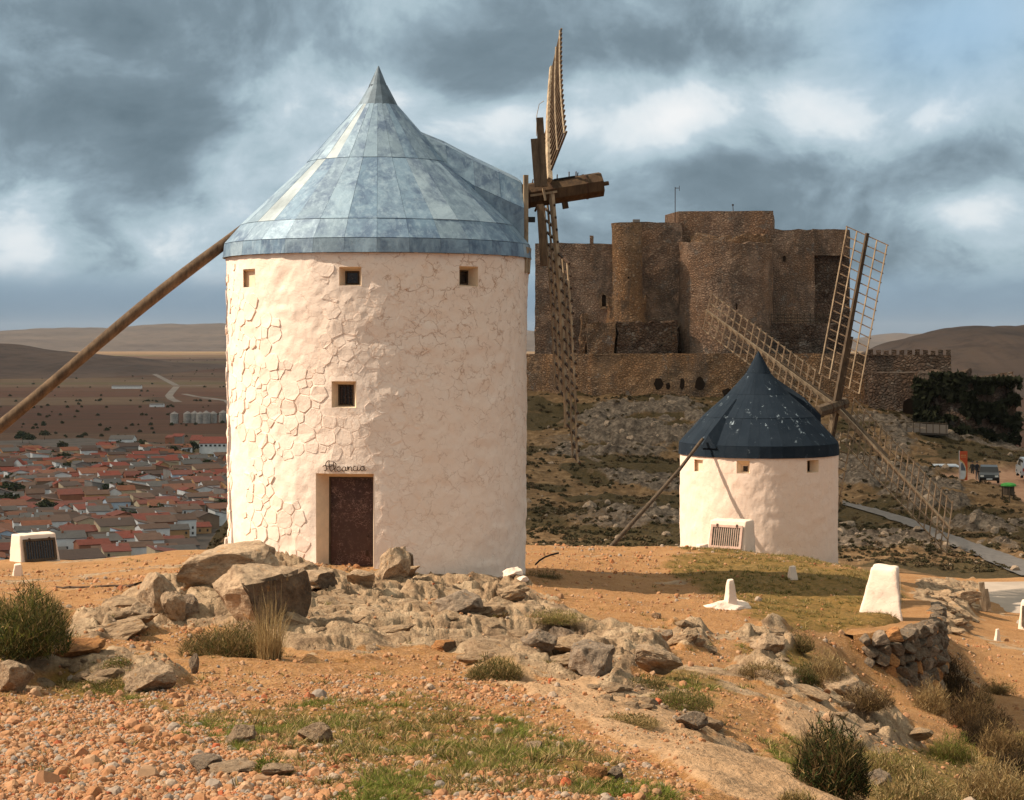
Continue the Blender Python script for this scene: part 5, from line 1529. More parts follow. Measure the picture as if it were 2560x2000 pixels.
wall_prism('round_turret', round_foot(1337, 233.5, 2.0), zrow(474.5, 232), -9, M['castle2'], castle, 0.10, 0.06, 0.7, 4)
wall_prism('turret_foot', round_foot(1333, 234, 2.75), zrow(640, 232), -9, M['castle2'], castle, 0.25, 0.8, 0.7, 14)
wall_prism('curtain_wall', [(1345, 236.5), (1455, 236.5), (1455, 246), (1345, 246)], zrow(473.5, 236), -9, M['castle'], castle, seed=5)
wall_prism('keep', [(1418, 246.0), (1447, 238.4), (1648, 237.4), (1652, 256), (1425, 258)], zrow(450, 238), -8, M['castle'], castle, 0.07, 0.05, seed=6)
wall_prism('great_tower', round_foot(1548, 235.8, 6.1, 44), zrow(516, 230), -9, M['castle'], castle, 0.16, 0.55, 0.7, 7)
wall_prism('tower_crown', round_foot(1556, 236.5, 5.1, 36), zrow(503, 231), 10, M['castle2'], castle, 0.3, 0.9, 0.7, 8)
wall_prism('east_wall', [(1636, 236.5), (1737, 237), (1737, 252), (1636, 252)], zrow(488, 236.5), -9, M['castle'], castle, seed=9)
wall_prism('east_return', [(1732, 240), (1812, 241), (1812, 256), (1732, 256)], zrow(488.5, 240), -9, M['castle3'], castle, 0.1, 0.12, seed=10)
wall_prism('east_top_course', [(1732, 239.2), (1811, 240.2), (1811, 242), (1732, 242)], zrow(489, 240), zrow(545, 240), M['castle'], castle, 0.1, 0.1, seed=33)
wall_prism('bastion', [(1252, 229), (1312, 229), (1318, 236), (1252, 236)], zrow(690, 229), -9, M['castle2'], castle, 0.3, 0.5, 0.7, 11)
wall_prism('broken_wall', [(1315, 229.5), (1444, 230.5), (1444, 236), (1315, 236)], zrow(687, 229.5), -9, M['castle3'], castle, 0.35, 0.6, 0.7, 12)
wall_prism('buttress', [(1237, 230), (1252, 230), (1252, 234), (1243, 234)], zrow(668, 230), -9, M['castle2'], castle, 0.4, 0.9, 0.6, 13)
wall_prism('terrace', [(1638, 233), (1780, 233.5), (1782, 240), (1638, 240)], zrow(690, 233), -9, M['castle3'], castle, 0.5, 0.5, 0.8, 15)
tank = MB().box(P(1357, 471, 235), (0.9, 0.9, 0.35)).build('roof_tank', MW['grey'], castle)
def arch_window(xc, yt, yb, w, Y, parent, frame=True):
    x0, zt_, zb_ = (xc - CX) / F * Y, zrow(yt, Y), zrow(yb, Y); hw = w / 2; rad_ = hw
    outl = [(x0 - hw, zb_), (x0 + hw, zb_)] + [(x0 + hw * math.cos(a), zt_ - rad_ + rad_ * math.sin(a)) for a in np.linspace(0, PI, 9)]
    o = MB().add([(x, Y, z) for x, z in outl] + [(x, Y + 0.3, z) for x, z in outl], [tuple(range(len(outl)))]).build('window', M['hole'], parent)
    if frame:
        mb = MB(); n_ = len(outl)
        for i in range(n_):
            a, b = outl[i], outl[(i + 1) % n_]
            mb.bar((a[0], Y - 0.05, a[1]), (b[0], Y - 0.05, b[1]), 0.3, 0.28, (0, 1, 0))
        mb.build('surround', M['castle2'], o)
arch_window(1288, 626, 656, 0.85, 232.1, castle)
arch_window(1185, 602, 617, 0.5, 231.7, castle)
for (x, y0, y1, w_, Y) in ((1673, 545, 558, 0.38, 236.3), (1571, 646, 660, 0.22, 229.5), (1340, 590, 594, 0.25, 231.3)):
    arch_window(x, y0, y1, w_, Y, castle, False)
# railings on the terrace, beams in the breach
for k in range(10):
    MB().tube([P(1645 + k * 14, 690, 232.6), P(1645 + k * 14, 668, 232.6)], 0.05, 5).build('railing_post', M['stock'], castle)
for yy in (671, 678, 685):
    MB().tube([P(1643, yy, 232.5), P(1772, yy + 1, 232.7)], 0.05, 5).build('rail', M['stock'], castle)
for (a, b) in (((1405, 742), (1452, 690)), ((1420, 752), (1400, 715)), ((1380, 755), (1440, 720)), ((1425, 708), (1447, 709)), ((1432, 700), (1432, 735))):
    MB().bar(P(a[0], a[1], 229), P(b[0], b[1], 229), 0.14, 0.14, (0, 1, 0)).build('beam', M['stock'], castle)
# aerials
ant = empty('antenna', tuple(P(1440, 470, 241)))
tag(ant, 'thin aerial mast with side arm on the castle keep', 'antenna')
for nm, a, b, r_ in (('mast', (1440, 480), (1440, 399), 0.055), ('side_arm', (1440, 401), (1449, 401), 0.04), ('element', (1449, 396), (1449, 407), 0.035)):
    MB().tube([P(a[0], a[1], 239), P(b[0], b[1], 239)], r_, 6).build(nm, M['iron'], ant)
ant2 = empty('antenna', tuple(P(1563, 450, 241)))
tag(ant2, 'short rod with a small head on the flat keep roof', 'antenna')
MB().tube([P(1564, 452, 240), P(1563, 438, 240)], 0.05, 6).build('mast', M['iron'], ant2)
MB().box(P(1563, 437, 240), (0.25, 0.2, 0.2)).build('head', M['iron'], ant2)

outer = empty('outer_wall', tuple(P(1480, 830, 226)))
tag(outer, 'long low outer wall of the castle in rubble stone, holes at its foot', 'wall')
wall_prism('west_stretch', [(1100, 228), (1263, 225), (1263, 230), (1100, 232)], zrow(755.5, 226), -11, M['castle2'], outer, 0.12, 0.06, seed=20)
wall_prism('long_stretch', [(1262, 224.4), (1560, 223.6), (1855, 224), (1855, 229), (1262, 229)], zrow(755, 224), -12, M['castle2'], outer, 0.14, 0.08, seed=21)
MB().add([P(1262, 754, 224.2), P(1855, 754, 223.9), P(1855, 754, 225), P(1262, 754, 225), P(1262, 757, 224.2), P(1855, 757, 223.9)], [(0, 1, 2, 3), (4, 5, 1, 0)]).build('coping', M['castle2'], outer)
for (x, y0, y1, w_) in ((1404, 805, 826, 1.0), (1425, 815, 826, 0.5), (1455, 806, 826, 0.5), (1493, 803, 828, 1.0), (1551, 826, 846, 1.0)):
    Y = 223.2; x0, zt_, zb_ = (x - CX) / F * Y, zrow(y0, Y), zrow(y1 + 6, Y)
    rr_ = random.Random(x)
    outl = [(x0 + w_ * (0.6 + rr_.uniform(-.15, .15)) * math.cos(a), (zt_ + zb_) / 2 + (zt_ - zb_) / 2 * math.sin(a) * rr_.uniform(.85, 1.05)) for a in np.linspace(0, 2 * PI, 12, endpoint=False)]
    MB().add([(a, Y, b) for a, b in outl], [tuple(range(12))]).build('hole', M['hole'], outer)
gate = empty('gatehouse_wall', tuple(P(1930, 870, 215)))
tag(gate, 'crenellated castle wall at the right with a dark gateway', 'wall')
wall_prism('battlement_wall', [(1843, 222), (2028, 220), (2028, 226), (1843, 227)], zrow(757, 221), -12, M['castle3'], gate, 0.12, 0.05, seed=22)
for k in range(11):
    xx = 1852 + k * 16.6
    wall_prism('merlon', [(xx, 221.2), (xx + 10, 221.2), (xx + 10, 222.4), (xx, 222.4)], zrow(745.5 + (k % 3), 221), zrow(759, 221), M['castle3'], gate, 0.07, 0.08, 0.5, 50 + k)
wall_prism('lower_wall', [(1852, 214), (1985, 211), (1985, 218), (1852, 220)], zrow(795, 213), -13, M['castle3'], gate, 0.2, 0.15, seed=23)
arch_window(1941, 850, 903, 1.7, 211.6, gate, False)
ivy = empty('ivy_tower', tuple(P(2060, 940, 205)))
tag(ivy, 'dark ruined tower overgrown with ivy at the far right of the castle', 'tower')
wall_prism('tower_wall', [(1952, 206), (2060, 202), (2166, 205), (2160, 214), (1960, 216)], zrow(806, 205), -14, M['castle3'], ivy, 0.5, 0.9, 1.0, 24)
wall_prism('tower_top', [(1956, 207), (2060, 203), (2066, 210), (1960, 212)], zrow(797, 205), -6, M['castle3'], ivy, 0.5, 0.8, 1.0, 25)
r_ = np.random.default_rng(5); n = 9000
xs_ = r_.uniform(1950, 2176, n); ys_ = r_.uniform(797, 945, n)
keep_ = (fbm(xs_ * 0.03, ys_ * 0.04, 4, 77) > 0.46) & ((xs_ < 2062) | (ys_ > 806))
xs_, ys_ = xs_[keep_], ys_[keep_]; n = len(xs_)
Yv = np.interp(xs_, [1952, 2060, 2168], [205.6, 201.6, 204.6]) - r_.uniform(-0.2, 0.7, n)
c = np.stack([(xs_ - CX) / F * Yv, Yv, (HY - ys_) / F * Yv], -1)
a = r_.normal(size=(n, 3)) * 0.24; b = r_.normal(size=(n, 3)) * 0.20
v = np.stack([c - a, c + b, c + a, c - b], 1).reshape(-1, 3)
colr = np.array([0.030, 0.030, 0.014]) * r_.uniform(0.4, 1.6, (n, 1))
o = link('ivy', mesh_np('ivy', v, np.arange(n * 4).reshape(-1, 4), False, np.repeat(colr, 4, 0)), M['leafm'], ivy); o['kind'] = 'stuff'
# footbridge platform below the gateway
pf = empty('footbridge', tuple(P(1978, 925, 196)))
tag(pf, 'small pale platform with rails below the castle gateway', 'bridge')
MB().add([P(1932, 902, 200), P(2022, 906, 200), P(2022, 925, 194), P(1932, 922, 194), P(1932, 905, 200), P(2022, 909, 200), P(2022, 929, 194), P(1932, 926, 194)], [(0, 1, 2, 3), (3, 2, 6, 7), (0, 3, 7, 4), (1, 5, 6, 2)]).build('deck', M['dirt'], pf)
for k in range(7):
    MB().tube([P(1934 + k * 14, 926, 194), P(1934 + k * 14, 900, 194)], 0.05, 5).build('rail_post', M['stock'], pf)
MB().tube([P(1932, 900, 194), P(2022, 904, 194)], 0.05, 5).build('handrail', M['stock'], pf)
for rt in (castle, outer, gate, ivy, ant, ant2, pf):
    bpy.context.view_layer.update()
    inv = rt.matrix_world.inverted()
    for c_ in rt.children: c_.matrix_parent_inverse = inv

# ------------------------------------------------------------------ unseen deck of broken cloud off to the left, added to shade castle, town and plain
mcl = bpy.data.materials.new('cloud'); mcl.use_nodes = True
g = G(mcl.node_tree); 
for nd in list(mcl.node_tree.nodes): mcl.node_tree.nodes.remove(nd)
p = g.pos()
thin = g.noise(g.scale(p, (0.00022, 0.00022, 0)), 1.0, 5, 0.55)
tr = g.n('ShaderNodeBsdfTransparent', None, Color=(1, 1, 1, 1))
df = g.n('ShaderNodeBsdfTranslucent', None, Color=(0.42, 0.43, 0.45, 1))
mx = g.n('ShaderNodeMixShader', None, i0=g.mr(thin, 0.38, 0.62, 0.68, 0.86), i1=tr.outputs[0], i2=df.outputs[0])
g.n('ShaderNodeOutputMaterial', None, Surface=mx.outputs[0])
HC = 1800.0
shx = HC / math.tan(SUN_DIR.z and R(SUN_EL)) * -SUN_DIR.x / math.cos(R(SUN_EL)); shy = HC / math.tan(R(SUN_EL)) * -SUN_DIR.y / math.cos(R(SUN_EL))
# near edge of the shade on the ground: (X, Y) pairs, then the far limit
edge = [(-5200, 60), (-900, 150), (-300, 170), (-60, 135), (-10, 118), (20, 112), (34, 116), (48, 150), (70, 175), (130, 190), (600, 260), (2600, 500)]
vs, fs = [], []
gx = np.interp(np.linspace(0, 1, 90), np.linspace(0, 1, len(edge)), [e[0] for e in edge]); gy = np.interp(gx, [e[0] for e in edge], [e[1] for e in edge])
nyc = 14
for k in range(nyc):
    t = k / (nyc - 1)
    for x, y in zip(gx, gy):
        Y = y + (8600 - y) * t ** 2
        bz = 40 * mnoise.noise(Vector((x * 0.002, Y * 0.002, 3))) * min(1, k)
        vs.append((x - shx, Y - shy, HC + bz))
for k in range(nyc - 1):
    for i in range(len(gx) - 1):
        q = k * len(gx) + i; fs.append((q, q + 1, q + len(gx) + 1, q + len(gx)))
cl = link('shade_cloud_deck', mesh_np('shade_cloud_deck', vs, fs, True), mcl)
tag(cl, 'thin broken cloud out of view, added to shade castle, town and plain', 'cloud', kind='stuff')

# ------------------------------------------------------------------ air
mh = bpy.data.materials.new('haze_air'); mh.use_nodes = True
for nd in list(mh.node_tree.nodes): mh.node_tree.nodes.remove(nd)
g = G(mh.node_tree)
pv = g.n('ShaderNodeVolumePrincipled', None, Color=(0.86, 0.88, 0.92, 1), Density=2.0e-5, Anisotropy=0.1)
g.n('ShaderNodeOutputMaterial', None, Volume=pv.outputs[0])
hz = MB().box((0, 9250, 25), (24000, 19500, 254)).build('haze', mh)
hz['kind'] = 'stuff'; hz['label'] = 'pale hazy air over the plain'; hz['category'] = 'haze'
# ------------------------------------------------------------------ boulders
def boulder(seed, sub=4, cuts=9, amp=0.16):
    bm = bmesh.new(); bmesh.ops.create_icosphere(bm, subdivisions=sub, radius=1.0)
    v = np.array([q.co[:] for q in bm.verts]); r_ = np.random.default_rng(seed)
    for _ in range(cuts):
        n = r_.normal(size=3); n /= np.linalg.norm(n); d = r_.uniform(0.45, 0.8)
        k = np.maximum(0, v @ n - d); v -= k[:, None] * n
    off = Vector((seed * 3.1, 0, 0))
    for i, q in enumerate(bm.verts):
        p = Vector(v[i]); s = 1 + amp * mnoise.noise(p * 1.6 + off) + amp * 0.6 * mnoise.noise(p * 4.3 + off) + amp * 0.3 * mnoise.noise(p * 10 + off)
        q.co = p * s
    me = bpy.data.meshes.new('boulder'); bm.to_mesh(me); bm.free()
    return me
BM_ = [boulder(k) for k in range(8)]
PB_ = [boulder(30 + k, 2, 6, 0.12) for k in range(6)]
def put_boulder(xd, yb, wpx, hpx, k, label, mat='rock', rz=0.0, tilt=(0, 0), depth=0.9, sink=0.22, group='loose rocks on the ridge', name='boulder', lo=5):
    p = on_ground(xd, yb, lo)
    s = p.y / F; sx_, sz_ = wpx * s / 1.55, hpx * s / 1.45
    o = link(name, BM_[k % 8] if (BM_[k % 8].materials and BM_[k % 8].materials[0] == M[mat]) else with_mat(BM_[k % 8], M[mat]))
    o.location = (p.x, p.y + sx_ * 0.4, p.z + sz_ * (0.72 - sink)); o.scale = (sx_, sx_ * depth, sz_)
    o.rotation_euler = (tilt[0], tilt[1], rz)
    tag(o, label, 'rock', group)
    return o
BOULDERS = [
 (548, 1362, 215, 190, 0, 'large split boulder with dark flat face behind the dry shrub', 'rock', 0.0, (0.0, 0.0)),
 (470, 1258, 190, 90, 1, 'broad pale sloping rock left of the split boulder', 'rock', 1.0, (0, -0.15)),
 (848, 1232, 62, 74, 2, 'pale upright rock leaning on the door side of the mill', 'rock', 0.2, (0, 0.2)),
 (872, 1226, 34, 52, 3, 'dark pointed stone in shade beside the upright rock by the door', 'rock2', 0.0, (0, 0.0)),
 (322, 1306, 72, 84, 4, 'tilted slab with a square shadowed end, left of the dry shrub', 'rock', 0.3, (0, -0.45)),
 (370, 1330, 50, 66, 5, 'second tilted slab close to the dry shrub', 'rock', 0.7, (0, -0.4)),
 (290, 1342, 46, 42, 6, 'small pointed rock in front of the tilted slabs', 'rock', 0.1, (0, 0.1)),
 (398, 1334, 42, 50, 7, 'squat dark rock touching the left of the dry shrub', 'rock2', 0.5, (0, 0)),
 (325, 1476, 105, 62, 2, 'cracked brown rock with dark right end in the lower left', 'rock', 0.2, (0, -0.1)),
 (20, 1482, 80, 62, 5, 'brown rock cut by the left edge of the picture', 'rock', 1.4, (0, 0.2)),
 (155, 1404, 95, 40, 6, 'flat earth coloured rock with a hole, right of the green bush', 'ochre_rock', 0.2, (0, -0.1)),
 (412, 1438, 18, 40, 7, 'small upright pointed grey stone on the gravel', 'rock2', 0.3, (0, 0.1)),
 (690, 1255, 110, 42, 3, 'rounded rock in front of the door step', 'rock', 0.4, (0, 0)),
 (775, 1250, 90, 40, 0, 'squarish rock with dark end below the upright rock', 'rock', 1.2, (0, 0.1)),
 (1205, 1405, 70, 62, 1, 'first block of the dark rocky gully right of centre', 'rock2', 0.3, (0, 0.25)),
 (1262, 1440, 95, 80, 4, 'largest block of the dark rocky gully right of centre', 'rock2', 0.8, (0, 0.3)),
 (1150, 1385, 60, 44, 6, 'upper block of the dark rocky gully right of centre', 'rock2', 0.2, (0, 0.2)),
 (990, 1310, 95, 52, 2, 'dark hollowed rock in the middle of the outcrop', 'rock2', 0.5, (0, 0)),
 (1392, 1440, 110, 50, 5, 'long smooth pale rock above the grass patch', 'rock', 0.5, (0, 0.25)),
 (958, 1392, 60, 26, 3, 'brown stones lying in the hollow left of the grass clump', 'ochre_rock', 0.2, (0, 0)),
 (1480, 1560, 60, 34, 7, 'dark edged stone at the lower end of the rock rib', 'rock2', 0.9, (0, 0.1)),
 (1430, 1372, 42, 36, 0, 'small grey rock cluster on the dirt left of the white pillar mound', 'rock2', 0.6, (0, 0)),
 (1400, 1320, 18, 14, 1, 'fist sized stone alone on the bare dirt slope', 'rock', 0.6, (0, 0)),
 (430, 1650, 70, 34, 4, 'flat grey stone lying in the gravel at the bottom', 'rock2', 0.4, (0, 0.1)),
 (510, 1590, 52, 48, 6, 'tan stone standing out of the gravel beside a tuft', 'rock', 0.4, (0, -0.2)),
 (505, 1655, 100, 26, 2, 'long flat pale stone in the lower gravel', 'rock', 0.1, (0, 0)),
 (585, 1662, 70, 24, 5, 'flat light stone right of the long flat stone', 'rock', 0.5, (0, 0)),
 (672, 1590, 60, 42, 7, 'rounded brown stone on the grass edge of the gravel', 'rock', 0.6, (0, 0)),
 (1150, 1606, 60, 26, 3, 'light stone at the edge of the pale slab', 'rock', 0.6, (0, 0)),
 (1270, 1668, 44, 34, 1, 'orange stone at the bottom right of the gravel', 'ochre_rock', 0.2, (0, 0)),
 (1320, 1672, 52, 44, 0, 'grey rounded stone next to the orange stone', 'rock2', 0.8, (0, 0)),
 (1880, 1680, 60, 36, 2, 'grey stone half hidden in the grass at lower right', 'rock2', 0.3, (0, 0)),
 (1640, 1392, 60, 40, 6, 'low rock left of the round dry bush', 'rock', 0.3, (0, 0)),
 (1800, 1490, 80, 44, 4, 'boulder at the foot of the dry stone wall', 'rock', 1.1, (0, 0)),
]
# the split boulder keeps one sheer broken face, turned from the sun and painted darker as its shade
def split_face(me, n, d):
    me = me.copy(); n = Vector(n).normalized()
    for v in me.vertices:
        k = v.co.dot(n) - d
        if k > 0:
            v.co -= n * k * 0.97; v.co += n * 0.05 * mnoise.noise(v.co * 4.0)
    return me
BM_[0] = split_face(BM_[0], (0.80, -0.60, 0.10), 0.22); BM_[3] = split_face(BM_[3], (0.80, -0.58, 0.05), 0.15)
for b_ in BOULDERS:
    o_ = put_boulder(*b_[:6], mat=b_[6], rz=b_[7], tilt=b_[8])
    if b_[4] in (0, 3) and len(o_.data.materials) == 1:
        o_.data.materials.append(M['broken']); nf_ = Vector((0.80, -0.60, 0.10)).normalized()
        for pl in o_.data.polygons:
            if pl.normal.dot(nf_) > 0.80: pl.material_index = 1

# ribs of bedrock breaking the surface: one outcrop, its blocks as parts
def outcrop(label, polys, n, seed, lo=12, hi=60, dip=-0.25, smin=0.10, smax=0.42):
    r_ = random.Random(seed); first = None
    xs_ = [x for p in polys for x, _ in p]; ys_ = [y for p in polys for _, y in p]
    root_o = None; c = 0; t = 0
    while c < n and t < n * 40:
        t += 1
        xd, yd = r_.uniform(min(xs_), max(xs_)), r_.uniform(min(ys_), max(ys_))
        if max(float(in_poly(np.array([xd]), np.array([yd]), p)[0]) for p in polys) < 4: continue
        q = on_ground(xd, yd, lo, hi)
        if root_o is None:
            root_o = empty('rock_outcrop', tuple(q)); tag(root_o, label, 'rock outcrop', 'rock outcrops of the ridge'); base = q.copy()
        s = r_.uniform(smin, smax) * (q.y / 26) * (1.4 if r_.random() < 0.15 else 1.0)
        o = link('rock', with_mat(BM_[r_.randrange(8)] if s > 0.2 else PB_[r_.randrange(6)], M['bedrock']), None, root_o)
        o.location = q - base + Vector((0, 0, -s * 0.26)); o.scale = (s * r_.uniform(0.9, 1.5), s * r_.uniform(0.6, 1.0), s * r_.uniform(0.32, 0.55))
        o.rotation_euler = (r_.uniform(-0.1, 0.2), dip * -0.8 + r_.uniform(-0.12, 0.12), r_.choice([-0.4, 2.7]) + r_.uniform(-0.3, 0.3)); c += 1
M['bedrock'] = m_rock('bedrock', (0.36, 0.24, 0.145), (0.12, 0.07, 0.04))
outcrop('large pale bedrock outcrop with many broken ledges at the foot of the mill', [ROCKS[0]], 52, 5, 14, 40)
outcrop('low bedrock ledges between the green bush and the tilted slabs', [ROCKS[1]], 18, 6, 12, 50)
outcrop('thin bedrock rib running down to the right beside the pale slab', [ROCKS[2]], 24, 7, 8, 30, smin=0.07, smax=0.25)
outcrop('bedrock rib sloping down to the right below the dry stone wall', [ROCKS[4]], 14, 8, 8, 30, smin=0.08, smax=0.3)
outcrop('broken rock ledges in the lower left by the cracked rock', [ROCKS[5]], 18, 9, 8, 24, smin=0.07, smax=0.24)
outcrop('small rocky knob on the slope below the pointed marker', [ROCKS[6], ROCKS[7]], 16, 10, 14, 40, smin=0.08, smax=0.25)
outcrop('reddish broken rock face by the concrete yard', [ROCKS[8]], 50, 11, 34, 90, smin=0.06, smax=0.22)
# ------------------------------------------------------------------ gravel and stones as ground cover
peb = []
for k, (c1, c2) in enumerate([((0.42, 0.215, 0.105), (0.31, 0.132, 0.055)), ((0.34, 0.135, 0.052), (0.42, 0.235, 0.125)), ((0.46, 0.28, 0.165), (0.26, 0.13, 0.060)), ((0.36, 0.090, 0.036), (0.31, 0.12, 0.055)), ((0.24, 0.19, 0.155), (0.40, 0.285, 0.20)), ((0.43, 0.215, 0.11), (0.38, 0.18, 0.09))]):
    me = PB_[k].copy(); me.name = 'pebble'; me.materials.append(m_pebble('pebble_%s' % ['sand', 'rust', 'buff', 'brick', 'grey', 'tan'][k], c1, c2)); peb.append(me)
def cover_points(n, x0, x1, Y0, Y1, power=1.0, seed=1):
    r_ = np.random.default_rng(seed)
    Y = np.exp(r_.uniform(math.log(Y0), math.log(Y1), n)) if power == 1 else r_.uniform(Y0, Y1, n)
    xd = r_.uniform(x0, x1, n)
    X, z, cov, r0 = near_fields(xd, Y)
    return X, Y, z, cov, r0, xd, r_
X, Y, z, cov, r0, xd, r_ = cover_points(280000, -260, 1500, 6.0, 15, 1, 3)
jit = (fbm(X * 1.3, Y * 1.3, 3, 8) - 0.5) * 90
gr = sstep(in_poly(xd + jit * 2, r0 + jit, GRAVEL), -20, 40)
sp = 0.10 + 0.45 * sstep(fbm(X * 0.8, Y * 0.8, 3, 18), 0.5, 0.7)
pr = np.clip(gr * (0.30 + 0.70 * sstep(fbm(X * 2.6, Y * 2.6, 3, 88), 0.36, 0.60)) + sp * (r0 > 1430), 0, 1) * (1 - cov[:, 2] * 0.93) * (1 - cov[:, 0] * 0.8)
k = r_.random(len(X)) < pr
X, Y, z = X[k], Y[k], z[k]; n = len(X)
s = 0.0050 * np.exp(r_.normal(0, 0.60, n)) * (0.75 + Y / 26); s = np.clip(s, 0.0035, 0.042)
s *= np.where(r_.random(n) < 0.02, 1.7, 1.0)
idx = r_.choice(6, n, p=[0.23, 0.15, 0.24, 0.05, 0.16, 0.17])
scatter('gravel', np.stack([X, Y, z + s * 0.05], -1), s, r_.uniform(0, 6.28, (n, 3)), peb, idx, label='loose pinkish gravel and pebbles covering the foreground', cat='gravel')
X, Y, z, cov, r0, xd, r_ = cover_points(80000, -200, 2500, 12, 62, 1, 4)
pt = sstep(fbm(X * 0.5, Y * 0.5, 4, 28), 0.42, 0.66)
k = r_.random(len(X)) < (0.12 + 0.88 * pt) * (1 - cov[:, 0] * 0.88) * (1 - cov[:, 1] * 0.75) * (1 - 0.8 * cov[:, 2])
X, Y, z = X[k], Y[k], z[k]; n = len(X)
s = 0.0078 * np.exp(r_.normal(0, 0.62, n)) * (0.6 + Y / 34); s = np.clip(s, 0.005, 0.085)
scatter('stones', np.stack([X, Y, z + s * 0.2], -1), s, r_.uniform(0, 6.28, (n, 3)), peb, r_.choice(6, n, p=[0.26, 0.14, 0.28, 0.03, 0.12, 0.17]), label='small stones strewn over the bare earth of the ridge', cat='stones')

# ------------------------------------------------------------------ grass and scrub
DRY = (0.40, 0.26, 0.11)
def blades(name, n, h, spread, cols, seed, lean=0.5, w=0.006, seg=2, curl=0.4, up=0.3, root=0.25, tip=0.0):
    """a tuft: n bent blades; cols = list of (colour, weight)"""
    r_ = np.random.default_rng(seed); V, Fc, C_ = [], [], []
    cs = np.array([c for c, _ in cols]); wt_ = np.array([q for _, q in cols], float); wt_ /= wt_.sum()
    K = max(1, n // 240) if n > 300 else 1
    kc = r_.uniform(0, 2 * PI, K); kr = spread * root * np.sqrt(r_.random(K)) * (K > 1); kh = r_.uniform(0.35, 1.1, K); kl = r_.uniform(0, 1, K)
    ki = r_.integers(0, K, n)
    a = r_.uniform(0, 2 * PI, n); rr = (spread * root * (0.45 if K > 1 else 1.0)) * np.sqrt(r_.random(n)); hh = h * (r_.uniform(0.30, 1.0, n) + 0.35 * (r_.random(n) < 0.06)) * (kh[ki] if K > 1 else 1.0)
    if K > 1: hh = hh * (1.0 - 0.35 * kr[ki] / (spread * root + 1e-6))
    ln = lean * r_.uniform(0.1, 1.0, n) + 0.0; az = a + r_.normal(0, 0.7, n)
    col = cs[r_.choice(len(cs), n, p=wt_)] * r_.uniform(0.7, 1.3, (n, 1))
    base = np.stack([rr * np.cos(a) + (kr * np.cos(kc))[ki], rr * np.sin(a) + (kr * np.sin(kc))[ki], np.zeros(n)], -1)
    d = np.stack([np.cos(az), np.sin(az), np.zeros(n)], -1); sd = np.stack([-np.sin(az + r_.normal(0, 1, n)), np.cos(az + r_.normal(0, 1, n)), np.zeros(n)], -1)
    sd /= np.linalg.norm(sd, axis=1)[:, None] + 1e-9
    ws = w * r_.uniform(0.6, 1.4, n)
    pts = []
    for k in range(seg + 1):
        t = k / seg
        out_ = spread * ln * (t ** (1 + curl)) ; z_ = hh * (t * (1 - 0.25 * ln * t))
        pts.append(base + d * out_[:, None] + np.stack([0 * z_, 0 * z_, z_], -1) + r_.normal(0, 0.03 * h * t, (n, 3)))
    for k in range(seg + 1):
        wd_ = ws * (1 - 0.85 * k / seg)
        V.append(pts[k] - sd * wd_[:, None]); V.append(pts[k] + sd * wd_[:, None])
    V = np.stack(V, 1)                        # n, 2*(seg+1), 3
    m_ = 2 * (seg + 1); i0 = np.arange(n) * m_
    for k in range(seg):
        Fc.append(np.stack([i0 + 2 * k, i0 + 2 * k + 1, i0 + 2 * k + 3, i0 + 2 * k + 2], -1))
    f = np.concatenate(Fc)
    tipc = np.linspace(0, tip, seg + 1).repeat(2)[None, :, None]
    cc_ = col[:, None, :] * (1 - tipc) + np.array(DRY)[None, None] * r_.uniform(0.5, 1.1, (n, 1, 1)) * tipc
    return mesh_np(name, V.reshape(-1, 3), f, False, cc_.reshape(-1, 3))
G1 = (0.11, 0.135, 0.020); G2 = (0.19, 0.185, 0.035); DRY = (0.40, 0.26, 0.11); STR = (0.55, 0.40, 0.20); BRN = (0.15, 0.085, 0.04); OLV = (0.12, 0.10, 0.03); GD = (0.045, 0.06, 0.014)
tufts_g = [blades('tuft', 34, 0.042, 0.09, [(G1, 4), (G2, 4), (DRY, 0.6)], 60 + i, 0.8, 0.0026) for i in range(4)]
tufts_o = [blades('tuft', 30, 0.052, 0.10, [(OLV, 3), (DRY, 2.4), (G2, 1.5), (STR, 0.8)], 70 + i, 0.8, 0.003) for i in range(4)]
for m_ in tufts_g + tufts_o: m_.materials.append(M['blade'])
def grass(name, n, x0, x1, Y0, Y1, prob, sc_, src, seed, label):
    X, Y, z, cov, r0, xd, r_ = cover_points(n, x0, x1, Y0, Y1, 1, seed)
    k = r_.random(len(X)) < prob(X, Y, cov, r0, xd)
    X, Y, z = X[k], Y[k], z[k]; m_ = len(X)
    rot = np.stack([r_.normal(0, 0.15, m_), r_.normal(0, 0.15, m_), r_.uniform(0, 6.28, m_)], -1)
    scatter(name, np.stack([X, Y, z - 0.004], -1), sc_(X, Y, r_), rot, src, label=label, cat='grass')
grass('fresh_grass', 60000, -100, 1700, 6.2, 30, lambda X, Y, c, r0, xd: sstep(c[:, 1], 0.2, 0.8) * sstep(fbm(X * 2.2, Y * 2.2, 4, 44), 0.58, 0.70) * 0.8 * (Y < 26),
      lambda X, Y, r: r.uniform(0.5, 1.1, len(X)), tufts_g, 13, 'short fresh green grass in patches on the gravel')
grass('olive_turf', 90000, -200, 2500, 7, 68, lambda X, Y, c, r0, xd: np.clip(sstep(c[:, 1], 0.2, 0.75) * (0.10 + 0.90 * sstep(fbm(X * 1.9, Y * 1.9, 4, 46), 0.46, 0.62)) * (0.35 + 0.55 * (Y > 30)) + 0.010, 0, 1) * (1 - c[:, 2]),
      lambda X, Y, r: r.uniform(0.5, 1.3, len(X)) * (0.75 + Y / 60), tufts_o, 14, 'thin olive and straw coloured turf on the ridge')
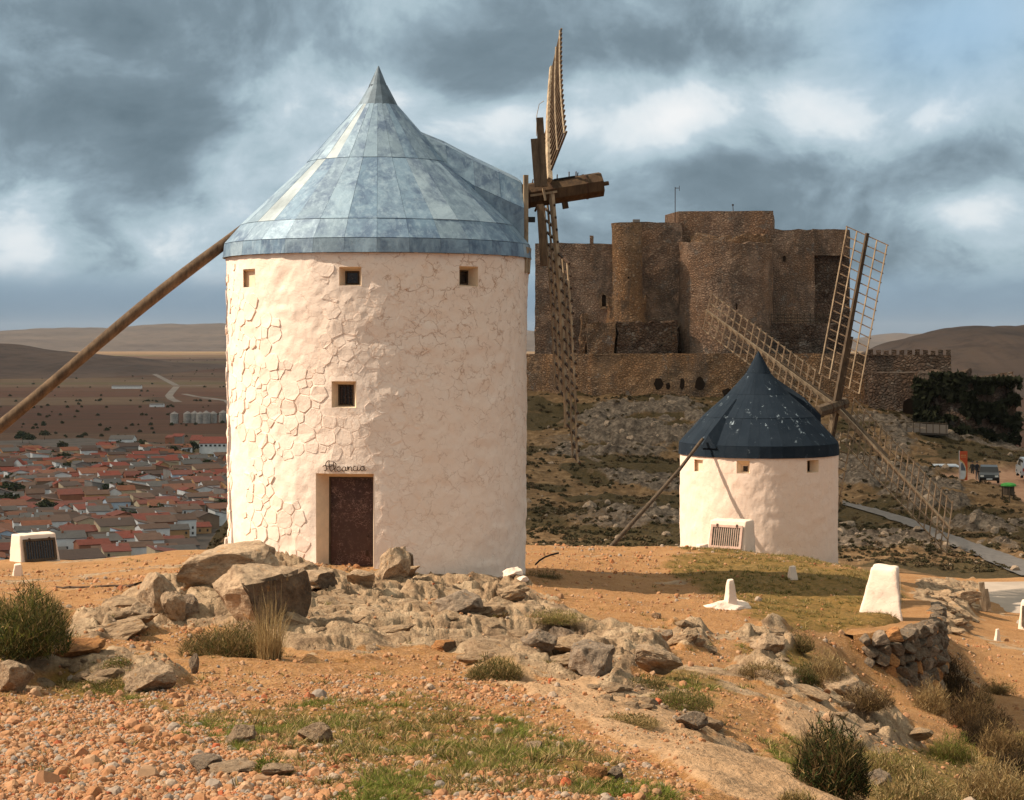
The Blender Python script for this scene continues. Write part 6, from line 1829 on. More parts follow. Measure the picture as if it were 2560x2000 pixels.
def bunch(xd, yb, hpx, wpx, cols, label, seed, n=1500, lean=1.0, cat='shrub', group='shrubs and grass clumps on the ridge', name='shrub', w=None, lo=5, root=0.45, twigs=True):
    p = on_ground(xd, yb, lo); s = p.y / F
    h, sp_ = hpx * s, wpx * s / 2
    wd_ = w or max(0.0028, 0.34 * s)
    root_o = empty(name, tuple(p + Vector((0, 0, -0.03))))
    fol = link('foliage', blades('foliage', n, h, sp_, cols, seed, lean, wd_, 3, 0.6, root=root, tip=0.15 if cols is DKB else 0.55), M['blade'], root_o)
    if twigs:
        r_ = np.random.default_rng(seed + 500); nn_ = int(n * 0.9)
        a = r_.uniform(0, 2 * PI, nn_); q = np.sqrt(r_.random(nn_)); zz_ = h * r_.uniform(0.03, 0.85, nn_) * np.sqrt(np.clip(1.05 - q * q, 0, 1)) * (0.55 + 0.6 * vnoise(a * 1.6, q * 2.0 + seed, seed))
        c_ = np.stack([sp_ * q * np.cos(a), sp_ * q * np.sin(a), zz_], -1)
        u_ = r_.normal(size=(nn_, 3)); u_[:, 2] = np.abs(u_[:, 2]) + 0.6; u_ /= np.linalg.norm(u_, axis=1)[:, None]
        v_ = np.cross(u_, r_.normal(size=(nn_, 3))); v_ /= np.linalg.norm(v_, axis=1)[:, None]
        L_ = h * 0.13 * r_.uniform(0.5, 1.3, nn_)[:, None]; W_ = wd_ * 1.15
        v4 = np.stack([c_ - v_ * W_, c_ + v_ * W_, c_ + u_ * L_ + v_ * W_ * 0.3, c_ + u_ * L_ - v_ * W_ * 0.3], 1).reshape(-1, 3)
        cs = np.array([c for c, _ in cols]); wt_ = np.array([b for _, b in cols], float); wt_ /= wt_.sum()
        cc = cs[r_.choice(len(cs), nn_, p=wt_)] * r_.uniform(0.5, 1.2, (nn_, 1))
        link('twigs', mesh_np('twigs', v4, np.arange(nn_ * 4).reshape(-1, 4), False, np.repeat(cc, 4, 0)), M['blade'], root_o)
    tag(root_o, label, cat, group)
    return root_o
GRN = [(GD, 4), (OLV, 3), (G2, 1.5), (DRY, 1.2)]
DKB = [((0.030, 0.020, 0.011), 5), ((0.05, 0.03, 0.016), 3), (BRN, 0.6)]  # near-black tones, shade of the bank painted into the leaves
BUNCHES = [
 (40, 1388, 176, 215, GRN, 'large dark green bush with dry tips at the left edge', 1, 5200, 0.9),
 (105, 1360, 110, 100, [(BRN, 3), (DRY, 2), (GD, 2)], 'brown twiggy half of the bush at the left edge', 2, 1800, 1.0),
 (490, 1402, 105, 210, [(OLV, 3), (DRY, 2.2), (GD, 2), (BRN, 2)], 'dry shrub with long bare twigs before the split boulder', 3, 4200, 1.1),
 (575, 1408, 150, 110, [(DRY, 3), (STR, 2), (BRN, 1.5)], 'tall bare straw twigs rising beside the split boulder', 4, 420, 0.75),
 (1055, 1446, 66, 120, [(OLV, 4), (DRY, 3), (GD, 1.5)], 'olive grass clump in the rocks below the mill', 5, 2600, 1.2),
 (1180, 1372, 34, 130, [(OLV, 3), (G2, 2), (DRY, 2)], 'strip of green grass on the upper rock rib', 6, 1500, 1.3),
 (1450, 1500, 46, 150, [(OLV, 3), (G1, 2.5), (DRY, 2)], 'green grass patch below the smooth pale rock', 7, 2400, 1.3),
 (1380, 1462, 34, 90, [(OLV, 3), (GD, 2), (DRY, 2)], 'small dark grass patch left of the smooth rock', 8, 1100, 1.2),
 (1340, 1540, 36, 130, [(DRY, 3), (OLV, 3)], 'dry grass in the lower rock rib', 9, 1500, 1.2),
 (1705, 1392, 66, 66, [(BRN, 2), (GD, 2.5), (DRY, 2)], 'dark green spiky bush above the brown bush', 10, 1500, 0.9),
 (1622, 1445, 44, 100, [(BRN, 3), (DRY, 2), (OLV, 1)], 'low brown thorny bush left of the slope', 11, 1600, 1.1),
 (1762, 1470, 104, 104, [(BRN, 2.4), (DRY, 3.2), (STR, 1.2)], 'rounded dry brown bush before the dry stone wall', 12, 3200, 0.95),
 (1712, 1462, 60, 70, [(GD, 3), (OLV, 2), (BRN, 1)], 'dark green bush left of the rounded dry bush', 13, 1400, 1.0),
 (1850, 1510, 66, 120, [(BRN, 4), (DRY, 1), ((0.05, 0.028, 0.015), 3)], 'dark brown bush under the dry stone wall', 14, 2200, 1.0),
 (1985, 1520, 90, 80, [(DRY, 3), (BRN, 2), (STR, 1)], 'pale dry grass bush right of the dry stone wall', 15, 2200, 0.95),
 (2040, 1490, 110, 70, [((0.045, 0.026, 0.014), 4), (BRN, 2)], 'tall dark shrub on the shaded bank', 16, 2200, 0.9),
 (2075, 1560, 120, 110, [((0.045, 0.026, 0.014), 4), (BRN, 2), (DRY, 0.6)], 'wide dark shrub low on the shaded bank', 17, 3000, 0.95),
 (2140, 1620, 110, 110, [(BRN, 3), (DRY, 2), ((0.05, 0.03, 0.015), 2)], 'brown shrub with straw tips at the foot of the bank', 18, 2600, 1.0),
 (1772, 1690, 190, 160, [(GD, 4), ((0.04, 0.035, 0.012), 3), (BRN, 1.5), (DRY, 0.8)], 'dark green spiky bush in the lower right', 19, 4200, 0.7),
 (1700, 1720, 60, 100, [(OLV, 3), (DRY, 3)], 'olive tuft left of the dark spiky bush', 20, 1200, 1.1),
 (2030, 1630, 90, 110, [(G1, 3), (G2, 3), (OLV, 1), (DRY, 1)], 'bright green tuft among dry grass at lower right', 21, 2600, 0.8),
 (1900, 1650, 70, 150, [(G2, 2), (DRY, 3), (STR, 1), (OLV, 2)], 'mixed green and straw grass right of the dark bush', 22, 2600, 1.0),
 (2120, 1720, 150, 170, [(DRY, 4), (STR, 2), (BRN, 1.5), (OLV, 1)], 'tall dry grass in the lower right corner', 23, 2600, 0.8),
 (1950, 1740, 120, 200, [(DRY, 3), (OLV, 3), (STR, 1)], 'dense dry grass at the bottom right', 24, 3600, 1.0),
 (2090, 1500, 50, 60, [(OLV, 3), (DRY, 3)], 'small grass clump on the lower terrace', 25, 900, 1.1),
 (2130, 1480, 52, 80, [(BRN, 2), (OLV, 2), (DRY, 2)], 'brown weeds on the lower terrace', 26, 1200, 1.0),
 (1160, 1232, 26, 80, [(BRN, 2), (GD, 3)], 'dark weeds in the shade at the corner of the mill', 27, 900, 1.2),
 (625, 1248, 30, 80, [(G2, 2), (OLV, 3), (DRY, 3)], 'grass between the split boulder and the mill', 28, 1200, 1.2),
 (250, 1415, 30, 60, [(G1, 2), (OLV, 2), (DRY, 2)], 'small weeds left of the cracked brown rock', 29, 700, 1.2),
 (215, 1470, 34, 120, [(G1, 2), (OLV, 3), (DRY, 2)], 'weedy patch before the cracked brown rock', 30, 1500, 1.2),
 (160, 1395, 60, 60, [(DRY, 3), (OLV, 2)], 'thin dry grass behind the earth coloured rock', 31, 600, 0.9),
 (500, 1186, 12, 30, [(BRN, 2), (DRY, 2)], 'tiny dry tuft by the left foot of the mill', 32, 260, 1.0),
 (387, 1574, 34, 46, [(G1, 4), (G2, 3)], 'small bright green tuft in the gravel', 33, 700, 1.0),
 (580, 1650, 60, 100, [(G1, 3), (G2, 3), (DRY, 1)], 'bright green grass patch at the bottom of the gravel', 34, 1800, 1.0),
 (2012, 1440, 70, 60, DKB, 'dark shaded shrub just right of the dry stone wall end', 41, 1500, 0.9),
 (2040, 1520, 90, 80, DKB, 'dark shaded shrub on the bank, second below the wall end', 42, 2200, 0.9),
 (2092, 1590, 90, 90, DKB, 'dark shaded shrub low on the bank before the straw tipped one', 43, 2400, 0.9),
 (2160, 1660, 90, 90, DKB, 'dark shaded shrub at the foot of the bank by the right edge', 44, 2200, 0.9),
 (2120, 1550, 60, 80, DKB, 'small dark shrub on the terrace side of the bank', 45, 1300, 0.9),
 (860, 1560, 30, 60, [(G1, 3), (G2, 3), (DRY, 1)], 'short green tuft in the middle of the gravel', 46, 900, 1.2),
 (720, 1535, 26, 90, [(G1, 3), (G2, 3), (DRY, 1)], 'flat green tuft above the rounded brown stone', 47, 1100, 1.3),
 (1820, 1226, 10, 40, [(OLV, 3), (DRY, 2)], 'grass edge on the crest right of the small mill', 35, 300, 1.2),
]
for b_ in BUNCHES:
    lo_ = 30 if b_[0] in (1160, 500, 1820) else 5
    bunch(b_[0], b_[1], b_[2], b_[3], b_[4], b_[5], b_[6] * 7 + 100, b_[7], b_[8], lo=lo_, cat='grass' if ('grass' in b_[5] or 'tuft' in b_[5]) and 'shrub' not in b_[5] and 'bush' not in b_[5] else 'shrub',
          name='grass_clump' if ('grass' in b_[5] or 'tuft' in b_[5] or 'weed' in b_[5]) and 'bush' not in b_[5] else 'shrub', twigs=(b_[6] != 4))
# scrub far off on the castle hill, nobody could count it
scr = []
for i, c_ in enumerate([(0.050, 0.042, 0.019), (0.075, 0.054, 0.027), (0.115, 0.074, 0.038)]):
    m_ = crown_mesh('scrub', 0.34, 80, 0.085, c_, 300 + i, 0.6, -0.2); m_.materials.append(M['leafm']); scr.append(m_)
r_ = np.random.default_rng(77); n = 24000
xd = r_.uniform(300, 2300, n); Y = np.exp(r_.uniform(math.log(97), math.log(262), n))
X, z, cov, r0 = far_fields(xd, Y)
k = (r_.random(n) < (0.12 + 0.75 * sstep(fbm(X * 0.16, Y * 0.16, 4, 66), 0.46, 0.60)) * (1 - cov[:, 0] * 0.8) * (1 - np.clip(cov[:, 2] * 2, 0, 1)))
for p_ in PATHS + YARD: k &= in_poly(xd, r0, p_) < 3
# keep clear of the castle court
k &= ~((Y > 224) & (xd > 1120) & (xd < 1860))
X, Y, z = X[k], Y[k], z[k]; n = len(X)
scatter('hillside_scrub', np.stack([X, Y, z + 0.05], -1), r_.uniform(0.35, 1.15, n) * (0.45 + Y / 330), np.stack([0 * X, 0 * X, r_.uniform(0, 6.28, n)], -1), scr, label='low dark scrub covering the castle hillside', cat='scrub')
# loose rock on the hillside
rk3 = []
for i in range(4):
    m_ = PB_[i].copy(); m_.materials.append(M['rock2']); rk3.append(m_)
r_ = np.random.default_rng(78); n = 4600
xd = r_.uniform(1000, 2300, n); Y = np.exp(r_.uniform(math.log(97), math.log(222), n))
X, z, cov, r0 = far_fields(xd, Y)
k = (r_.random(n) < 0.04 + cov[:, 0] * 0.5)
for p_ in PATHS + YARD + PARK: k &= in_poly(xd, r0, p_) < 3
X, Y, z = X[k], Y[k], z[k]; n = len(X)
scatter('hillside_rocks', np.stack([X, Y, z], -1), np.clip(0.17 * np.exp(r_.normal(0, 0.6, n)), 0.05, 0.8), r_.uniform(0, 6.28, (n, 3)), rk3, label='broken limestone rocks on the castle hillside', cat='rocks')
# ------------------------------------------------------------------ white display blocks, marker stones
def lumpy(me, amp, sc=3.0, seed=0):
    for v in me.vertices:
        d = mnoise.noise_vector(v.co * sc + Vector((seed, 0, 0))) * amp + mnoise.noise_vector(v.co * sc * 3.5) * amp * 0.45
        v.co += d
    return me
def soft_block(name, corners, mat, parent, bevel=0.05, cuts=9, amp=0.012, seed=0):
    """block from 8 corners (4 bottom, 4 top), edges rounded, faces uneven"""
    bm = bmesh.new(); vs = [bm.verts.new(c) for c in corners]
    for f in ((0, 1, 2, 3), (7, 6, 5, 4), (0, 4, 5, 1), (1, 5, 6, 2), (2, 6, 7, 3), (3, 7, 4, 0)): bm.faces.new([vs[i] for i in f])
    bmesh.ops.recalc_face_normals(bm, faces=bm.faces)
    bmesh.ops.bevel(bm, geom=bm.edges[:], offset=bevel, segments=3, affect='EDGES', profile=0.6)
    bmesh.ops.subdivide_edges(bm, edges=[e for e in bm.edges if e.calc_length() > bevel * 2.5], cuts=cuts, use_grid_fill=True)
    me = bpy.data.meshes.new(name); bm.to_mesh(me); bm.free(); lumpy(me, amp, 4.0, seed)
    me.polygons.foreach_set('use_smooth', np.ones(len(me.polygons), bool))
    return link(name, me, mat, parent)
def display_block(loc, rz, label, w=1.75, h=1.22, d=1.35, bars=14, glass='dark', seed=0):
    """whitewashed block, its front face leaning back and holding a barred notice case"""
    r = empty('display_block', loc, rz)
    lean = 0.42
    c = [(-w / 2, -d / 2, -0.25), (w / 2, -d / 2, -0.25), (w / 2, d / 2, -0.25), (-w / 2, d / 2, -0.25),
         (-w / 2 + 0.10, -d / 2 + lean, h), (w / 2 - 0.10, -d / 2 + lean, h), (w / 2 - 0.06, d / 2 - 0.10, h), (-w / 2 + 0.06, d / 2 - 0.10, h)]
    soft_block('body', c, M['limewash'], r, 0.06, 9, 0.020, seed)
    # case on the leaning face
    a = math.atan2(lean, h + 0.25); rot = Matrix.Rotation(-a, 3, 'X')
    cen = Vector((0, -d / 2 + lean * 0.58 - 0.02, h * 0.50))
    cw, chh = w * 0.74, h * 0.66
    cs = MB().box(cen, (cw, 0.06, chh), rot).build('case', M['dark'] if glass == 'dark' else M['case_green'], r)
    fm = M['stock'] if glass == 'dark' else M['case_frame']
    fr = MB()
    off = rot @ Vector((0, -0.045, 0))
    for (dx_, dz_, ww, hh_) in ((0, chh / 2, cw + 0.08, 0.09), (0, -chh / 2, cw + 0.08, 0.09), (-cw / 2, 0, 0.09, chh - 0.09), (cw / 2, 0, 0.09, chh - 0.09)):
        fr.box(cen + rot @ Vector((dx_, 0, dz_)) + off, (ww, 0.06, hh_), rot)
    fr.build('frame', fm, r)
    for k in range(bars):
        x = -cw / 2 + cw * (k + 0.5) / bars
        MB().box(cen + rot @ Vector((x, -0.05, 0)), (0.022, 0.02, chh - 0.09), rot).build('bar', fm, r)
    for x in (-cw * 0.32, cw * 0.34):
        MB().box(cen + rot @ Vector((x, -0.07, chh / 2 + 0.03)), (0.07, 0.06, 0.10), rot).build('hinge', M['iron'], r)
    tag(r, label, 'display block', 'whitewashed display blocks')
    return r
M['case_green'] = m_flat('notice_paper', (0.14, 0.125, 0.085), 0.5, var=0.5, sc=8)
M['case_frame'] = m_flat('painted_frame', (0.50, 0.32, 0.25), 0.7, var=0.2)
p = on_ground(70, 1207, 45)
p = P(67, 1207, 73.0); display_block((p.x, p.y + 0.6, p.z), R(38), 'white block with a dark barred notice case at the far left, above the town', 1.75, 1.25, 1.3, 12, 'dark', 1)
p = P(1562, 1181, 68.0); display_block((p.x, p.y + 0.6, p.z), R(-28), 'white block with a pinkish framed barred case before the smaller windmill', 1.62, 1.22, 1.3, 14, 'green', 2)
p = P(2188, 1348, 69.5); display_block((p.x + 0.65, p.y + 0.5, p.z), R(-22), 'white block with dark case cut off by the right edge of the picture', 1.5, 1.1, 1.2, 10, 'dark', 3)
# the near block seen from its side
p = P(1888, 1322, 35.7); s = p.y / F
blk = empty('display_block', tuple(p))
def Q(xd, yd, dy): return Vector(((xd - 1888) * s, dy, (1322 - yd) * s))
soft_block('body', [Q(1836, 1312, 0.18), Q(1921, 1328, -0.20), Q(1936, 1328, 0.75), Q(1862, 1312, 1.1), Q(1864, 1214, 0.30), Q(1912, 1214, 0.02), Q(1933, 1214, 0.62), Q(1884, 1213, 0.9)], M['limewash'], blk, 0.06, 9, 0.020, 4)
MB().add([Q(1925.5, 1300, 0.10), Q(1935.5, 1296, 0.55), Q(1931.5, 1232, 0.50), Q(1922.5, 1236, 0.18)], [(0, 1, 2, 3)]).build('case', M['reveal'], blk)
tag(blk, 'white block seen from its plain side, at the brink above the dry stone wall', 'display block', 'whitewashed display blocks')
def marker(xd, yb, wpx, hpx, label, Y=None, mound=0, seed=0, top=0.45):
    p = on_ground(xd, yb, 28) if Y is None else P(xd, yb, Y)
    s = p.y / F; w, h = wpx * s / 2, hpx * s
    r = empty('marker_stone', tuple(p), 0.3)
    c = [(-w, -w, -0.1), (w, -w, -0.1), (w, w, -0.1), (-w, w, -0.1), (-w * top, -w * top, h * 0.95), (w * top, -w * top, h), (w * top, w * top, h), (-w * top, w * top, h * 0.97)]
    soft_block('post', c, M['limewash'], r, w * 0.16, 5, w * 0.13, seed)
    if mound:
        m_ = BM_[seed % 8].copy(); m_.materials.clear(); m_.materials.append(M['limewash'])
        link('mound', m_, None, r, scl=(mound * s * 0.62, mound * s * 0.40, 0.24), loc=(0.03, 0, -0.02))
    tag(r, label, 'marker stone', 'small whitewashed marker stones')
marker(1558, 1300, 30, 62, 'pointed white marker on a low white mound, in the sunlit turf', None, 104, 2, 0.36)
marker(1497, 1189, 30, 30, 'squat white marker in front of the smaller windmill', 62, 0, 3, 0.62)
marker(1690, 1244, 22, 38, 'small white marker standing in the shadow band', 41.2, 0, 5, 0.5)
marker(484, 1182, 14, 36, 'small white marker half hidden behind the left foot of the large mill', 66, 0, 6, 0.6)
marker(38, 1236, 24, 34, 'rough white stub before the far left display block', 55, 0, 7, 0.6)
marker(2127, 1363, 11, 22, 'tiny white marker on the shaded lower terrace', 61, 0, 1, 0.5)
o = link('white_stone', with_mat(BM_[3], M['limewash'])); p = P(2113, 1402, 52.5); o.location = p; o.scale = (0.12, 0.12, 0.10)
tag(o, 'round white stone lying on the sunlit lower terrace', 'stone')
p = P(2104, 1293, 74)
po = empty('gate_post', tuple(p)); 
MB().bar((-0.12, 0, -0.2), (-0.22, 0, 1.0), 0.22, 0.2, (0, 1, 0)).bar((0.10, 0, -0.2), (-0.02, 0.1, 0.7), 0.18, 0.2, (0, 1, 0)).build('post', M['sailwood'], po)
tag(po, 'broken pale wooden post at the corner of the concrete yard', 'post')
# concrete yard sheet
yard = [(2088, 1243), (2140, 1243), (2260, 1241), (2420, 1240), (2420, 1350), (2200, 1345), (2160, 1338), (2125, 1318), (2100, 1296)]
M['concrete'] = m_flat('yard_concrete', (0.36, 0.28, 0.22), 0.9, var=0.15, sc=0.6)
vs = []
for (x, y) in yard:
    Yy = 11.55 * F / (y - HY); vs.append(((x - CX) / F * Yy, Yy, -11.5))
me = MB().add(vs + [(a, b, c - 1.2) for a, b, c in vs], [tuple(reversed(range(len(vs))))] + [(i, (i + 1) % len(vs), len(vs) + (i + 1) % len(vs), len(vs) + i) for i in range(len(vs))]).build('concrete_yard', M['concrete'])
me['kind'] = 'structure'
# gravel footpath over the saddle
M['pathg'] = m_flat('footpath_gravel', (0.115, 0.098, 0.088), 0.95, var=0.3, sc=3.0)
rowc = [(1797, 1076, 8), (1860, 1092, 12), (1940, 1118, 18), (2020, 1152, 24), (2100, 1184, 30), (2184, 1216, 36), (2320, 1260, 40)]
vs, fs = [], []
for i, xx in enumerate(np.linspace(1797, 2320, 60)):
    yc = np.interp(xx, [a for a, _, _ in rowc], [b for _, b, _ in rowc]); hw_ = np.interp(xx, [a for a, _, _ in rowc], [c for _, _, c in rowc]) / 2
    for s_ in (-1, -0.33, 0.33, 1):
        q = on_ground(xx, yc + s_ * hw_, 92); vs.append((q.x, q.y, q.z + 0.10))
    if i:
        for j in range(3): k = 4 * i + j; fs.append((k - 4, k - 3, k + 1, k))
pth = link('footpath', mesh_np('footpath', vs, fs, True), M['pathg']); pth['kind'] = 'structure'

# ------------------------------------------------------------------ dry stone retaining wall
dsw = empty('dry_stone_wall', tuple(P(1900, 1440, 36)))
tag(dsw, 'dry stone retaining wall of rough grey and ochre stones at the brink', 'wall')
rs = random.Random(9)
WB_ = [boulder(60 + k, 3, 13, 0.07) for k in range(6)]
M['wall_rock'] = m_rock('wall_stone', (0.20, 0.145, 0.10), (0.055, 0.038, 0.027))  # grey rock darkened, the wall's shade put into its colour
line = [(1826, 1352, 32.2), (1870, 1346, 32.1), (1915, 1342, 32.5), (1952, 1334, 33.2), (1975, 1330, 34.4), (1988, 1318, 36.2), (1992, 1300, 38.6), (1990, 1280, 42)]
foot_row = [1412, 1462, 1480, 1478, 1462, 1420, 1370, 1330]
n_st = 0
tt0 = 0
xs_l = [a for a, _, _ in line]; cum = [0]
W3 = [P(a, b, c) for a, b, c in line]
for a, b in zip(W3[:-1], W3[1:]): cum.append(cum[-1] + (b - a).length)
def along(sv):
    i = max(0, min(len(cum) - 2, int(np.searchsorted(cum, sv) - 1))); t = (sv - cum[i]) / (cum[i + 1] - cum[i])
    return W3[i].lerp(W3[i + 1], t), line[i][2] + (line[i + 1][2] - line[i][2]) * t, foot_row[i] + (foot_row[i + 1] - foot_row[i]) * t, (W3[i + 1] - W3[i])
course = 0; drop = 0.0
while drop < 1.5:
    hgt = rs.uniform(0.17, 0.30); sv = rs.uniform(0, 0.15)
    while sv < cum[-1]:
        wv = rs.uniform(0.18, 0.46); c, yy, fr_, tang = along(min(sv + wv / 2, cum[-1] - 1e-3))
        zf = (HY - fr_) / F * yy
        zc = c.z - drop - hgt / 2
        if zc > zf - 0.1:
            tang = Vector((tang.x, tang.y, 0)).normalized(); nrm = Vector((tang.y, -tang.x, 0))
            m_ = 'ochre_rock' if rs.random() < 0.10 else ('wall_rock' if rs.random() < 0.8 else 'rock2')
            o = link('stone', with_mat(WB_[rs.randrange(6)], M[m_]), None, dsw)
            pos_ = c + nrm * (0.08 * drop + rs.uniform(-0.05, 0.05) + 0.05); pos_.z = zc + rs.uniform(-0.03, 0.03)
            o.location = pos_ - Vector(dsw.location); o.scale = (wv * 0.64, 0.22, hgt * 0.66)
            o.rotation_euler = (rs.uniform(-0.15, 0.15), rs.uniform(-0.35, 0.35), math.atan2(tang.y, tang.x) + rs.uniform(-0.2, 0.2)); n_st += 1
        sv += wv * 0.93
    drop += hgt * 0.9
# backing earth behind the stones
bk = MB(); vs = []
for i, q in enumerate(W3):
    zf = (HY - foot_row[i]) / F * line[i][2]
    vs += [q + Vector((-0.03, 0.12, -0.04)), Vector((q.x + 0.02, q.y + 0.05, zf - 0.3)), q + Vector((-0.5, 1.4, -0.15))]
fs = []
for i in range(len(W3) - 1): k = 3 * i; fs += [(k, k + 1, k + 4, k + 3), (k + 2, k, k + 3, k + 5)]
MB().add([v - Vector(dsw.location) for v in vs], fs).build('earth_core', M['ground'], dsw)
# white lime spill at the mill foot
for k, (xd_, yb_, wp, hp, lab) in enumerate([(1098, 1226, 52, 26, 'lump of white lime spilled at the right foot of the mill'), (1074, 1208, 34, 16, 'smaller white lime lump just left of the spill'), (1112, 1240, 30, 14, 'lowest white lime lump by the shadow')]):
    o = link('lime_lump', with_mat(BM_[(k + 2) % 8], M['limewash'])); q = on_ground(xd_, yb_, 25); s = q.y / F
    o.location = q; o.scale = (wp * s / 2, wp * s / 2.4, hp * s / 1.6); tag(o, lab, 'lime')
# bent pipe and the buried cable
hp_ = [P(1142, 1204, 42.2), P(1150, 1196, 42.1), P(1162, 1188, 42.0), P(1176, 1183, 42.0), P(1192, 1179, 42.0)]
o = MB().tube(hp_, 0.022, 7).build('hose', M['black'], None, True); tag(o, 'bent black hose sticking up beside the large mill', 'hose')
cps = []
for xx in np.linspace(120, 470, 26):
    q = on_ground(xx, 1256 - 4 * math.sin((xx - 120) / 350 * 3.0), 30); q.z += 0.015; cps.append(q)
o = MB().tube(cps, 0.022, 5).build('cable', M['rung'], None, True); tag(o, 'thin dark cable lying across the bare earth at left', 'cable')

# ------------------------------------------------------------------ car park below the castle
M['tyre'] = m_flat('tyre_rubber', (0.012, 0.012, 0.012), 0.9)
M['glassd'] = m_flat('car_glass', (0.03, 0.035, 0.04), 0.15, spec=0.6)
M['lamp'] = m_flat('car_lamp_glass', (0.6, 0.6, 0.55), 0.2, spec=0.6)
M['plate'] = m_flat('number_plate', (0.5, 0.5, 0.48), 0.5)
def paint(name, c): return m_flat(name, c, 0.3, 0.3, var=0.05, spec=0.5)
def car(loc, rz, mat, label, prof, cabin, W=1.72, cat='car', sc=1.0):
    """prof: body side outline (y forward is -), cabin: window band outline; x across"""
    r = empty('parked_car', loc, rz)
    def loft(poly, w0, w1, zs):
        vs = []; n_ = len(poly)
        for s in (-1, 1):
            for (y, z) in poly:
                w_ = w0 + (w1 - w0) * max(0, min(1, (z - zs[0]) / (zs[1] - zs[0])))
                vs.append((s * w_ / 2, y, z))
        return vs, [tuple(range(n_)), tuple(reversed(range(n_, 2 * n_)))] + [(i, n_ + i, n_ + (i + 1) % n_, (i + 1) % n_) for i in range(n_)]
    v, f = loft(prof, W, W * 0.80, (0.85, 1.7)); b = MB().add(v, f).build('body', mat, r, bevel=0.035)
    v, f = loft(cabin, W * 0.955, W * 0.825, (0.85, 1.7))
    MB().add(v, f).build('side_glass', M['glassd'], r)
    y0 = min(p_[0] for p_ in prof); y1 = max(p_[0] for p_ in prof)
    for wy in (y0 + 0.75, y1 - 0.75):
        for s in (-1, 1):
            wh = MB().tube([(s * (W / 2 - 0.20), wy, 0.31), (s * (W / 2 + 0.01), wy, 0.31)], 0.31, 16).build('wheel', M['tyre'], r)
            MB().tube([(s * (W / 2 - 0.02), wy, 0.31), (s * (W / 2 + 0.025), wy, 0.31)], 0.17, 10).build('rim', M['plate'], wh)
    for s in (-1, 1):
        MB().box((s * 0.62, y0 + 0.0, 0.68), (0.30, 0.10, 0.15)).build('headlight', M['lamp'], r)
        MB().box((s * (W / 2 + 0.06), y0 + 1.25, 1.0), (0.16, 0.12, 0.13)).build('wing_mirror', mat, r)
        MB().box((s * 0.70, y1, 0.80), (0.16, 0.06, 0.28)).build('tail_light', M['redl'], r)
    MB().box((0, y0 - 0.02, 0.42), (0.5, 0.03, 0.12)).build('number_plate', M['plate'], r)
    tag(r, label, cat, 'vehicles parked below the castle')
    return r
M['redl'] = m_flat('tail_light_red', (0.3, 0.02, 0.01), 0.3)
hatch = [(-1.95, 0.28), (1.95, 0.28), (2.0, 0.75), (1.9, 1.05), (1.45, 1.47), (0.2, 1.52), (-0.55, 1.42), (-1.10, 0.98), (-1.88, 0.80), (-1.98, 0.55)]
hglass = [(1.78, 1.02), (1.40, 1.39), (0.2, 1.44), (-0.52, 1.36), (-1.02, 0.98)]
van = [(-2.05, 0.28), (2.1, 0.28), (2.15, 0.9), (2.05, 1.78), (-0.4, 1.82), (-0.95, 1.60), (-1.45, 1.08), (-2.0, 0.88), (-2.1, 0.5)]
vglass = [(1.9, 1.05), (1.9, 1.62), (-0.45, 1.66), (-0.85, 1.50), (-1.25, 1.08)]
def at_row(xd, yd, Y): return P(xd, yd, Y)
cr = P(2119, 1031, 160); car((cr.x, cr.y + 1.5, cr.z), R(-14), paint('black_car_paint', (0.012, 0.012, 0.012)), 'dark hatchback facing the camera, beside the standing person', hatch, hglass)
# windscreen of the dark car
cr = P(2029, 1030, 174); car((cr.x, cr.y, cr.z), R(75), paint('white_van_paint', (0.62, 0.64, 0.68)), 'white van parked side on behind the rocks, left of the banner', van, vglass, cat='van')
cr = P(2010, 1034, 169); car((cr.x, cr.y, cr.z), R(78), paint('grey_car_paint', (0.30, 0.33, 0.37)), 'grey blue car half hidden in front of the white van', hatch, hglass)
cr = P(2186, 1017, 166); car((cr.x + 0.3, cr.y, cr.z), R(172), paint('silver_paint', (0.36, 0.38, 0.40)), 'silver car cut off by the right edge of the picture', van, vglass)

# red banner stand
bp = P(2055, 1024, 158); s = bp.y / F
bn = empty('banner', tuple(bp), R(12))
tag(bn, 'tall orange red banner with a curved gold band and white panel', 'banner')
M['b_red'] = m_flat('banner_red', (0.50, 0.075, 0.022), 0.7, var=0.1); M['b_gold'] = m_flat('banner_gold', (0.62, 0.40, 0.14), 0.7, var=0.1)
M['b_white'] = m_flat('banner_white', (0.60, 0.56, 0.52), 0.7, var=0.1); M['b_grey'] = m_flat('banner_photo', (0.12, 0.12, 0.13), 0.6, var=0.3)
hw_, hh_ = 0.36, 2.55
def bz(i, u_, v_): return (u_ * hw_, -0.02 * i - 0.02, v_ * hh_)
MB().box((0, 0.0, hh_ / 2), (2 * hw_, 0.05, hh_)).build('cloth', M['b_red'], bn)
MB().add([bz(1, -1, .72), bz(1, -.5, .68), bz(1, .1, .60), bz(1, .55, .46), bz(1, .75, .30), bz(1, .62, .12), bz(1, .2, .02), bz(1, -1, .02)], [tuple(range(8))]).build('gold_band', M['b_gold'], bn)
MB().add([bz(2, -1, .66), bz(2, -.5, .62), bz(2, .0, .55), bz(2, .40, .44), bz(2, .55, .30), bz(2, .45, .14), bz(2, .1, .04), bz(2, -1, .04)], [tuple(range(8))]).build('white_panel', M['b_white'], bn)
MB().add([bz(3, -.75, .34), bz(3, -.78, .58), bz(3, -.4, .60), bz(3, 0, .52), bz(3, .35, .40), bz(3, .38, .33)], [tuple(range(6))]).build('picture', M['b_grey'], bn)
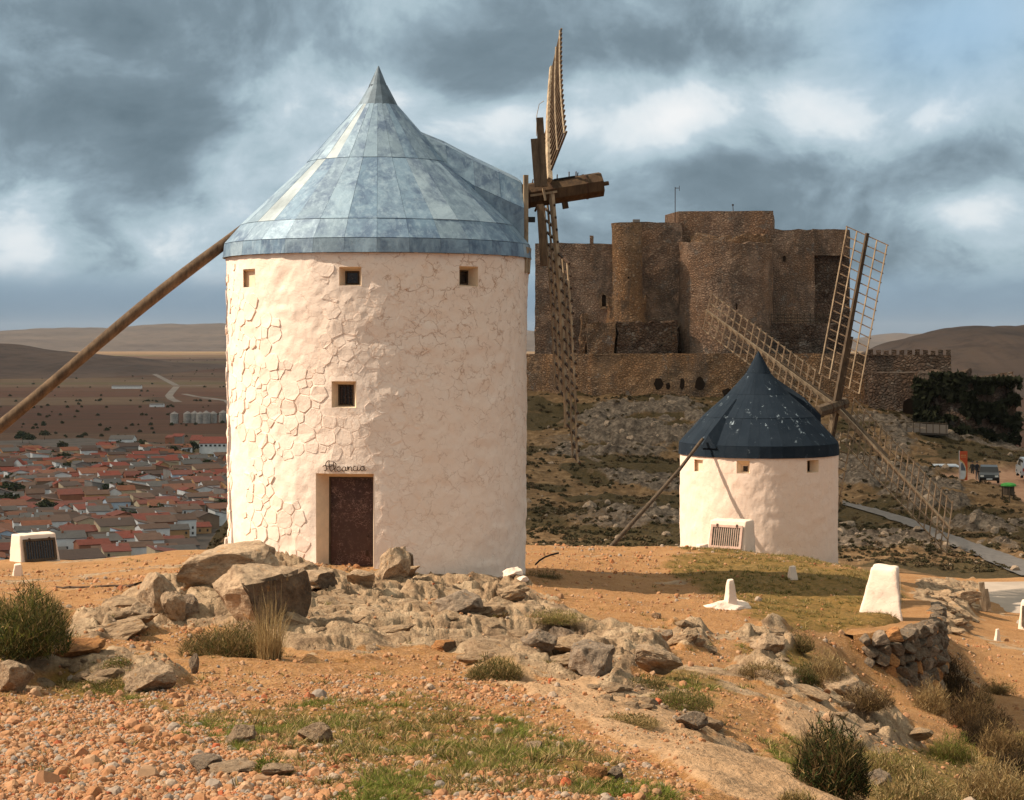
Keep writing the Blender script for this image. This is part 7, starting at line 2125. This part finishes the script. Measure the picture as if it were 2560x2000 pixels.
for q_, zz_ in enumerate((.86, .80)):
    for k in range(4): MB().box((-0.22 + k * 0.13 + 0.02 * q_, -0.035, hh_ * zz_), (0.09, 0.012, 0.05)).build('letter', M['b_gold'], bn)
MB().tube([(-hw_ - 0.03, 0.02, 0), (-hw_ - 0.03, 0.02, hh_ + 0.05)], 0.025, 6).build('pole', M['plate'], bn)
MB().tube([(-0.4, 0.25, 0.03), (0.4, 0.25, 0.03)], 0.04, 6).build('foot', M['black'], bn)

# bin with green top
bb = P(2151, 1058, 139); gb = empty('bin', tuple(bb))
tag(gb, 'bin with a bright green domed lid on posts by the track', 'bin')
M['gtop'] = m_flat('green_lid', (0.045, 0.24, 0.03), 0.6, var=0.3)
MB().tube([(0, 0, 0.80), (0, 0, 0.93), (0, 0, 1.02), (0, 0, 1.06)], [0.60, 0.56, 0.36, 0.05], 14).build('lid', M['gtop'], gb)
MB().tube([(0, 0, 0.10), (0, 0, 0.76)], 0.42, 12).build('drum', M['stock'], gb)
for a in (0.4, 2.5, 4.6): MB().tube([(0.5 * math.cos(a), 0.5 * math.sin(a), -0.3), (0.5 * math.cos(a), 0.5 * math.sin(a), 0.9)], 0.05, 6).build('post', M['stock'], gb)

# standing person
def person(loc, rz, label, coat, legs, h=1.72, arm=0.0):
    r = empty('person', loc, rz)
    J = {'pel': (0, 0, .52), 'bel': (0, .005, .60), 'che': (0, 0, .72), 'nek': (0, 0, .83), 'hed': (0, -.01, .875), 'top': (0, -.005, .965),
         'ls': (-.105, 0, .80), 'le': (-.135, .0, .63), 'lh': (-.12, -.05 - arm, .50 + arm), 'rs': (.105, 0, .80), 're': (.14, 0, .63), 'rh': (.125, -.05, .48),
         'lhp': (-.052, 0, .50), 'lk': (-.058, -.01, .27), 'la': (-.062, .01, .05), 'lt': (-.066, -.075, .018), 'rhp': (.052, 0, .50), 'rk': (.062, -.012, .27), 'ra': (.07, .01, .05), 'rt': (.078, -.075, .018)}
    E = [('pel', 'bel'), ('bel', 'che'), ('che', 'nek'), ('nek', 'hed'), ('hed', 'top'), ('che', 'ls'), ('ls', 'le'), ('le', 'lh'), ('che', 'rs'), ('rs', 're'), ('re', 'rh'), ('pel', 'lhp'), ('lhp', 'lk'), ('lk', 'la'), ('la', 'lt'), ('pel', 'rhp'), ('rhp', 'rk'), ('rk', 'ra'), ('ra', 'rt')]
    Rr = {'pel': .082, 'bel': .078, 'che': .092, 'nek': .033, 'hed': .048, 'top': .040, 'ls': .040, 'le': .028, 'lh': .020, 'rs': .040, 're': .028, 'rh': .020, 'lhp': .052, 'lk': .037, 'la': .025, 'lt': .02, 'rhp': .052, 'rk': .037, 'ra': .025, 'rt': .02}
    names = list(J); me = bpy.data.meshes.new('body'); me.from_pydata([tuple(c * h for c in J[k]) for k in names], [(names.index(a), names.index(b)) for a, b in E], [])
    o = link('body', me, None, r)
    sk = o.modifiers.new('skin', 'SKIN'); sl = me.skin_vertices[0].data
    for i, k in enumerate(names): sl[i].radius = (Rr[k] * h, Rr[k] * h * 0.85)
    sl[0].use_root = True
    o.modifiers.new('sub', 'SUBSURF').levels = 1
    mm, g, b = new_mat('clothes_%s' % len(bpy.data.materials), 0.9)
    z_ = g.n('ShaderNodeSeparateXYZ', None, i0=g.obj()).outputs[2]
    c = g.mix(g.math('GREATER_THAN', z_, 0.50 * h), legs, coat); c = g.mix(g.math('GREATER_THAN', z_, 0.845 * h), c, (0.30, 0.16, 0.10)); setc(g, b, c)
    me.materials.append(mm)
    hm = MB().tube([(0, 0.012 * h, .925 * h), (0, 0.008 * h, .955 * h), (0, 0.004 * h, .985 * h), (0, 0, 1.0 * h)], [0.056 * h, 0.058 * h, 0.044 * h, 0.01], 12).build('hair', M['black'], r, True)
    for s_ in (-1, 1):
        hx, hy, hz_ = J['lh' if s_ < 0 else 'rh']
        for q in range(4): MB().tube([(hx * h + s_ * 0.004, hy * h - 0.02 + q * 0.016, hz_ * h - 0.02), (hx * h, hy * h - 0.02 + q * 0.015, hz_ * h - 0.095 + 0.008 * abs(q - 1))], 0.008, 5).build('finger', M['skin'], r)
        MB().tube([(hx * h, hy * h - 0.03, hz_ * h - 0.01), (hx * h, hy * h - 0.055, hz_ * h - 0.055)], 0.009, 5).build('thumb', M['skin'], r)
    tag(r, label, 'person')
    return r
M['skin'] = m_flat('skin', (0.30, 0.16, 0.10), 0.7)
q = P(2084, 1023, 166); person(tuple(q), R(20), 'person in dark clothes standing between the banner and the dark car', (0.02, 0.02, 0.025), (0.03, 0.032, 0.04))
q = P(2074, 1021, 170); person(tuple(q), R(-40), 'second person in black, partly behind the first, near the banner', (0.015, 0.014, 0.014), (0.02, 0.02, 0.022), 1.68, 0.1)
for o in list(COL.objects):
    if o.name.startswith('foliage') or o.name.startswith('twigs'): o['kind'] = 'stuff'
